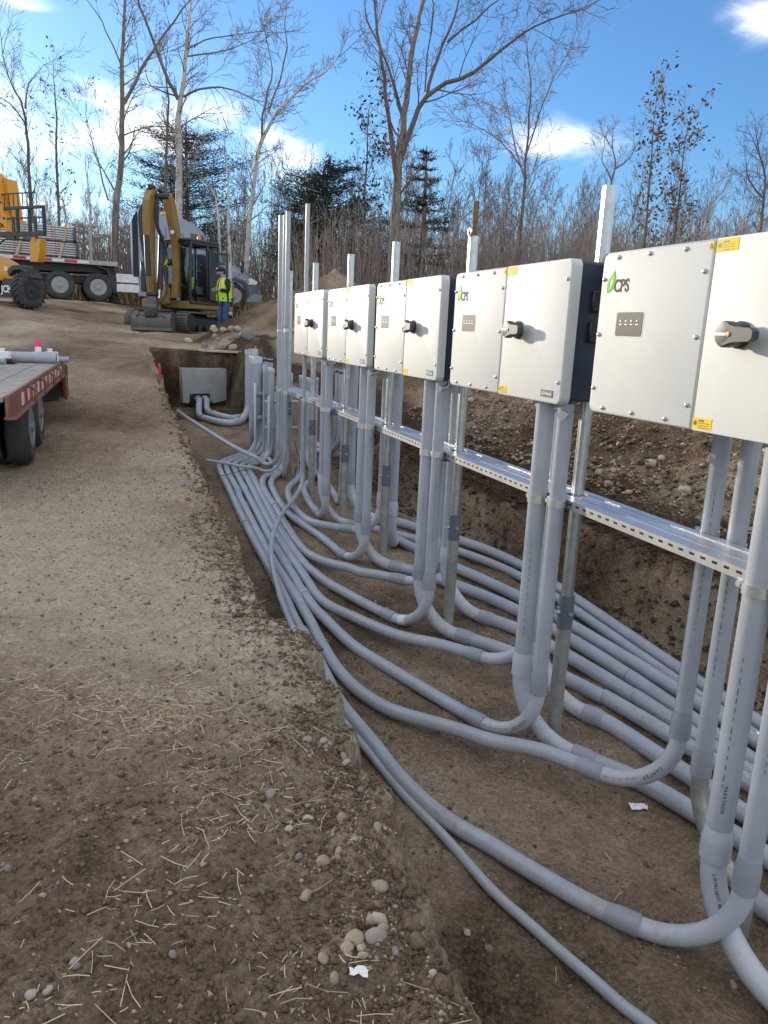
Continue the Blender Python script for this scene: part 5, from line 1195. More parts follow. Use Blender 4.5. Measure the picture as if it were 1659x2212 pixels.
# ------------------------------------------------------------------ highway tractor and the flatbed behind it
def build_truck():
    p = on_y(214, 651, 29.5); O = np.array([p[0], p[1], gz(p[0], p[1])])
    th = math.radians(24); ux = np.array([math.cos(th), math.sin(th), 0]); uy = np.array([-math.sin(th), math.cos(th), 0]); TR = np.array([ux, uy, [0, 0, 1.]]).T
    cx = lambda x: x if x <= 1.5 else 1.46 + (x-2.05)*0.81
    T = lambda x, y, z: O + ux*cx(x) + uy*y + np.array([0, 0, z])      # x forward, y to the far side, z up; y = 0 is the near flank
    def TP(poly, o, a_, b_, d_): return MB().prism([(cx(p[0]), p[1]) for p in poly], o, a_, b_, d_)
    tk = thing('semi_truck', 'silver blue sleeper cab truck parked behind the excavator, facing right', 'truck', O)
    MB().box(O + ux*2.0 + uy*1.25 + np.array([0, 0, 0.78]), (8.2, 0.9, 0.28), TR, 0.03).build('chassis', M['blackpaint'], tk)
    for x in (-1.32, 0.0): wheel(tk, T(x, 0.03, 0.52), -uy, 0.52, 0.30, 0.29, M['alu'], dual=True); wheel(tk, T(x, 2.47, 0.52), uy, 0.52, 0.30, 0.29, M['alu'], dual=True)
    wheel(tk, T(6.55, 0.10, 0.52), -uy, 0.52, 0.30, 0.29, M['alu']); wheel(tk, T(6.55, 2.4, 0.52), uy, 0.52, 0.30, 0.29, M['alu'])
    wdt = 2.5
    # sleeper and cab, one rounded body
    prof = [(2.05, 0.95), (2.05, 3.14), (2.25, 3.34), (2.9, 3.40), (3.8, 3.32), (4.6, 3.05), (5.05, 2.78), (5.40, 2.02), (5.45, 0.95)]
    TP(prof, T(0, wdt, 0), ux, (0, 0, 1.), wdt).build('sleeper_cab', M['truck'], tk, 25)
    TP([(1.80, 1.0), (2.05, 1.0), (2.05, 3.30), (1.86, 3.16), (1.80, 3.0)], T(0, 0.06, 0), ux, (0, 0, 1.), 0.05).build('side_extender', M['matte'], tk, 0)
    MB().box(T(2.03, 1.25, 2.05), (0.03, 2.46, 2.2), TR, 0.01).build('rear_wall', M['truckmatte'], tk)
    MB().box(T(3.70, -0.004, 2.45), (2.6, 0.012, 0.025), TR).build('seam', M['truckdark'], tk, 0)
    MB().box(T(3.3, -0.004, 1.9), (0.025, 0.012, 1.9), TR).build('seam', M['truckdark'], tk, 0)
    TP([(4.42, 2.15), (5.30, 2.15), (5.0, 2.68), (4.42, 2.72)], T(0, 0.004, 0), ux, (0, 0, 1.), 0.012).build('side_window', M['dglass'], tk, 0)
    TP([(2.0, 0.30), (5.2, 0.30), (5.2, 0.95), (2.0, 0.95)], T(0, 0.14, 0), ux, (0, 0, 1.), 0.08).build('side_fairing', M['truck'], tk, 0)
    # hood narrowing to the front
    mb = MB(); secs = [(5.42, 0.05, 2.45, 0.95, 2.02), (5.95, 0.05, 2.45, 0.98, 1.93), (6.6, 0.05, 2.45, 1.05, 1.78), (7.3, 0.10, 2.40, 0.62, 1.58), (7.75, 0.28, 2.22, 0.50, 1.36), (7.95, 0.62, 1.88, 0.48, 1.10)]
    vs = []; fs = []; n = 10
    for x, ya, yb, zl, zh in secs:
        for k in range(n):
            t = k/(n-1); y = ya + (yb-ya)*t
            s = math.sin(math.pi*t)**0.45
            vs.append(T(x, y, zl + (zh-zl)*(0.58+0.42*s) if 0 < k < n-1 else (zl + (zh-zl)*0.30)))
        vs.append(T(x, yb, zl)); vs.append(T(x, ya, zl))
    m_ = n+2
    for i in range(len(secs)-1):
        for k in range(m_): fs.append((i*m_+k, i*m_+(k+1) % m_, (i+1)*m_+(k+1) % m_, (i+1)*m_+k))
    fs.append(tuple((len(secs)-1)*m_+k for k in range(m_))); fs.append(tuple(range(m_))[::-1])
    mb.add(vs, fs); mb.build('hood', M['truck'], tk, 50)
    TP([(5.85, 0.5), (5.9, 0.9), (6.1, 1.12), (6.55, 1.22), (7.0, 1.12), (7.2, 0.9), (7.25, 0.5), (7.12, 0.5), (7.08, 0.85), (6.92, 1.03), (6.55, 1.10), (6.18, 1.03), (6.02, 0.85), (5.98, 0.5)], T(0, 0.03, 0), ux, (0, 0, 1.), 0.06).build('wheel_arch', M['truckdark'], tk, 0)
    TP([(7.05, 0.30), (7.9, 0.34), (7.98, 0.62), (7.2, 0.66), (7.1, 0.55)], T(0, 2.3, 0), ux, (0, 0, 1.), 2.12).build('bumper', M['truck'], tk, 30)
    hl = TP([(7.20, 0.98), (7.62, 1.00), (7.70, 1.10), (7.36, 1.24), (7.20, 1.18)], T(0, 0.16, 0), ux, (0, 0, 1.), 0.10).build('headlight', M['lamp'], tk, 0)
    TP([(7.15, 0.98), (7.24, 0.98), (7.24, 1.18), (7.15, 1.16)], T(0, 0.09, 0), ux, (0, 0, 1.), 0.03).build('turn_signal', M['amber'], hl, 0)
    TP([(5.6, 1.62), (6.1, 1.66), (6.0, 1.74), (5.6, 1.74)], T(0, 0.02, 0), ux, (0, 0, 1.), 0.04).build('hood_vent', M['black'], tk, 0)
    q = MB(); q.box(T(6.85, -0.20, 1.62), (0.12, 0.10, 0.42), TR, 0.03); q.tube([T(6.85, -0.2, 1.42), T(6.88, 0.0, 1.36), T(6.9, 0.2, 1.5)], 0.018, 6); q.build('hood_mirror', M['black'], tk)
    q = MB(); q.box(T(5.35, -0.28, 2.35), (0.10, 0.24, 0.70), TR, 0.03); q.tube([T(5.35, -0.2, 2.2), T(5.3, 0.02, 2.1)], 0.02, 6); q.build('door_mirror', M['black'], tk)
    for z0, z1 in ((0.74, 1.06), (0.40, 0.70)):
        MB().box(T(1.05, 0.10, (z0+z1)/2), (0.82, 0.10, z1-z0), TR, 0.02).build('quarter_panel', M['whitetape'], tk)
    TP([(0.55, 0.35), (0.80, 0.35), (0.78, 0.9), (0.58, 0.95), (0.3, 1.22), (0.0, 1.28), (0.0, 1.24), (0.3, 1.16)], T(0, 0.42, 0), ux, (0, 0, 1.), 0.36).build('mud_flap', M['black'], tk, 0)
    # flatbed trailer on the fifth wheel
    F0 = np.array(O); TR2 = TR
    fl = thing('flatbed_trailer', 'long flatbed trailer with red and white tape, loaded with steel pipe bundles', 'trailer', T(-4, 1.2, 0))
    dk = MB().box(T(-6.6, 1.25, 1.42), (14.6, 2.55, 0.10), TR, 0.01).build('deck', M['galvdull'], fl)
    MB().box(T(-6.6, 0.0, 1.37), (14.62, 0.06, 0.14), TR, 0.01).build('side_rail', M['galvdull'], fl)
    MB().prism([(-9, 0.75), (-5, 0.70), (-1.9, 1.02), (0.5, 1.08), (0.62, 1.34), (-9, 1.34)], T(0, 0.55, 0), ux, (0, 0, 1.), 0.10).build('main_beam', M['blackpaint'], fl, 0)
    MB().prism([(-9, 0.75), (-5, 0.70), (-1.9, 1.02), (0.5, 1.08), (0.62, 1.34), (-9, 1.34)], T(0, 1.9, 0), ux, (0, 0, 1.), 0.10).build('main_beam', M['blackpaint'], fl, 0)
    for k in range(16):
        MB().box(T(-12.4+k*0.42+(0 if k < 9 else 5.6), -0.033, 1.38), (0.40, 0.006, 0.09), TR).build('reflective_tape', M['redtape' if k % 2 == 0 else 'whitetape'], fl, 0)
    q = MB()
    for y in (0.5, 2.0): q.box(T(-2.75, y, 0.55), (0.16, 0.16, 1.3), TR, 0.02); q.box(T(-2.75, y, 0.0), (0.3, 0.25, 0.06), TR, 0.01); q.bar(T(-2.72, y, 0.35), T(-2.2, y, 1.1), 0.08, 0.08)
    q.build('landing_leg', M['blackpaint'], fl)
    n = 0
    for (x0, tilt, lb) in ((-1.95, 0, 'right'), (-5.3, 0, 'left')):
        for lev in (0, 1):
            bt = 1.49 + 0.04 + lev*0.56
            pos = {('right', 0): 'lower bundle of grey steel posts on the right of the flatbed', ('right', 1): 'upper bundle of grey steel posts on the right of the flatbed', ('left', 0): 'lower bundle of grey steel posts behind the telehandler fork', ('left', 1): 'upper bundle of grey steel posts behind the telehandler fork'}[(lb, lev)]
            sh = -0.10 if lev else 0.0
            bd = thing('post_bundle', pos, 'bundle', T(x0+sh, 0.3, bt), 'strapped post bundles on the flatbed')
            for r_ in range(6):
                for c_ in range(4):
                    MB().cyl(T(x0-1.35+sh+random.uniform(-.02, .02), 0.16+c_*0.62/1.0*0.9, bt+0.045+r_*0.080), T(x0+1.35+sh+random.uniform(-.03, .10), 0.16+c_*0.62*0.9, bt+0.045+r_*0.080), 0.037 if c_ == 0 else 0.07*0.55, 8).build('post', M['galv'], bd)
            for k in range(4):
                MB().box(T(x0+1.30+sh+random.uniform(-.02, .06), 0.24+k*0.56, bt+0.24), (0.10, 0.5, 0.46), TR, 0.01).build('end_plate', M['truckdark'], bd)
            for s in (-0.75, 0.60):
                for d in (-0.05, 0.05): MB().box(T(x0+sh+s+d, 0.118, bt+0.24), (0.018, 0.012, 0.50), TR).build('red_band', M['redband'], bd, 0)
        for s in (-0.45, 0.95):
            mb = MB(); w2 = 0.045
            pts = [T(x0+s-0.30, -0.03, 1.46), T(x0+s-0.12, 0.09, 2.06), T(x0+s, 0.11, 2.64), T(x0+s, 2.2, 2.66)]
            for p_, q_ in zip(pts[:-1], pts[1:]): mb.bar(p_, q_, 0.09, 0.012, up=tuple(-uy*1.0 + np.array([0, 0, .3])))
            tag(mb.build('ratchet_strap', M['strap'], None, 0), {(-1.95, -0.45): 'tan ratchet strap round the left end of the right hand post bundles', (-1.95, 0.95): 'tan ratchet strap round the right end of the right hand post bundles', (-5.3, -0.45): 'tan ratchet strap left over the bundles behind the telehandler', (-5.3, 0.95): 'tan ratchet strap right over the bundles behind the telehandler'}[(x0, s)], 'strap', 'tan ratchet straps on the flatbed')
build_truck()

# ------------------------------------------------------------------ telehandler, mostly outside the frame
def build_telehandler():
    Y0 = 21.6
    p = on_y(52, 655, Y0); O = np.array([p[0], p[1], gz(p[0], p[1])]); s = Y0/FPX*1.03       # metres per sheet pixel
    th = math.radians(28); ux = np.array([math.cos(th), -math.sin(th), 0]); uy = np.array([math.sin(th), math.cos(th), 0]); TR = np.array([ux, uy, [0, 0, 1.]]).T
    T = lambda x, y, z: O + ux*x + uy*y + np.array([0, 0, z])        # x towards the machine's front right, y away
    t = thing('telehandler', 'yellow telehandler cut off at the left edge, fork carriage raised over the flatbed', 'telehandler', O)
    wn = np.array([0.88, -0.47, 0]); wheel(t, T(0.55, -0.05, 0.61), wn, 0.61, 0.42, 0.32, M['blackpaint'], lugs=22)
    wheel(t, T(-1.45, -0.50, 0.61), wn, 0.61, 0.42, 0.32, M['blackpaint'], lugs=22)
    T0 = T
    MB().prism([(-0.62, 1.28), (-0.35, 1.46), (0.1, 1.48), (0.42, 1.36), (0.62, 1.05), (0.52, 1.03), (0.34, 1.24), (0.05, 1.33), (-0.3, 1.30), (-0.55, 1.10)], T(0, 0.35, 0), ux, (0, 0, 1.), 0.50).build('mudguard', M['black'], t, 40)
    MB().box(T(-1.7, 0.75, 0.75), (2.6, 1.2, 0.45), TR, 0.06).build('chassis', M['blackpaint'], t)
    MB().prism([(-0.95, 0.36), (-0.30, 0.36), (-0.25, 0.98), (-0.75, 1.0)], T(0.42, -0.42, 0), ux, (0, 0, 1.), 0.12).build('front_panel', M['blackpaint'], t, 0)
    MB().prism([(-2.2, 1.0), (-0.55, 0.92), (-0.50, 0.88), (-0.46, 1.30), (-0.62, 1.52), (-1.35, 1.80), (-2.2, 1.95)], T(0, 0.42, 0), ux, (0, 0, 1.), 0.42).build('engine_cover', M['jcbyellow'], t, 30)
    MB().box(T(-0.86, -0.013, 1.36), (0.20, 0.008, 0.15), TR).build('sticker', M['whitetape'], t, 0)
    MM = Matrix(((ux[0], 0, -uy[0], 0), (ux[1], 0, -uy[1], 0), (0, 1, 0, 0), (0, 0, 0, 1)))
    pp = T(-0.435, -0.558, 0.52); MM.translation = Vector(pp)
    text_part('JCB', 0.33, MM, M['stripe'], t, bold=0.012)
    T = lambda x, y, z: T0(x-0.55, y, z+0.40)
    MB().prism([(0.40, 1.25), (0.78, 1.25), (0.92, 1.55), (0.98, 2.0), (0.86, 2.05), (0.80, 1.90), (0.70, 1.92), (0.62, 2.08), (0.50, 2.02), (0.42, 1.7)], T(0, 0.75, 0), ux, (0, 0, 1.), 0.28).build('tilt_bracket', M['jcbyellow'], t, 30)
    MB().tube(catmull([T(-0.7, 0.0, 1.5), T(-0.6, -0.02, 1.78), T(-0.2, 0.0, 1.98), T(0.1, 0.1, 1.95)], 0.06), 0.03, 8).build('grab_rail', M['black'], t)
    T = lambda x, y, z: T0(x-1.42, y, z+0.72)
    # boom head
    bp = [(-2.6, 3.2), (-1.2, 3.95), (-0.55, 4.05), (-0.42, 3.85), (-0.28, 3.15), (-0.10, 2.60), (0.0, 2.30), (0.02, 2.00), (-0.14, 2.0), (-0.16, 2.25), (-0.36, 2.32), (-0.42, 2.18), (-0.58, 2.18), (-0.60, 2.6), (-0.72, 2.9), (-0.78, 3.25), (-1.3, 3.05), (-2.6, 2.5)]
    bm = MB().prism(bp, T(0, 0.95, 0), ux, (0, 0, 1.), 0.42).build('boom', M['jcbyellow'], t, 30)
    MB().prism([(-0.42, 3.9), (-0.22, 3.86), (-0.02, 2.6), (0.02, 2.35), (-0.10, 2.60), (-0.28, 3.15)], T(0, 1.25, 0), ux, (0, 0, 1.), 0.9*0.5).build('boom_plate', M['jcbyellow'], bm, 30)
    MB().prism([(-0.62, 3.12), (-0.52, 3.18), (-0.46, 3.05), (-0.36, 2.55), (-0.44, 2.46), (-0.56, 2.62)], T(0, 0.51, 0), ux, (0, 0, 1.), 0.03).build('opening', M['black'], bm, 0)
    for x, z in ((-0.22, 3.0), (-0.12, 2.46)): MB().lathe([(0.05, 0), (0.05, 0.02)], T(x, 0.52, z), -uy, 14).build('pin_hole', M['black'], bm)
    q = MB(); c = T(-0.33, 0.45, 2.12); q.tube([c + 0.085*(math.cos(a)*ux + math.sin(a)*np.array([0, 0, 1.])) for a in np.linspace(-0.4, 4.6, 16)], 0.028, 8); q.build('hook', M['redpaint'], t)
    T = lambda x, y, z: T0(x-1.0, y, z+0.72)
    # fork carriage
    fc = MB(); y = 0.62
    for z in (1.90, 2.80): fc.bar(T(-2.2, y, z), T(1.55, y, z), 0.10, 0.16 if z < 2 else 0.10, bev=0.01)
    fc.bar(T(-2.2, y, 2.45), T(1.55, y, 2.45), 0.05, 0.05)
    for x in (-2.2, -1.3, 0.10, 0.75, 1.52): fc.bar(T(x, y, 1.9), T(x, y, 2.84), 0.10, 0.10, up=(1, 0, 0), bev=0.01)
    cr = fc.build('fork_carriage', M['blackpaint'], t)
    bg_ = MB()
    bg_.bar(T(-2.2, y+0.02, 3.30), T(1.1, y+0.02, 3.30), 0.04, 0.04)
    for k in range(14): bg_.bar(T(-2.1+k*0.25, y+0.02, 2.8), T(-2.1+k*0.25, y+0.02, 3.30), 0.025, 0.025, up=(1, 0, 0))
    bg_.build('load_backrest', M['blackpaint'], cr)
    for x in (-0.15, 1.05):
        q = MB(); q.bar(T(x, y, 1.72), T(x, y, 2.5), 0.13, 0.06, up=tuple(uy), bev=0.01); q.bar(T(x, y+0.02, 1.74), T(x+0.15, y+1.2, 1.74), 0.13, 0.05, bev=0.01); q.build('fork', M['blackpaint'], cr)
build_telehandler()
bpy.data.objects['telehandler'].scale = (0.76, 0.76, 0.76)

# ------------------------------------------------------------------ small deck-over trailer with conduit and cans
def build_small_trailer():
    zd = -0.60
    P0 = on_z(-60, 905, zd); P1 = on_z(131, 783, zd)
    u = P1-P0; Ln = np.linalg.norm(u); u /= Ln; n = np.cross([0, 0, 1.], u)       # u along the edge away from camera, n to the left
    z0 = P1[2]; TR = np.array([u, n, [0, 0, 1.]]).T
    T = lambda x, y, z: np.array([P1[0], P1[1], 0]) + u*x + n*y + np.array([0, 0, z0+z])
    t = thing('equipment_trailer', 'rusty red flat trailer at the left edge with red and white reflective tape', 'trailer', T(-2, 1, -0.85))
    for k in range(9): MB().box(T(-2.6, 0.12+0.24*k+0.02, -0.022), (5.4, 0.232, 0.04), TR, 0.006).build('deck_board', M['deck'], t)
    MB().box(T(-2.55, 0.0, -0.075), (5.5, 0.03, 0.17), TR, 0.006).build('side_rail', M['trailerred'], t)
    MB().box(T(-2.55, -0.02, -0.165), (5.5, 0.09, 0.02), TR, 0.004).build('lower_flange', M['trailerred'], t)
    MB().box(T(0.14, 1.1, -0.07), (0.06, 2.2, 0.16), TR, 0.006).build('end_rail', M['trailerred'], t)
    MB().prism([(0.16, -0.02), (0.16, -0.56), (0.06, -0.56), (-0.15, -0.17), (-0.15, -0.02)], T(0, -0.02, 0), u, (0, 0, 1.), 0.04).build('corner_plate', M['trailerred'], t, 0)
    MB().box(T(0.20, 0.0, -0.30), (0.02, 0.14, 0.52), TR, 0.004).build('end_plate', M['trailerred'], t)
    MB().box(T(0.05, 1.05, -0.36), (0.03, 2.0, 0.40), TR).build('tail_panel', M['black'], t)
    x = 0.05
    for k in range(22):
        L_ = 0.17 if k % 2 else 0.25; MB().box(T(x-L_/2, -0.0185, -0.085), (L_, 0.004, 0.105), TR).build('reflective_tape', M['whitetape' if k % 2 else 'redtape'], t, 0); x -= L_
    for k in range(5):
        q = MB(); xx = -0.02-1.0*k; q.tube([T(xx, -0.03, -0.01), T(xx-0.01, -0.075, -0.05), T(xx-0.01, -0.075, -0.15), T(xx, -0.03, -0.19)], 0.018, 6); q.build('stake_pocket', M['rust'], t)
    MB().box(T(0.18, 0.06, -0.085), (0.03, 0.05, 0.10), TR, 0.006).build('tail_lamp', M['redtape'], t)
    MB().box(T(-2.2, 0.55, -0.26), (4.4, 0.10, 0.20), TR).build('main_beam', M['blackpaint'], t)
    for k, xx in enumerate((-2.55, -3.45)):
        c = T(xx, 0.04, 0); c[2] = gz(c[0], c[1]) + 0.385
        wheel(t, c, -n, 0.385, 0.21, 0.215, M['alu'], dual=True)
    MB().box(T(-3.0, 0.9, -0.45), (0.12, 1.3, 0.12), TR).build('axle', M['blackpaint'], t)
    # things lying on the deck
    def lying(px0, py0, px1, py1, r, lb, xoff, sock=False):
        a = T(xoff, 0, 0); c0 = on_y(px1, py1, a[1]+0.1); c0[2] = z0 + r
        c1 = c0 + n*2.6 - u*0.15
        rt = thing('conduit_length', lb, 'conduit', c0, 'grey conduits lying on the small trailer')
        if sock:
            MB().tube([c1, c0 + n*0.30], r, 18).build('pipe', M['pvc'], rt); MB().tube([c0+n*0.30, c0+n*0.27, c0+n*0.02, c0], [r, r*1.12, r*1.12, r*1.10], 18).build('bell_end', M['pvc'], rt); MB().lathe([(r*0.98, 0.001), (r*0.5, 0.002)], c0, -n, 18).build('mouth', M['black'], rt)
        else:
            MB().tube([c1, c0], r, 18).build('pipe', M['pvc'], rt); MB().lathe([(r*0.88, 0.001), (r*0.5, 0.002)], c0, -n, 18).build('mouth', M['black'], rt)
    lying(0, 757, 70, 760, 0.056, 'conduit length rear left on the trailer, its end near the pink capped can', -0.10)
    lying(0, 775, 122, 776, 0.072, 'fattest conduit length on the trailer with a bell end', -0.42, True)
    lying(0, 775, 149, 774, 0.040, 'conduit length sticking out past the trailer corner', -0.02)
    lying(0, 768, 103, 766, 0.022, 'thin conduit length behind the fattest one on the trailer', -0.22)
    def put(px, xoff):
        a = T(xoff, 0, 0); q = on_y(px, 780, a[1]); q[2] = z0; return q
    q = put(84, -0.02); q[2] = z0
    s = thing('spray_can', 'white marking paint can with fluorescent pink cap standing on the trailer', 'spray can', q)
    MB().lathe([(0.040, 0), (0.042, 0.004), (0.042, 0.19), (0.034, 0.205)], q, n=20).build('can', M['paper'], s); MB().lathe([(0.036, 0.205), (0.044, 0.207), (0.043, 0.285), (0.040, 0.29)], q, n=20).build('cap', M['pinkcap'], s)
    MB().box(q + np.array([0.0, -0.0425, 0.12]), (0.05, 0.002, 0.035)).build('print', M['letter'], s, 0)
    for px, xo, lb, hh in ((112, -0.05, 'white and green square solvent can at the trailer corner', 0.145), (9, -0.75, 'white square solvent can in front of the fattest conduit length', 0.15)):
        q = put(px, xo); s = thing('solvent_can', lb, 'can', q, 'white solvent cans on the small trailer')
        MB().box(q + np.array([0, 0, hh/2]), (0.155, 0.09, hh), bev=0.008).build('can', M['paper'], s); MB().lathe([(0.03, 0), (0.03, 0.02), (0.036, 0.022), (0.036, 0.04)], q + np.array([-0.02, 0, hh]), n=14).build('cap', M['stripe'], s)
        if px > 100:
            MB().box(q + np.array([-0.05, -0.0455, hh/2]), (0.05, 0.002, hh*0.8)).build('green_panel', M['green'], s, 0); MB().box(q + np.array([0.035, -0.0455, hh*0.4]), (0.055, 0.002, 0.04)).build('print', M['ink'], s, 0); MB().tube([q + np.array([0.02, -0.047, 0.10]), q + np.array([0.06, -0.047, 0.075])], 0.008, 6).build('print', M['letter'], s)
    for px, m, lb, xo in ((2, 'pvcd', 'grey coupling lying at the left edge on the trailer', -1.05), (14, 'black', 'black cap lying on the trailer by the solvent can', -0.95), (24, 'rust', 'short rusty nipple lying on the trailer', -0.88)):
        q = put(px, xo); o = MB(); o.tube([q + np.array([-0.06, 0, 0.035]), q + np.array([-0.02, 0, 0.035]), q + np.array([0.055, 0.01, 0.035])], [0.030, 0.036, 0.036], 16); tag(o.build('fitting', M[m], None), lb, 'fitting')
build_small_trailer()
# ------------------------------------------------------------------ trees
def bark(name, c0, c1, birch=False):
    m = bpy.data.materials.new(name); m.use_nodes = True; t = NT(m.node_tree); t.n.clear()
    out = t.add('ShaderNodeOutputMaterial'); p = t.add('ShaderNodeBsdfPrincipled', {'Roughness': 0.9, 'Specular IOR Level': 0.2}); t.l.new(p.outputs[0], out.inputs[0])
    co = t.add('ShaderNodeTexCoord').outputs['Object']
    mp = t.add('ShaderNodeMapping', {'Vector': co, 'Scale': (5, 5, 12) if birch else (14, 14, 3)}).outputs[0]
    n1 = t.add('ShaderNodeTexNoise', {'Vector': mp, 'Scale': 1.0, 'Detail': 6.0, 'Roughness': 0.7}).outputs['Fac']
    n2 = t.add('ShaderNodeTexNoise', {'Vector': co, 'Scale': 1.2, 'Detail': 4.0}).outputs['Fac']
    c = t.ramp(n1, [(0.36, c0), (0.47 if birch else 0.64, c1)])
    c = t.mix(t.ramp(n2, [(0.55, (0, 0, 0)), (0.75, (0.5, 0.5, 0.5))]), c, tuple(min(1, q*1.5) for q in c1))
    t.l.new(c, p.inputs['Base Color'])
    bp = t.add('ShaderNodeBump', {'Height': n1, 'Strength': 0.5, 'Distance': 0.03}); t.l.new(bp.outputs[0], p.inputs['Normal'])
    return m
M['bark'] = bark('grey_bark', (0.10, 0.085, 0.072), (0.27, 0.24, 0.21)); M['bark2'] = bark('brown_bark', (0.08, 0.062, 0.05), (0.20, 0.165, 0.14))
M['birch'] = bark('birch_bark', (0.14, 0.125, 0.11), (0.50, 0.47, 0.43), True)
M['twig'] = mat('grey_twigs', (0.19, 0.155, 0.132), 0.9, var=0.25, scale=2); M['twigd'] = mat('brown_twigs', (0.135, 0.104, 0.087), 0.9, var=0.25, scale=2)
M['brush'] = mat('thicket_stems', (0.25, 0.20, 0.172), 0.95, var=0.45, scale=1.2)
M['needle'] = mat('dark_needles', (0.042, 0.056, 0.034), 0.85, var=0.4, scale=3); M['needle2'] = mat('olive_needles', (0.045, 0.058, 0.024), 0.8, var=0.35, scale=2)
M['deadleaf'] = mat('withered_leaves', (0.13, 0.085, 0.05), 0.85, var=0.35, scale=3); M['drygrass'] = mat('dry_field_grass', (0.33, 0.25, 0.13), 0.9, var=0.3)

def unit(v): return v/max(np.linalg.norm(v), 1e-9)
def grow(mb, base, d, length, r, depth, rs, up=0.10, n=5, spread=0.75, kids=(4, 7), twist=0.16, minr=0.006, leaf=None, t0=0.25):
    """a wobbly tapered limb with its own side limbs"""
    segs = max(3, int(length/0.45)) if depth > 0 else 3
    segs = min(segs, 9); pts = [np.asarray(base, float)]; d = unit(np.asarray(d, float)); st = length/segs
    for k in range(segs):
        d = unit(d + rs.normal(0, twist, 3) + np.array([0, 0, up])); pts.append(pts[-1] + d*st)
    rr = [max(minr, r*(1-0.82*k/segs)) for k in range(segs+1)]
    mb.tube(pts, rr, n if depth > 1 else (4 if depth == 1 else 3), caps=False)
    if leaf is not None and depth == 0 and rs.rand() < leaf[1]: leaf[0].append((pts[-1], d))
    if depth == 0: return
    nk = rs.randint(*kids)
    for k in range(nk):
        t = t0 + (1-t0)*(k+rs.rand())/nk; i = min(segs-1, int(t*segs)); p = pts[i] + (pts[i+1]-pts[i])*(t*segs-i)
        dd = unit(pts[i+1]-pts[i]); ax = unit(np.cross(dd, rs.normal(0, 1, 3))); nd = unit(dd*math.cos(spread) + ax*math.sin(spread))
        grow(mb, p, nd, length*(0.62-0.30*t)*rs.uniform(0.75, 1.2), rr[i]*0.62, depth-1, rs, up, n, spread, kids, twist*1.15, minr, leaf, 0.2)
def leaf_clumps(mb, spots, rs, n=6, size=0.07, spr=0.16):
    for p, d in spots:
        for k in range(n):
            c = p + rs.normal(0, spr, 3); a = unit(rs.normal(0, 1, 3)); b = unit(np.cross(a, rs.normal(0, 1, 3))); s = size*rs.uniform(.6, 1.3)
            mb.add([c-a*s, c+b*s*.5, c+a*s, c-b*s*.5], [(0, 1, 2, 3)])
def tree(name, label, stems, depth_y, r0, bm, tm, seed, dens=1.0, cat='tree', group=None, leaves=None, minr=0.0055, sub=2, jit=1.2, l0=2.2, leafm=None, tw=0.17, first=0.35):
    """stems: list of polylines traced in the sheet; each is placed at its own distance near depth_y"""
    rs = np.random.RandomState(seed); tr_ = MB(); cr = MB(); lf = []
    base = None
    for si, (pl, ra, rb) in enumerate(stems):
        P = []; off = 0.0; dev = rs.uniform(-jit, jit) if si else 0.0
        for k, (x, y) in enumerate(pl):
            t = k/max(1, len(pl)-1); yy = depth_y + (dev*t*2 if si else 0)
            P.append(on_y(x, y, yy))
        if si == 0:
            g = gz(P[0][0], P[0][1]); P[0][2] = min(P[0][2], g-0.1); base = (P[0][0], P[0][1], g)
        C = catmull(P, 0.7); C = [c + rs.normal(0, 0.02, 3) for c in C]; m = len(C); rr = [ra + (rb-ra)*(k/(m-1)) for k in range(m)]
        (tr_ if si == 0 else cr).tube(C, rr, 9 if si == 0 else 6, caps=False)
        S = arclen(C); T_ = S[-1]; nb = int(T_*1.9*dens)
        for k in range(nb):
            t = (first if si == 0 else 0.12) + (1-(first if si == 0 else 0.12))*(k+rs.rand())/nb
            p = cut(C, t*T_, t*T_+0.02)[0]; i = min(m-2, int(t*(m-1))); dd = unit(np.asarray(C[i+1])-np.asarray(C[i]))
            ax = unit(np.cross(dd, rs.normal(0, 1, 3))); sp = rs.uniform(0.55, 1.0); nd = unit(dd*math.cos(sp)+ax*math.sin(sp))
            L_ = l0*rs.uniform(.6, 1.3)*(1-0.55*t); grow(cr, p, nd, L_, max(minr*1.5, rr[i]*0.34), sub, rs, 0.09, 5, 0.7, (4, 7), tw, minr, (lf, leaves[0]) if leaves else None)
        tip = C[-1]; dd = unit(np.asarray(C[-1])-np.asarray(C[-2]))
        for _ in range(2): grow(cr, tip, unit(dd+rs.normal(0, .25, 3)), l0*0.8, rb*0.9, sub, rs, 0.05, 4, 0.6, (4, 6), tw, minr, (lf, leaves[0]) if leaves else None)
    root = thing(name, label, cat, base, group)
    tr_.build('trunk', M[bm], root, 60); cr.build('crown', M[tm], root, 0)
    if leaves:
        q = MB(); leaf_clumps(q, lf, rs, leaves[1], leaves[2], leaves[3]); q.build('leaves', M[leafm or 'deadleaf'], root, 0)
    return root
A = lambda *P: [(.52*x, .52*y) for x, y in P]
Bz = lambda *P: [(663.6+.6*x, .6*y) for x, y in P]
tree('bare_tree', 'tall straight bare tree behind the flatbed, with one long limb rising right', [(A((465, 1135), (480, 900), (495, 750), (505, 600), (510, 430), (508, 250), (515, 100), (525, -60)), 0.162, 0.043), (A((515, 430), (560, 340), (610, 250), (660, 170), (720, 90), (800, -20)), 0.066, 0.025), (A((500, 260), (440, 130), (400, 50), (350, -10)), 0.030, 0.012), (A((450, 830), (410, 690), (375, 560), (360, 470)), 0.036, 0.012)], 31, .3, 'bark', 'twig', 1, 0.8, leaves=(0.10, 2, 0.06, 0.08))
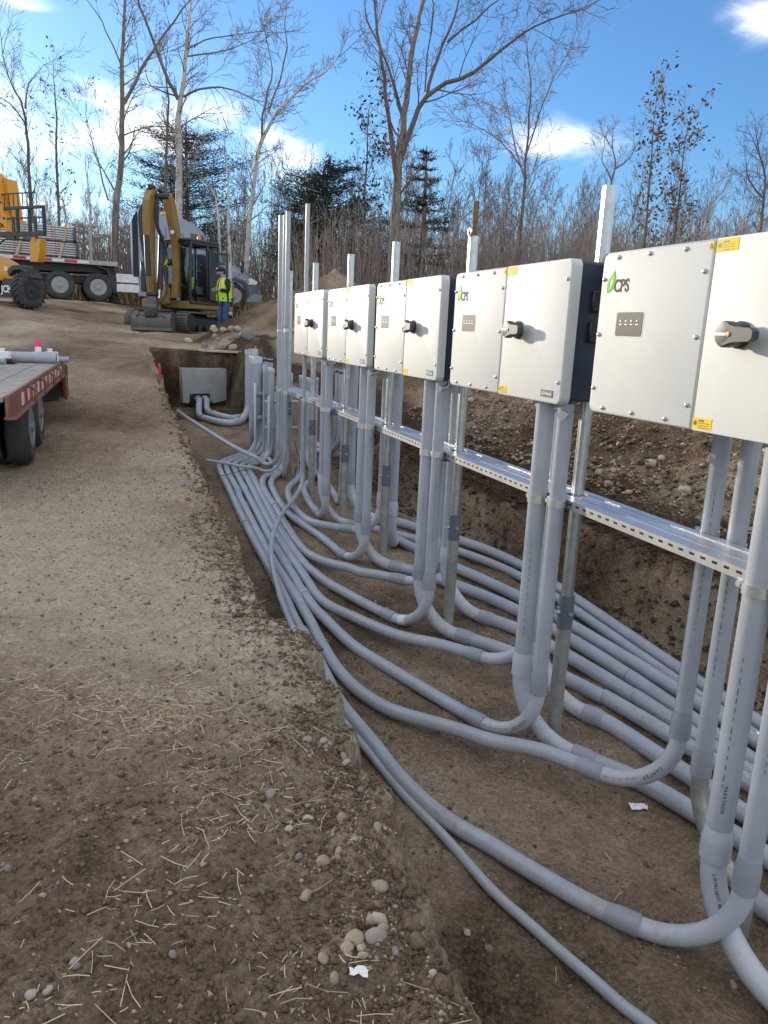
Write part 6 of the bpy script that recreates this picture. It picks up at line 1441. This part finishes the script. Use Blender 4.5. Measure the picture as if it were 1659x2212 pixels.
tree('birch_tree', 'tall white barked birch behind the excavator with a forked top', [(A((748, 1010), (745, 960), (745, 700), (742, 500), (750, 410), (765, 320), (775, 200), (785, 100), (795, -30)), 0.180, 0.043), (A((742, 410), (700, 340), (660, 230), (620, 130), (580, 30), (560, -40)), 0.078, 0.031), (A((765, 400), (830, 370), (920, 365), (990, 385), (1060, 410)), 0.048, 0.019), (A((780, 235), (860, 220), (960, 205), (1050, 165)), 0.036, 0.015), (A((780, 200), (850, 165), (950, 150), (1080, 130)), 0.036, 0.015), (A((735, 400), (650, 370), (615, 340), (600, 280)), 0.036, 0.015)], 33, .3, 'birch', 'twig', 2, 1.0)
tree('birch_tree', 'pale leaning birch with one long limb arching to the right', [(A((1012, 1110), (1035, 930), (1060, 720), (1085, 590), (1130, 500), (1200, 420), (1270, 350), (1340, 310), (1410, 235)), 0.120, 0.022), (A((1085, 590), (1090, 480), (1115, 370), (1130, 290), (1110, 170), (1080, 60)), 0.054, 0.012), (A((1115, 470), (1160, 330), (1190, 190), (1185, 100), (1200, 20)), 0.042, 0.012)], 33, .2, 'birch', 'twig', 3, 1.25, l0=1.9)
tree('bare_tree', 'bare tree at the left edge behind the yellow telehandler boom', [(A((140, 960), (118, 700), (110, 550), (100, 450), (60, 380), (10, 230)), 0.102, 0.019), (A((102, 450), (120, 350), (185, 265)), 0.042, 0.012), (A((105, 520), (40, 430), (-20, 400)), 0.036, 0.012)], 34, .2, 'bark2', 'twigd', 4, 1.0)
tree('larch_tree', 'thin tree with a few withered leaf clusters, rising behind the fork carriage', [(A((252, 1020), (240, 780), (236, 580), (230, 420), (222, 320)), 0.078, 0.012)], 30, .15, 'bark2', 'twigd', 5, 1.6, l0=1.25, leaves=(0.30, 4, 0.07, 0.10), sub=1)
tree('bare_tree', 'large dark tree with several tall stems fanning up in the centre of the photo', [(Bz((303, 1010), (315, 850), (320, 700), (325, 600), (338, 520), (350, 420), (365, 300), (385, 150), (405, 60), (430, -40)), 0.198, 0.043), (Bz((317, 640), (300, 470), (285, 350), (270, 220), (255, 120), (240, -20)), 0.090, 0.037), (Bz((335, 580), (380, 440), (430, 350), (500, 300), (600, 260), (680, 195), (740, 150), (820, 100), (935, 52)), 0.102, 0.019), (Bz((430, 350), (455, 260), (490, 160), (525, 70), (550, -20)), 0.066, 0.028), (Bz((345, 430), (320, 330), (290, 240), (250, 140), (215, 70), (205, -10)), 0.054, 0.019), (Bz((500, 150), (600, 70), (660, 20), (715, -20)), 0.036, 0.012), (Bz((420, 330), (432, 200), (450, 60), (452, -20)), 0.030, 0.015)], 27, .33, 'bark', 'twigd', 6, 0.75, minr=0.006)
tree('bare_tree', 'bare fan shaped tree right of the centre, above the second nearest inverter', [(Bz((758, 960), (772, 780), (785, 640), (790, 550), (800, 420), (805, 300), (790, 160)), 0.102, 0.015), (Bz((785, 650), (750, 540), (730, 430), (715, 350)), 0.042, 0.012), (Bz((790, 560), (830, 420), (870, 320), (935, 195)), 0.036, 0.012), (Bz((770, 600), (690, 500), (580, 440)), 0.030, 0.009), (Bz((735, 440), (690, 390), (600, 350)), 0.024, 0.009)], 33, .2, 'bark2', 'twig', 7, 1.4, l0=2.0)
tree('cedar_tree', 'tall cedar with rusty leaf clusters, left of two behind the nearest inverter', [(Bz((1222, 900), (1230, 700), (1240, 520), (1257, 350)), 0.096, 0.012)], 36, .15, 'bark2', 'twigd', 8, 2.6, l0=1.5, leaves=(0.55, 6, 0.10, 0.16), sub=1, first=0.05)
tree('cedar_tree', 'shorter cedar with rusty leaf clusters, right of two behind the nearest inverter', [(Bz((1330, 900), (1345, 650), (1372, 445)), 0.084, 0.012)], 36, .15, 'bark2', 'twigd', 9, 2.9, l0=1.7, leaves=(0.6, 6, 0.10, 0.17), sub=1, first=0.05)
tree('cedar_tree', 'dark ragged cedar just left of the central tree', [(Bz((200, 980), (208, 700), (218, 450)), 0.102, 0.019)], 34, .15, 'bark2', 'twigd', 10, 2.4, l0=1.8, leaves=(0.6, 6, 0.10, 0.17), sub=1, first=0.05, leafm='needle')
tree('bare_tree', 'crooked dead tree with a twisted crown above the nearest inverter', [(Bz((1085, 900), (1090, 760), (1095, 660), (1110, 600), (1100, 540)), 0.084, 0.031), (Bz((1097, 650), (1060, 580), (1070, 530)), 0.042, 0.019), (Bz((1110, 610), (1160, 570), (1175, 540)), 0.042, 0.019)], 40, .2, 'bark', 'twig', 11, 1.2, l0=1.6)
tree('bare_tree', 'bare oak cut off by the right edge of the photo', [(Bz((1650, 900), (1640, 760), (1650, 640), (1630, 560)), 0.120, 0.037), (Bz((1645, 720), (1590, 650), (1580, 600)), 0.048, 0.019), (Bz((1648, 680), (1700, 600), (1690, 540)), 0.048, 0.019)], 38, .2, 'bark2', 'twigd', 12, 1.5, l0=2.0)
for k, (P_, lb) in enumerate(((A((960, 1060), (950, 880), (940, 640)), 'thin pale birch right of the excavator beacon'), (A((375, 1000), (372, 880), (365, 740)), 'thin white birch left of the tall straight tree'), (A((925, 1040), (905, 900), (880, 780)), 'slender birch between the excavator and the leaning birch'), (A((683, 820), (690, 600), (698, 420), (690, 250)), 'slim dark tree just left of the tall birch'))):
    tree('birch_tree' if k < 3 else 'bare_tree', lb, [(P_, .09 if k < 3 else .12, .02)], 30+k, .1, 'birch' if k < 3 else 'bark2', 'twig', 20+k, 1.0, l0=1.2, sub=1 if k < 3 else 2)

def conifer(label, base, h, rad, m, seed, name='spruce_tree', round_=False, gap=0.0, n=1.0, z0=0.1):
    rs = np.random.RandomState(seed); root = thing(name, label, 'tree', base)
    b = np.asarray(base, float); MB().tube([b-np.array([0, 0, .2]), b+np.array([0.05, 0, h*.5]), b+np.array([0, 0, h])], [0.02*h+.05, 0.013*h+.03, 0.02], 8).build('trunk', M['bark2'], root)
    q = MB(); br = MB(); lev = int(h*3.2*n)
    for k in range(lev):
        t = z0 + (1-z0)*(k+rs.rand()*.6)/lev; z = h*t
        prof = (1-t)**0.75 if not round_ else math.sqrt(max(0.02, 1-((t-0.58)/0.46)**2))
        for j in range(rs.randint(5, 8)):
            if rs.rand() < gap: continue
            a = rs.rand()*6.283; L_ = rad*prof*rs.uniform(.6, 1.2); dr = np.array([math.cos(a), math.sin(a), 0.15 if round_ else -0.18 + 0.35*t]); p0 = b + np.array([0, 0, z]); 
            p1 = p0 + dr*L_*0.6; p2 = p1 + (dr + np.array([0, 0, 0.18]))*L_*0.45; br.tube([p0, p1, p2], [0.03, 0.018, 0.006], 3, caps=False)
            nn = int(24 + 46*L_)
            for i in range(nn):
                s = rs.uniform(0.15, 1.0); c = p0 + (p1-p0)*min(1, s/0.58) + (p2-p1)*max(0, (s-0.58)/0.42) + rs.normal(0, 1, 3)*np.array([.13, .13, .06])*(1.3 if round_ else 1)*(0.4+L_*0.4)
                d = unit(dr + rs.normal(0, .5, 3)); w_ = unit(np.cross(d, rs.normal(0, 1, 3))); l = rs.uniform(.06, .16)
                q.add([c-w_*l*.16, c+d*l, c+w_*l*.16], [(0, 1, 2)]); w2 = np.cross(d, w_); q.add([c-w2*l*.16, c+d*l*.9, c+w2*l*.16], [(0, 1, 2)])
    br.build('branches', M['twigd'], root, 0); q.build('crown', M[m], root, 0); return root
def at_ground(x, Y): p = on_y(x, 640, Y); return np.array([p[0], p[1], gz(p[0], p[1])])
def height_to(x, y, Y, g): return on_y(x, y, Y)[2] - g
g = at_ground(405, 42); conifer('big dark pine behind the tall white birch and excavator', g, height_to(400, 285, 42, g[2]), 3.2, 'needle', 31, 'pine_tree', True, 0.12, 1.3, 0.25)
g = at_ground(700, 36); conifer('rounded dark green pine left of the central tree', g, height_to(700, 355, 36, g[2]), 2.3, 'needle', 32, 'pine_tree', True, 0.0, 1.3, 0.30)
g = at_ground(660, 35); conifer('olive evergreen bush below the rounded pine', g, height_to(655, 430, 35, g[2]), 1.7, 'needle2', 33, 'cedar_tree', True, 0.05, 1.2, 0.15)
g = at_ground(905, 33); conifer('dark spruce with layered boughs right of the central tree', g, height_to(908, 315, 33, g[2]), 2.6, 'needle', 34, 'spruce_tree', False, 0.30, 0.8, 0.18)
for k, (x, y, Y, rd) in enumerate(((60, 490, 50, 2.0), (185, 480, 52, 2.0), (310, 490, 48, 2.0), (1400, 560, 40, 2.2), (780, 470, 42, 2.0), (1365, 600, 38, 1.6))):
    g = at_ground(x, Y); conifer(['low dark evergreen behind the telehandler', 'low dark evergreen behind the left pipe bundles', 'low dark evergreen left of the big pine', 'dark evergreen among the rusty cedars', 'low evergreen between rounded pine and central tree', 'small evergreen below the left rusty cedar'][k], g, height_to(x, y, Y, g[2]), rd, 'needle', 40+k, 'evergreen_tree', True, 0.2, 0.8, 0.1)

# woods behind: a dozen differing bare trees, copied one by one
rs = np.random.RandomState(77); protos = []
for k in range(9):
    tr_ = MB(); cr = MB(); H = 9.0; pts = [np.array([0, 0, -0.5])]; d = np.array([rs.normal(0, .05), rs.normal(0, .05), 1.])
    for i in range(8): d = unit(d + rs.normal(0, .055, 3) + np.array([0, 0, .05])); pts.append(pts[-1] + d*H/8*1.05)
    r0 = rs.uniform(.055, .10); rr = [r0*(1-0.85*i/8) for i in range(9)]; tr_.tube(pts, rr, 6, caps=False)
    nb = 20
    for i in range(nb):
        t = 0.22 + 0.78*(i+rs.rand())/nb; j = min(7, int(t*8)); p = pts[j] + (pts[j+1]-pts[j])*(t*8-j); dd = unit(pts[j+1]-pts[j]); ax = unit(np.cross(dd, rs.normal(0, 1, 3))); sp = rs.uniform(.4, .8)
        grow(cr, p, dd*math.cos(sp)+ax*math.sin(sp), rs.uniform(1.4, 2.8)*(1.15-0.6*t), rr[j]*0.45, 2, rs, .14, 4, .6, (3, 6), .15, 0.008)
    root = thing('woodland_tree', 'x', 'tree', (0, 0, 0)); tr_.build('trunk', M['bark' if k % 3 else 'birch'], root, 60); cr.build('crown', M['twig' if k % 2 else 'twigd'], root, 0); protos.append(root)
used = set()
def put_tree(x, y, h, lab, grp):
    k = rs.randint(len(protos)); o = protos[k]
    if k in used: o = copy_thing(o)
    used.add(k); s = h/9.3; o.location = (x, y, gz(x, y)); o.rotation_euler = (0, 0, rs.rand()*6.28); o.scale = (s*rs.uniform(.85, 1.1),)*2 + (s,); o['label'] = lab; o['group'] = grp
LABW = 'bare grey tree in the leafless woods behind the site'
for k in range(150):
    x = rs.uniform(-60, 1720); Y = rs.choice([rs.uniform(36, 44), rs.uniform(44, 58), rs.uniform(58, 80)], p=[.25, .45, .30])
    p = on_y(x, 640, Y); topy = np.interp(x, [0, 150, 300, 450, 600, 750, 900, 1100, 1300, 1500, 1659], [330, 350, 370, 350, 320, 330, 300, 345, 345, 335, 400]) + rs.uniform(-10, 110) + (40 if Y < 44 else 0)
    h = max(3.5, on_y(x, topy, Y)[2] - gz(p[0], p[1])); put_tree(p[0], p[1], h, LABW, 'bare trees of the woods behind the site')
# unseen woods added on the rise, outside the frame: they keep the low sun off the ground
for k in range(16):
    a = SUN_AZ + rs.uniform(-0.50, 0.14); d = rs.uniform(40, 66); x, y = math.sin(a)*d, math.cos(a)*d
    if math.degrees(math.atan2(x, y)) > -29: continue
    put_tree(x, y, rs.uniform(4, 8), 'unseen bare grey tree on the rise added beyond the left edge', 'unseen bare trees on the added rise')

# thicket of thin stems at the wood's edge
mb = MB(); rs = np.random.RandomState(9)
V, F_ = [], []
for k in range(9000):
    x = rs.uniform(-140, 1800); Y = (rs.uniform(27, 52) if k % 3 else rs.uniform(29, 38)) if x > 640 else rs.uniform(38, 54); p = on_y(x, 640, Y)
    topy = 500 + 60*vnoise(np.array([x/90.]), np.array([Y*.3]), 4)[0] + rs.uniform(-60, 120); g = gz(p[0], p[1])
    topy += 0
    h = max(0.9, min(5.5, on_y(x, topy, Y)[2]-g)); r = rs.uniform(.006, .020); b0 = np.array([p[0], p[1], g-.1]); lean = rs.normal(0, .10, 3); lean[2] = 0
    b1 = b0 + np.array([0, 0, h*.5]) + lean*h*.4; b2 = b0 + np.array([0, 0, h]) + lean*h + rs.normal(0, .08, 3)
    mb.tube([b0, b1, b2], [r*1.3, r, r*.3], 3, caps=False)
    for j in range(3):
        t = rs.uniform(.35, .95); c = b1 + (b2-b1)*(t*2-1) if t > .5 else b0 + (b1-b0)*t*2; e = c + np.array([rs.normal(0, .28), rs.normal(0, .28), rs.uniform(.25, .7)])*min(1.2, h*.3); mb.tube([c, e], [r*.6, r*.25], 3, caps=False)
o = mb.build('undergrowth', M['brush'], None, 0); o['kind'] = 'stuff'; o['label'] = 'leafless brown thicket of thin stems at the edge of the woods'
mb = MB()
for k in range(5000):
    Y = rs.uniform(31, 46); x = rs.uniform(-100, 620) if k % 4 else rs.uniform(620, 1700); p = on_y(x, 640, Y); g = gz(p[0], p[1]); b0 = np.array([p[0], p[1], g]); d = np.array([rs.normal(0, .25), rs.normal(0, .25), 1])*rs.uniform(.5, 1.3); s = np.array([.02, 0, 0]); mb.add([b0-s, b0+s, b0+d], [(0, 1, 2)])
o = mb.build('dry_grass', M['drygrass'], None, 0); o['kind'] = 'stuff'; o['label'] = 'dry yellow grass under the thicket'

# ------------------------------------------------------------------ stones, clods, straw and litter
rs = np.random.RandomState(21)
def stone_mesh(seed, sub=2, flat=0.7):
    import bmesh
    bm = bmesh.new(); bmesh.ops.create_icosphere(bm, subdivisions=sub, radius=1.0); q = np.random.RandomState(seed); ax = np.array([1, q.uniform(.6, .95), flat*q.uniform(.75, 1.1)])
    planes = [(unit(q.normal(0, 1, 3)), q.uniform(.62, .9)) for _ in range(7)]
    for v in bm.verts:
        c = np.array(v.co)
        for nrm, dd in planes:
            e = c @ nrm - dd
            if e > 0: c = c - nrm*e*0.85
        c = c*(1+0.10*vnoise(np.array([c[0]*1.6+seed]), np.array([c[1]*1.6+c[2]*1.3]), seed)[0]); v.co = Vector(c*ax)
    me = bpy.data.meshes.new('stone'); bm.to_mesh(me); bm.free(); me.polygons.foreach_set('use_smooth', [True]*len(me.polygons)); return me
SM = []
for k in range(12):
    me = stone_mesh(k+1, 3 if k < 6 else 2); me.materials.append(M[('st1', 'st2', 'st3', 'st4')[k % 4]]); SM.append(me)
def stone(x, y, r, label, group='loose stones on the soil', sink=0.35, mi=None, name='stone'):
    me = SM[rs.randint(12) if mi is None else mi]; o = bpy.data.objects.new(name, me); COL.objects.link(o)
    o.location = (x, y, gz(x, y) + r*(0.55-sink)); o.rotation_euler = (rs.normal(0, .3), rs.normal(0, .3), rs.rand()*6.28); o.scale = (r, r, r); tag(o, label, 'stone', group); return o
def on_ground(px, py):
    d = ray(px, py); h = GROUND_BVH.ray_cast(Vector((0, 0, ZS)), Vector(d))
    p = h[0]; t = p.y/d[1]
    return p.x, p.y, t
LB = lambda *P: [(.7836*x*.6636/1.0, (2400+.7836*y)*.6636) for x, y in P]
SPEC = [((1270, 655), 62, 'upright brown stone standing on the bank at the lower middle of the photo', 1), ((1340, 515), 58, 'broad tan stone beside the upright stone, nearer the trench edge', 5), ((1240, 500), 30, 'angular grey stone left of the broad tan stone', 2), ((1200, 380), 26, 'pale egg shaped stone above the angular grey stone', 3), ((1275, 285), 34, 'brown block stone near the trench edge above the pale egg shaped stone', 1),
        ((1345, 918), 48, 'tan wedge stone left of the white paper scrap', 5), ((1510, 905), 46, 'tan stone behind the white paper scrap', 1), ((1390, 1000), 48, 'brown stone half buried below the tan wedge stone', 0), ((35, 545), 32, 'smooth grey stone at the left edge of the photo', 2), ((318, 950), 28, 'bluish grey stone above the pair of pale pebbles', 2),
        ((128, 1070), 26, 'left of two pale round pebbles at the lower left', 3), ((197, 1055), 24, 'right of two pale round pebbles at the lower left', 3), ((1405, 505), 20, 'small tan stone touching the broad tan stone', 1), ((1110, 290), 30, 'grey stone pair member under the straw tuft', 4), ((1035, 275), 24, 'brown rounded stone left of the straw tuft', 0), ((715, 905), 18, 'small wet dark stone in the middle of the bank', 2),
        ((1330, 30), 28, 'tan stone by the bank edge, topmost of the near stones', 1), ((1640, 890), 26, 'block stone at the crumbling edge low right', 0)]
for (x, y), w_, lb, mi in SPEC:
    X_, Y_, t = on_ground(*LB((x, y+w_*0.18))[0]); r = w_*0.52*.6636*.7836*0.5*1.9*t/FPX*0.95; stone(X_, Y_, max(0.014, r*1.22), lb, 'single stones picked out on the bank', 0.18, mi)
ct = 0
def scatter(n, fn, rr, label, group, sink=0.3):
    global ct
    for _ in range(n):
        a, b = fn(); p = W(a, b, 0); stone(p[0], p[1], rr(), label, group, sink); ct += 1
def bank_edge_pt():
    a = rs.uniform(2.2, 7.1); return a, el1(a) + abs(rs.normal(0, .13)) + .03
scatter(75, bank_edge_pt, lambda: rs.uniform(.011, .031), 'small grey or tan stone in the crumbly edge of the left bank', 'stones along the left bank edge')
def bank_pt():
    a = rs.uniform(1.0, 7.3); return a, el1(a) + rs.uniform(.2, 2.4)
scatter(45, bank_pt, lambda: rs.uniform(.007, .018), 'small stone scattered on the open left bank', 'stones on the left bank')
def floor_pt(): return rs.uniform(0.5, 7.2), rs.uniform(-1.2, 0.95)
scatter(20, floor_pt, lambda: rs.uniform(.010, .022), 'small stone on the trench floor among the conduits', 'stones on the trench floor')
def spoil_pt():
    a = rs.uniform(-1.5, 6.6); return a, er1(a) - 0.42 - abs(rs.normal(0, .8))
scatter(115, spoil_pt, lambda: rs.choice([rs.uniform(.02, .04), rs.uniform(.04, .075)], p=[.75, .25]), 'rounded stone on the spoil heap right of the trench', 'stones on the right spoil heap', .2)
# boulders at the foot of the far mound
ZP = lambda *P: [(265.4+.184*x, 384.9+.184*y) for x, y in P]
for (x, y), w_, lb in (((1490, 1880), 210, 'largest rounded boulder at the foot of the far dug mound'), ((1275, 1790), 105, 'pale boulder beside the feet of the person'), ((1355, 1790), 100, 'boulder between the pale one and the largest one'), ((1200, 1810), 85, 'low boulder in front of the excavator track'), ((1085, 1870), 80, 'small boulder nearest the bucket'), ((1275, 1900), 75, 'small rounded boulder below the pale boulder'), ((1120, 1905), 55, 'small stone left of the mound, nearest the camera'), ((1420, 1800), 60, 'stone tucked against the largest boulder'), ((1620, 1850), 60, 'stone right of the largest boulder')):
    X_, Y_, t = on_ground(*ZP((x, y))[0]); stone(X_, Y_, w_*.184*.5*t/FPX*1.05, lb, 'boulders at the far mound', 0.15, rs.randint(6), 'boulder')
def mound_pt():
    th = rs.uniform(3.4, 6.0); q = rs.uniform(2.2, 3.6); x, y = -1.35+1.15*q*math.cos(th), 18.6+1.35*q*math.sin(th); return ab(np.array([x, y, 0]))
scatter(28, mound_pt, lambda: rs.uniform(.05, .12), 'stone scattered round the foot of the far dug mound', 'stones at the far mound', .2)

# gravel and crumbs, too small to count
def crumbs(name, label, m, pts, szf):
    tv = np.array([(0, 0, 1), (.95, 0, -.1), (-.3, .9, 0), (-.7, -.6, .1), (0.1, 0, -.8), (.4, -.8, .2)]); tf = [(0, 1, 2), (0, 2, 3), (0, 3, 5), (0, 5, 1), (4, 2, 1), (4, 3, 2), (4, 5, 3), (4, 1, 5)]
    n = len(pts); a = np.array([p[0] for p in pts]); b = np.array([p[1] for p in pts]); z = ground(a, b); s = np.array([szf() for _ in range(n)])
    X = O0[0]-RV[0]*a+NV[0]*b; Y = O0[1]-RV[1]*a+NV[1]*b
    th = rs.rand(n)*6.28; c, sn = np.cos(th), np.sin(th); j = 1+0.35*rs.normal(0, 1, (n, 6, 3)).clip(-1.5, 1.5)
    T_ = tv[None]*j*s[:, None, None]; VX = T_[:, :, 0]*c[:, None]-T_[:, :, 1]*sn[:, None]+X[:, None]; VY = T_[:, :, 0]*sn[:, None]+T_[:, :, 1]*c[:, None]+Y[:, None]; VZ = T_[:, :, 2]*.75+z[:, None]+ZS+s[:, None]*.2
    V = np.stack([VX, VY, VZ], -1).reshape(-1, 3); F = (np.array(tf)[None]+6*np.arange(n)[:, None, None]).reshape(-1, 3)
    me = bpy.data.meshes.new(name); me.vertices.add(len(V)); me.vertices.foreach_set('co', V.ravel()); me.loops.add(F.size); me.loops.foreach_set('vertex_index', F.ravel().astype(np.int32)); me.polygons.add(len(F)); me.polygons.foreach_set('loop_start', np.arange(0, F.size, 3, dtype=np.int32)); me.update(calc_edges=True); me.materials.append(m)
    o = bpy.data.objects.new(name, me); COL.objects.link(o); o['kind'] = 'stuff'; o['label'] = label
def bank_any(): 
    a = 8.0 - rs.uniform(.9, 9)**1.0; return a, el1(a) + rs.uniform(0.0, 3.2)*rs.rand()**.6
def near_pt():
    a = 7.3 - abs(rs.normal(0, 1.0)); return a, el1(a) + rs.uniform(0.0, 2.6)*rs.rand()**.4
crumbs('soil_crumbs', 'crumbs and clods of soil on the left bank', M['clod_mid'], [near_pt() for _ in range(14000)] + [bank_edge_pt() for _ in range(5000)], lambda: 0.0020 + 0.012*rs.rand()**4.5)
crumbs('dry_crumbs', 'dry crumbs of soil on the dusty part of the left bank', M['clod'], [bank_any() for _ in range(7000)] + [bank_edge_pt() for _ in range(5000)], lambda: 0.0022 + 0.008*rs.rand()**3)
EDGE_LUMPS = [(a, el1(a) + rs.choice([abs(rs.normal(0, .07)), -.03-abs(rs.normal(0, .08))], p=[.75, .25])) for a in rs.uniform(-5, 7.2, 1300)]
crumbs('clods', 'lumps of broken soil along the crumbling bank edge and its foot', M['clod'], EDGE_LUMPS[:700], lambda: rs.uniform(.008, .036)*rs.rand()**.6)
crumbs('clods', 'damp lumps along the left bank edge', M['clod_mid'], EDGE_LUMPS[700:], lambda: rs.uniform(.008, .036)*rs.rand()**.6)
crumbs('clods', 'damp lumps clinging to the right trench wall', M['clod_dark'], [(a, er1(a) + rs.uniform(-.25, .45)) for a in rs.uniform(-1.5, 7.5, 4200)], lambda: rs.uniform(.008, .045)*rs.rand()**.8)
crumbs('gravel', 'fine gravel strewn over bank and trench', M['st1'], [bank_any() for _ in range(2600)] + [bank_edge_pt() for _ in range(1300)] + [floor_pt() for _ in range(2600)], lambda: 0.002 + 0.006*rs.rand()**2)
crumbs('pale_gravel', 'pale tan grit strewn over bank and trench', M['st2'], [bank_any() for _ in range(5200)] + [bank_edge_pt() for _ in range(1800)] + [floor_pt() for _ in range(1200)], lambda: 0.002 + 0.009*rs.rand()**2.4)
crumbs('spoil_clods', 'brown lumps of soil on the right spoil heap', M['clod_mid'], [spoil_pt() for _ in range(4500)], lambda: 0.006 + 0.035*rs.rand()**2.5)
crumbs('spoil_gravel', 'gravel and lumps covering the right spoil heap', M['st2'], [spoil_pt() for _ in range(5000)], lambda: 0.005 + 0.025*rs.rand()**2.5)
crumbs('trench_crumbs', 'soil crumbs on trench floor and wall foot', M['clod_mid'], [floor_pt() for _ in range(5000)] + [(a, er1(a) + rs.uniform(-.15, .6)) for a in rs.uniform(-2, 7, 9000)], lambda: 0.002 + 0.011*rs.rand()**2.5)
mb = MB()
def straw(a, b, L_, wd=0.0012):
    p = W(a, b, 0); th = rs.rand()*6.28; d = np.array([math.cos(th), math.sin(th), 0])*L_/2; q0, q1 = p-d, p+d; z = max(gz(p[0], p[1]), (gz(*q0[:2])+gz(*q1[:2]))/2)+.004
    q0[2] = z+rs.uniform(0, .01); q1[2] = z+rs.uniform(0, .012); m_ = (q0+q1)/2 + rs.normal(0, .035*L_, 3); m_[2] = max(m_[2], z); mb.tube([q0, m_, q1], wd, 3, caps=False)
for k in range(2200):
    a, b = bank_any()
    if fbm(np.array([a*.8]), np.array([b*.8]), 3, 301)[0] > -0.05: straw(a, b, rs.choice([rs.uniform(.006, .03), rs.uniform(.03, .08), rs.uniform(.08, .15)], p=[.80, .17, .03]))
for ca, cb_, n_, sp_ in ((5.35, 1.70, 260, .13), (5.2, 2.0, 160, .16), (4.9, 2.3, 90, .2), (6.1, 1.5, 60, .10), (6.3, 2.65, 160, .13), (5.7, 2.5, 90, .22), (6.8, 1.45, 25, .08), (6.4, 1.75, 50, .10), (3.6, 1.6, 90, .3), (6.6, 2.0, 50, .15), (5.75, 1.55, 60, .1)):
    for _ in range(n_): straw(ca+rs.normal(0, sp_), cb_+rs.normal(0, sp_*1.2), rs.choice([rs.uniform(.01, .04), rs.uniform(.04, .11)], p=[.7, .3]))
for _ in range(40): straw(*floor_pt(), rs.uniform(.02, .08))
for _ in range(60): 
    a = rs.uniform(2, 6.5); straw(a, er1(a)-.3-rs.rand()*.4, rs.uniform(.04, .14))
o = mb.build('straw', M['straw'], None, 60); o['kind'] = 'stuff'; o['label'] = 'bits of pale dry straw strewn on the bank'
def scrap(px, py, s, lb, seed, tr=True):
    q = np.random.RandomState(seed); X_, Y_, t = on_ground(px, py); z = gz(X_, Y_)+.006; n = 5; vs = []; fs = []
    for i in range(n):
        for j in range(n): vs.append((X_+(i/(n-1)-.5)*s*1.6+q.normal(0, s*.05), Y_+(j/(n-1)-.5)*s+q.normal(0, s*.05), z+abs(q.normal(0, s*.12))))
    for i in range(n-1):
        for j in range(n-1): fs.append((i*n+j, (i+1)*n+j, (i+1)*n+j+1, i*n+j+1))
    m_ = MB().add(vs, fs); ob = m_.build('paper_scrap', M['paper'], None, 0); sd = ob.modifiers.new('thickness', 'SOLIDIFY'); sd.thickness = 0.0008; tag(ob, lb, 'paper scrap')
scrap(1378, 1746, 0.05, 'small white torn paper on the trench floor in front of the last pair of risers', 1)
scrap(*LB((1490, 985))[0], 0.027, 'crumpled white paper scrap on the bank near the bottom of the photo', 2)
X_, Y_, t = on_ground(394, 1047); z = gz(X_, Y_); o = MB().lathe([(0.030, 0), (0.032, .002), (0.032, .045), (0.027, .046), (0.027, .01)], (X_, Y_, z), n=18).build('coupling', M['pvc'], None); tag(o, 'small grey coupling standing on the left bank near the trench edge', 'fitting')
X_, Y_, t = on_ground(490, 763); z = gz(X_, Y_)+.03; o = MB().box((X_, Y_, z), (1.05, 0.28, 0.04), Euler((0, 0, 0.05)).to_matrix(), .006).build('plank', M['wood'], None); tag(o, 'pale plank lying on the soil behind the vault pit', 'plank')
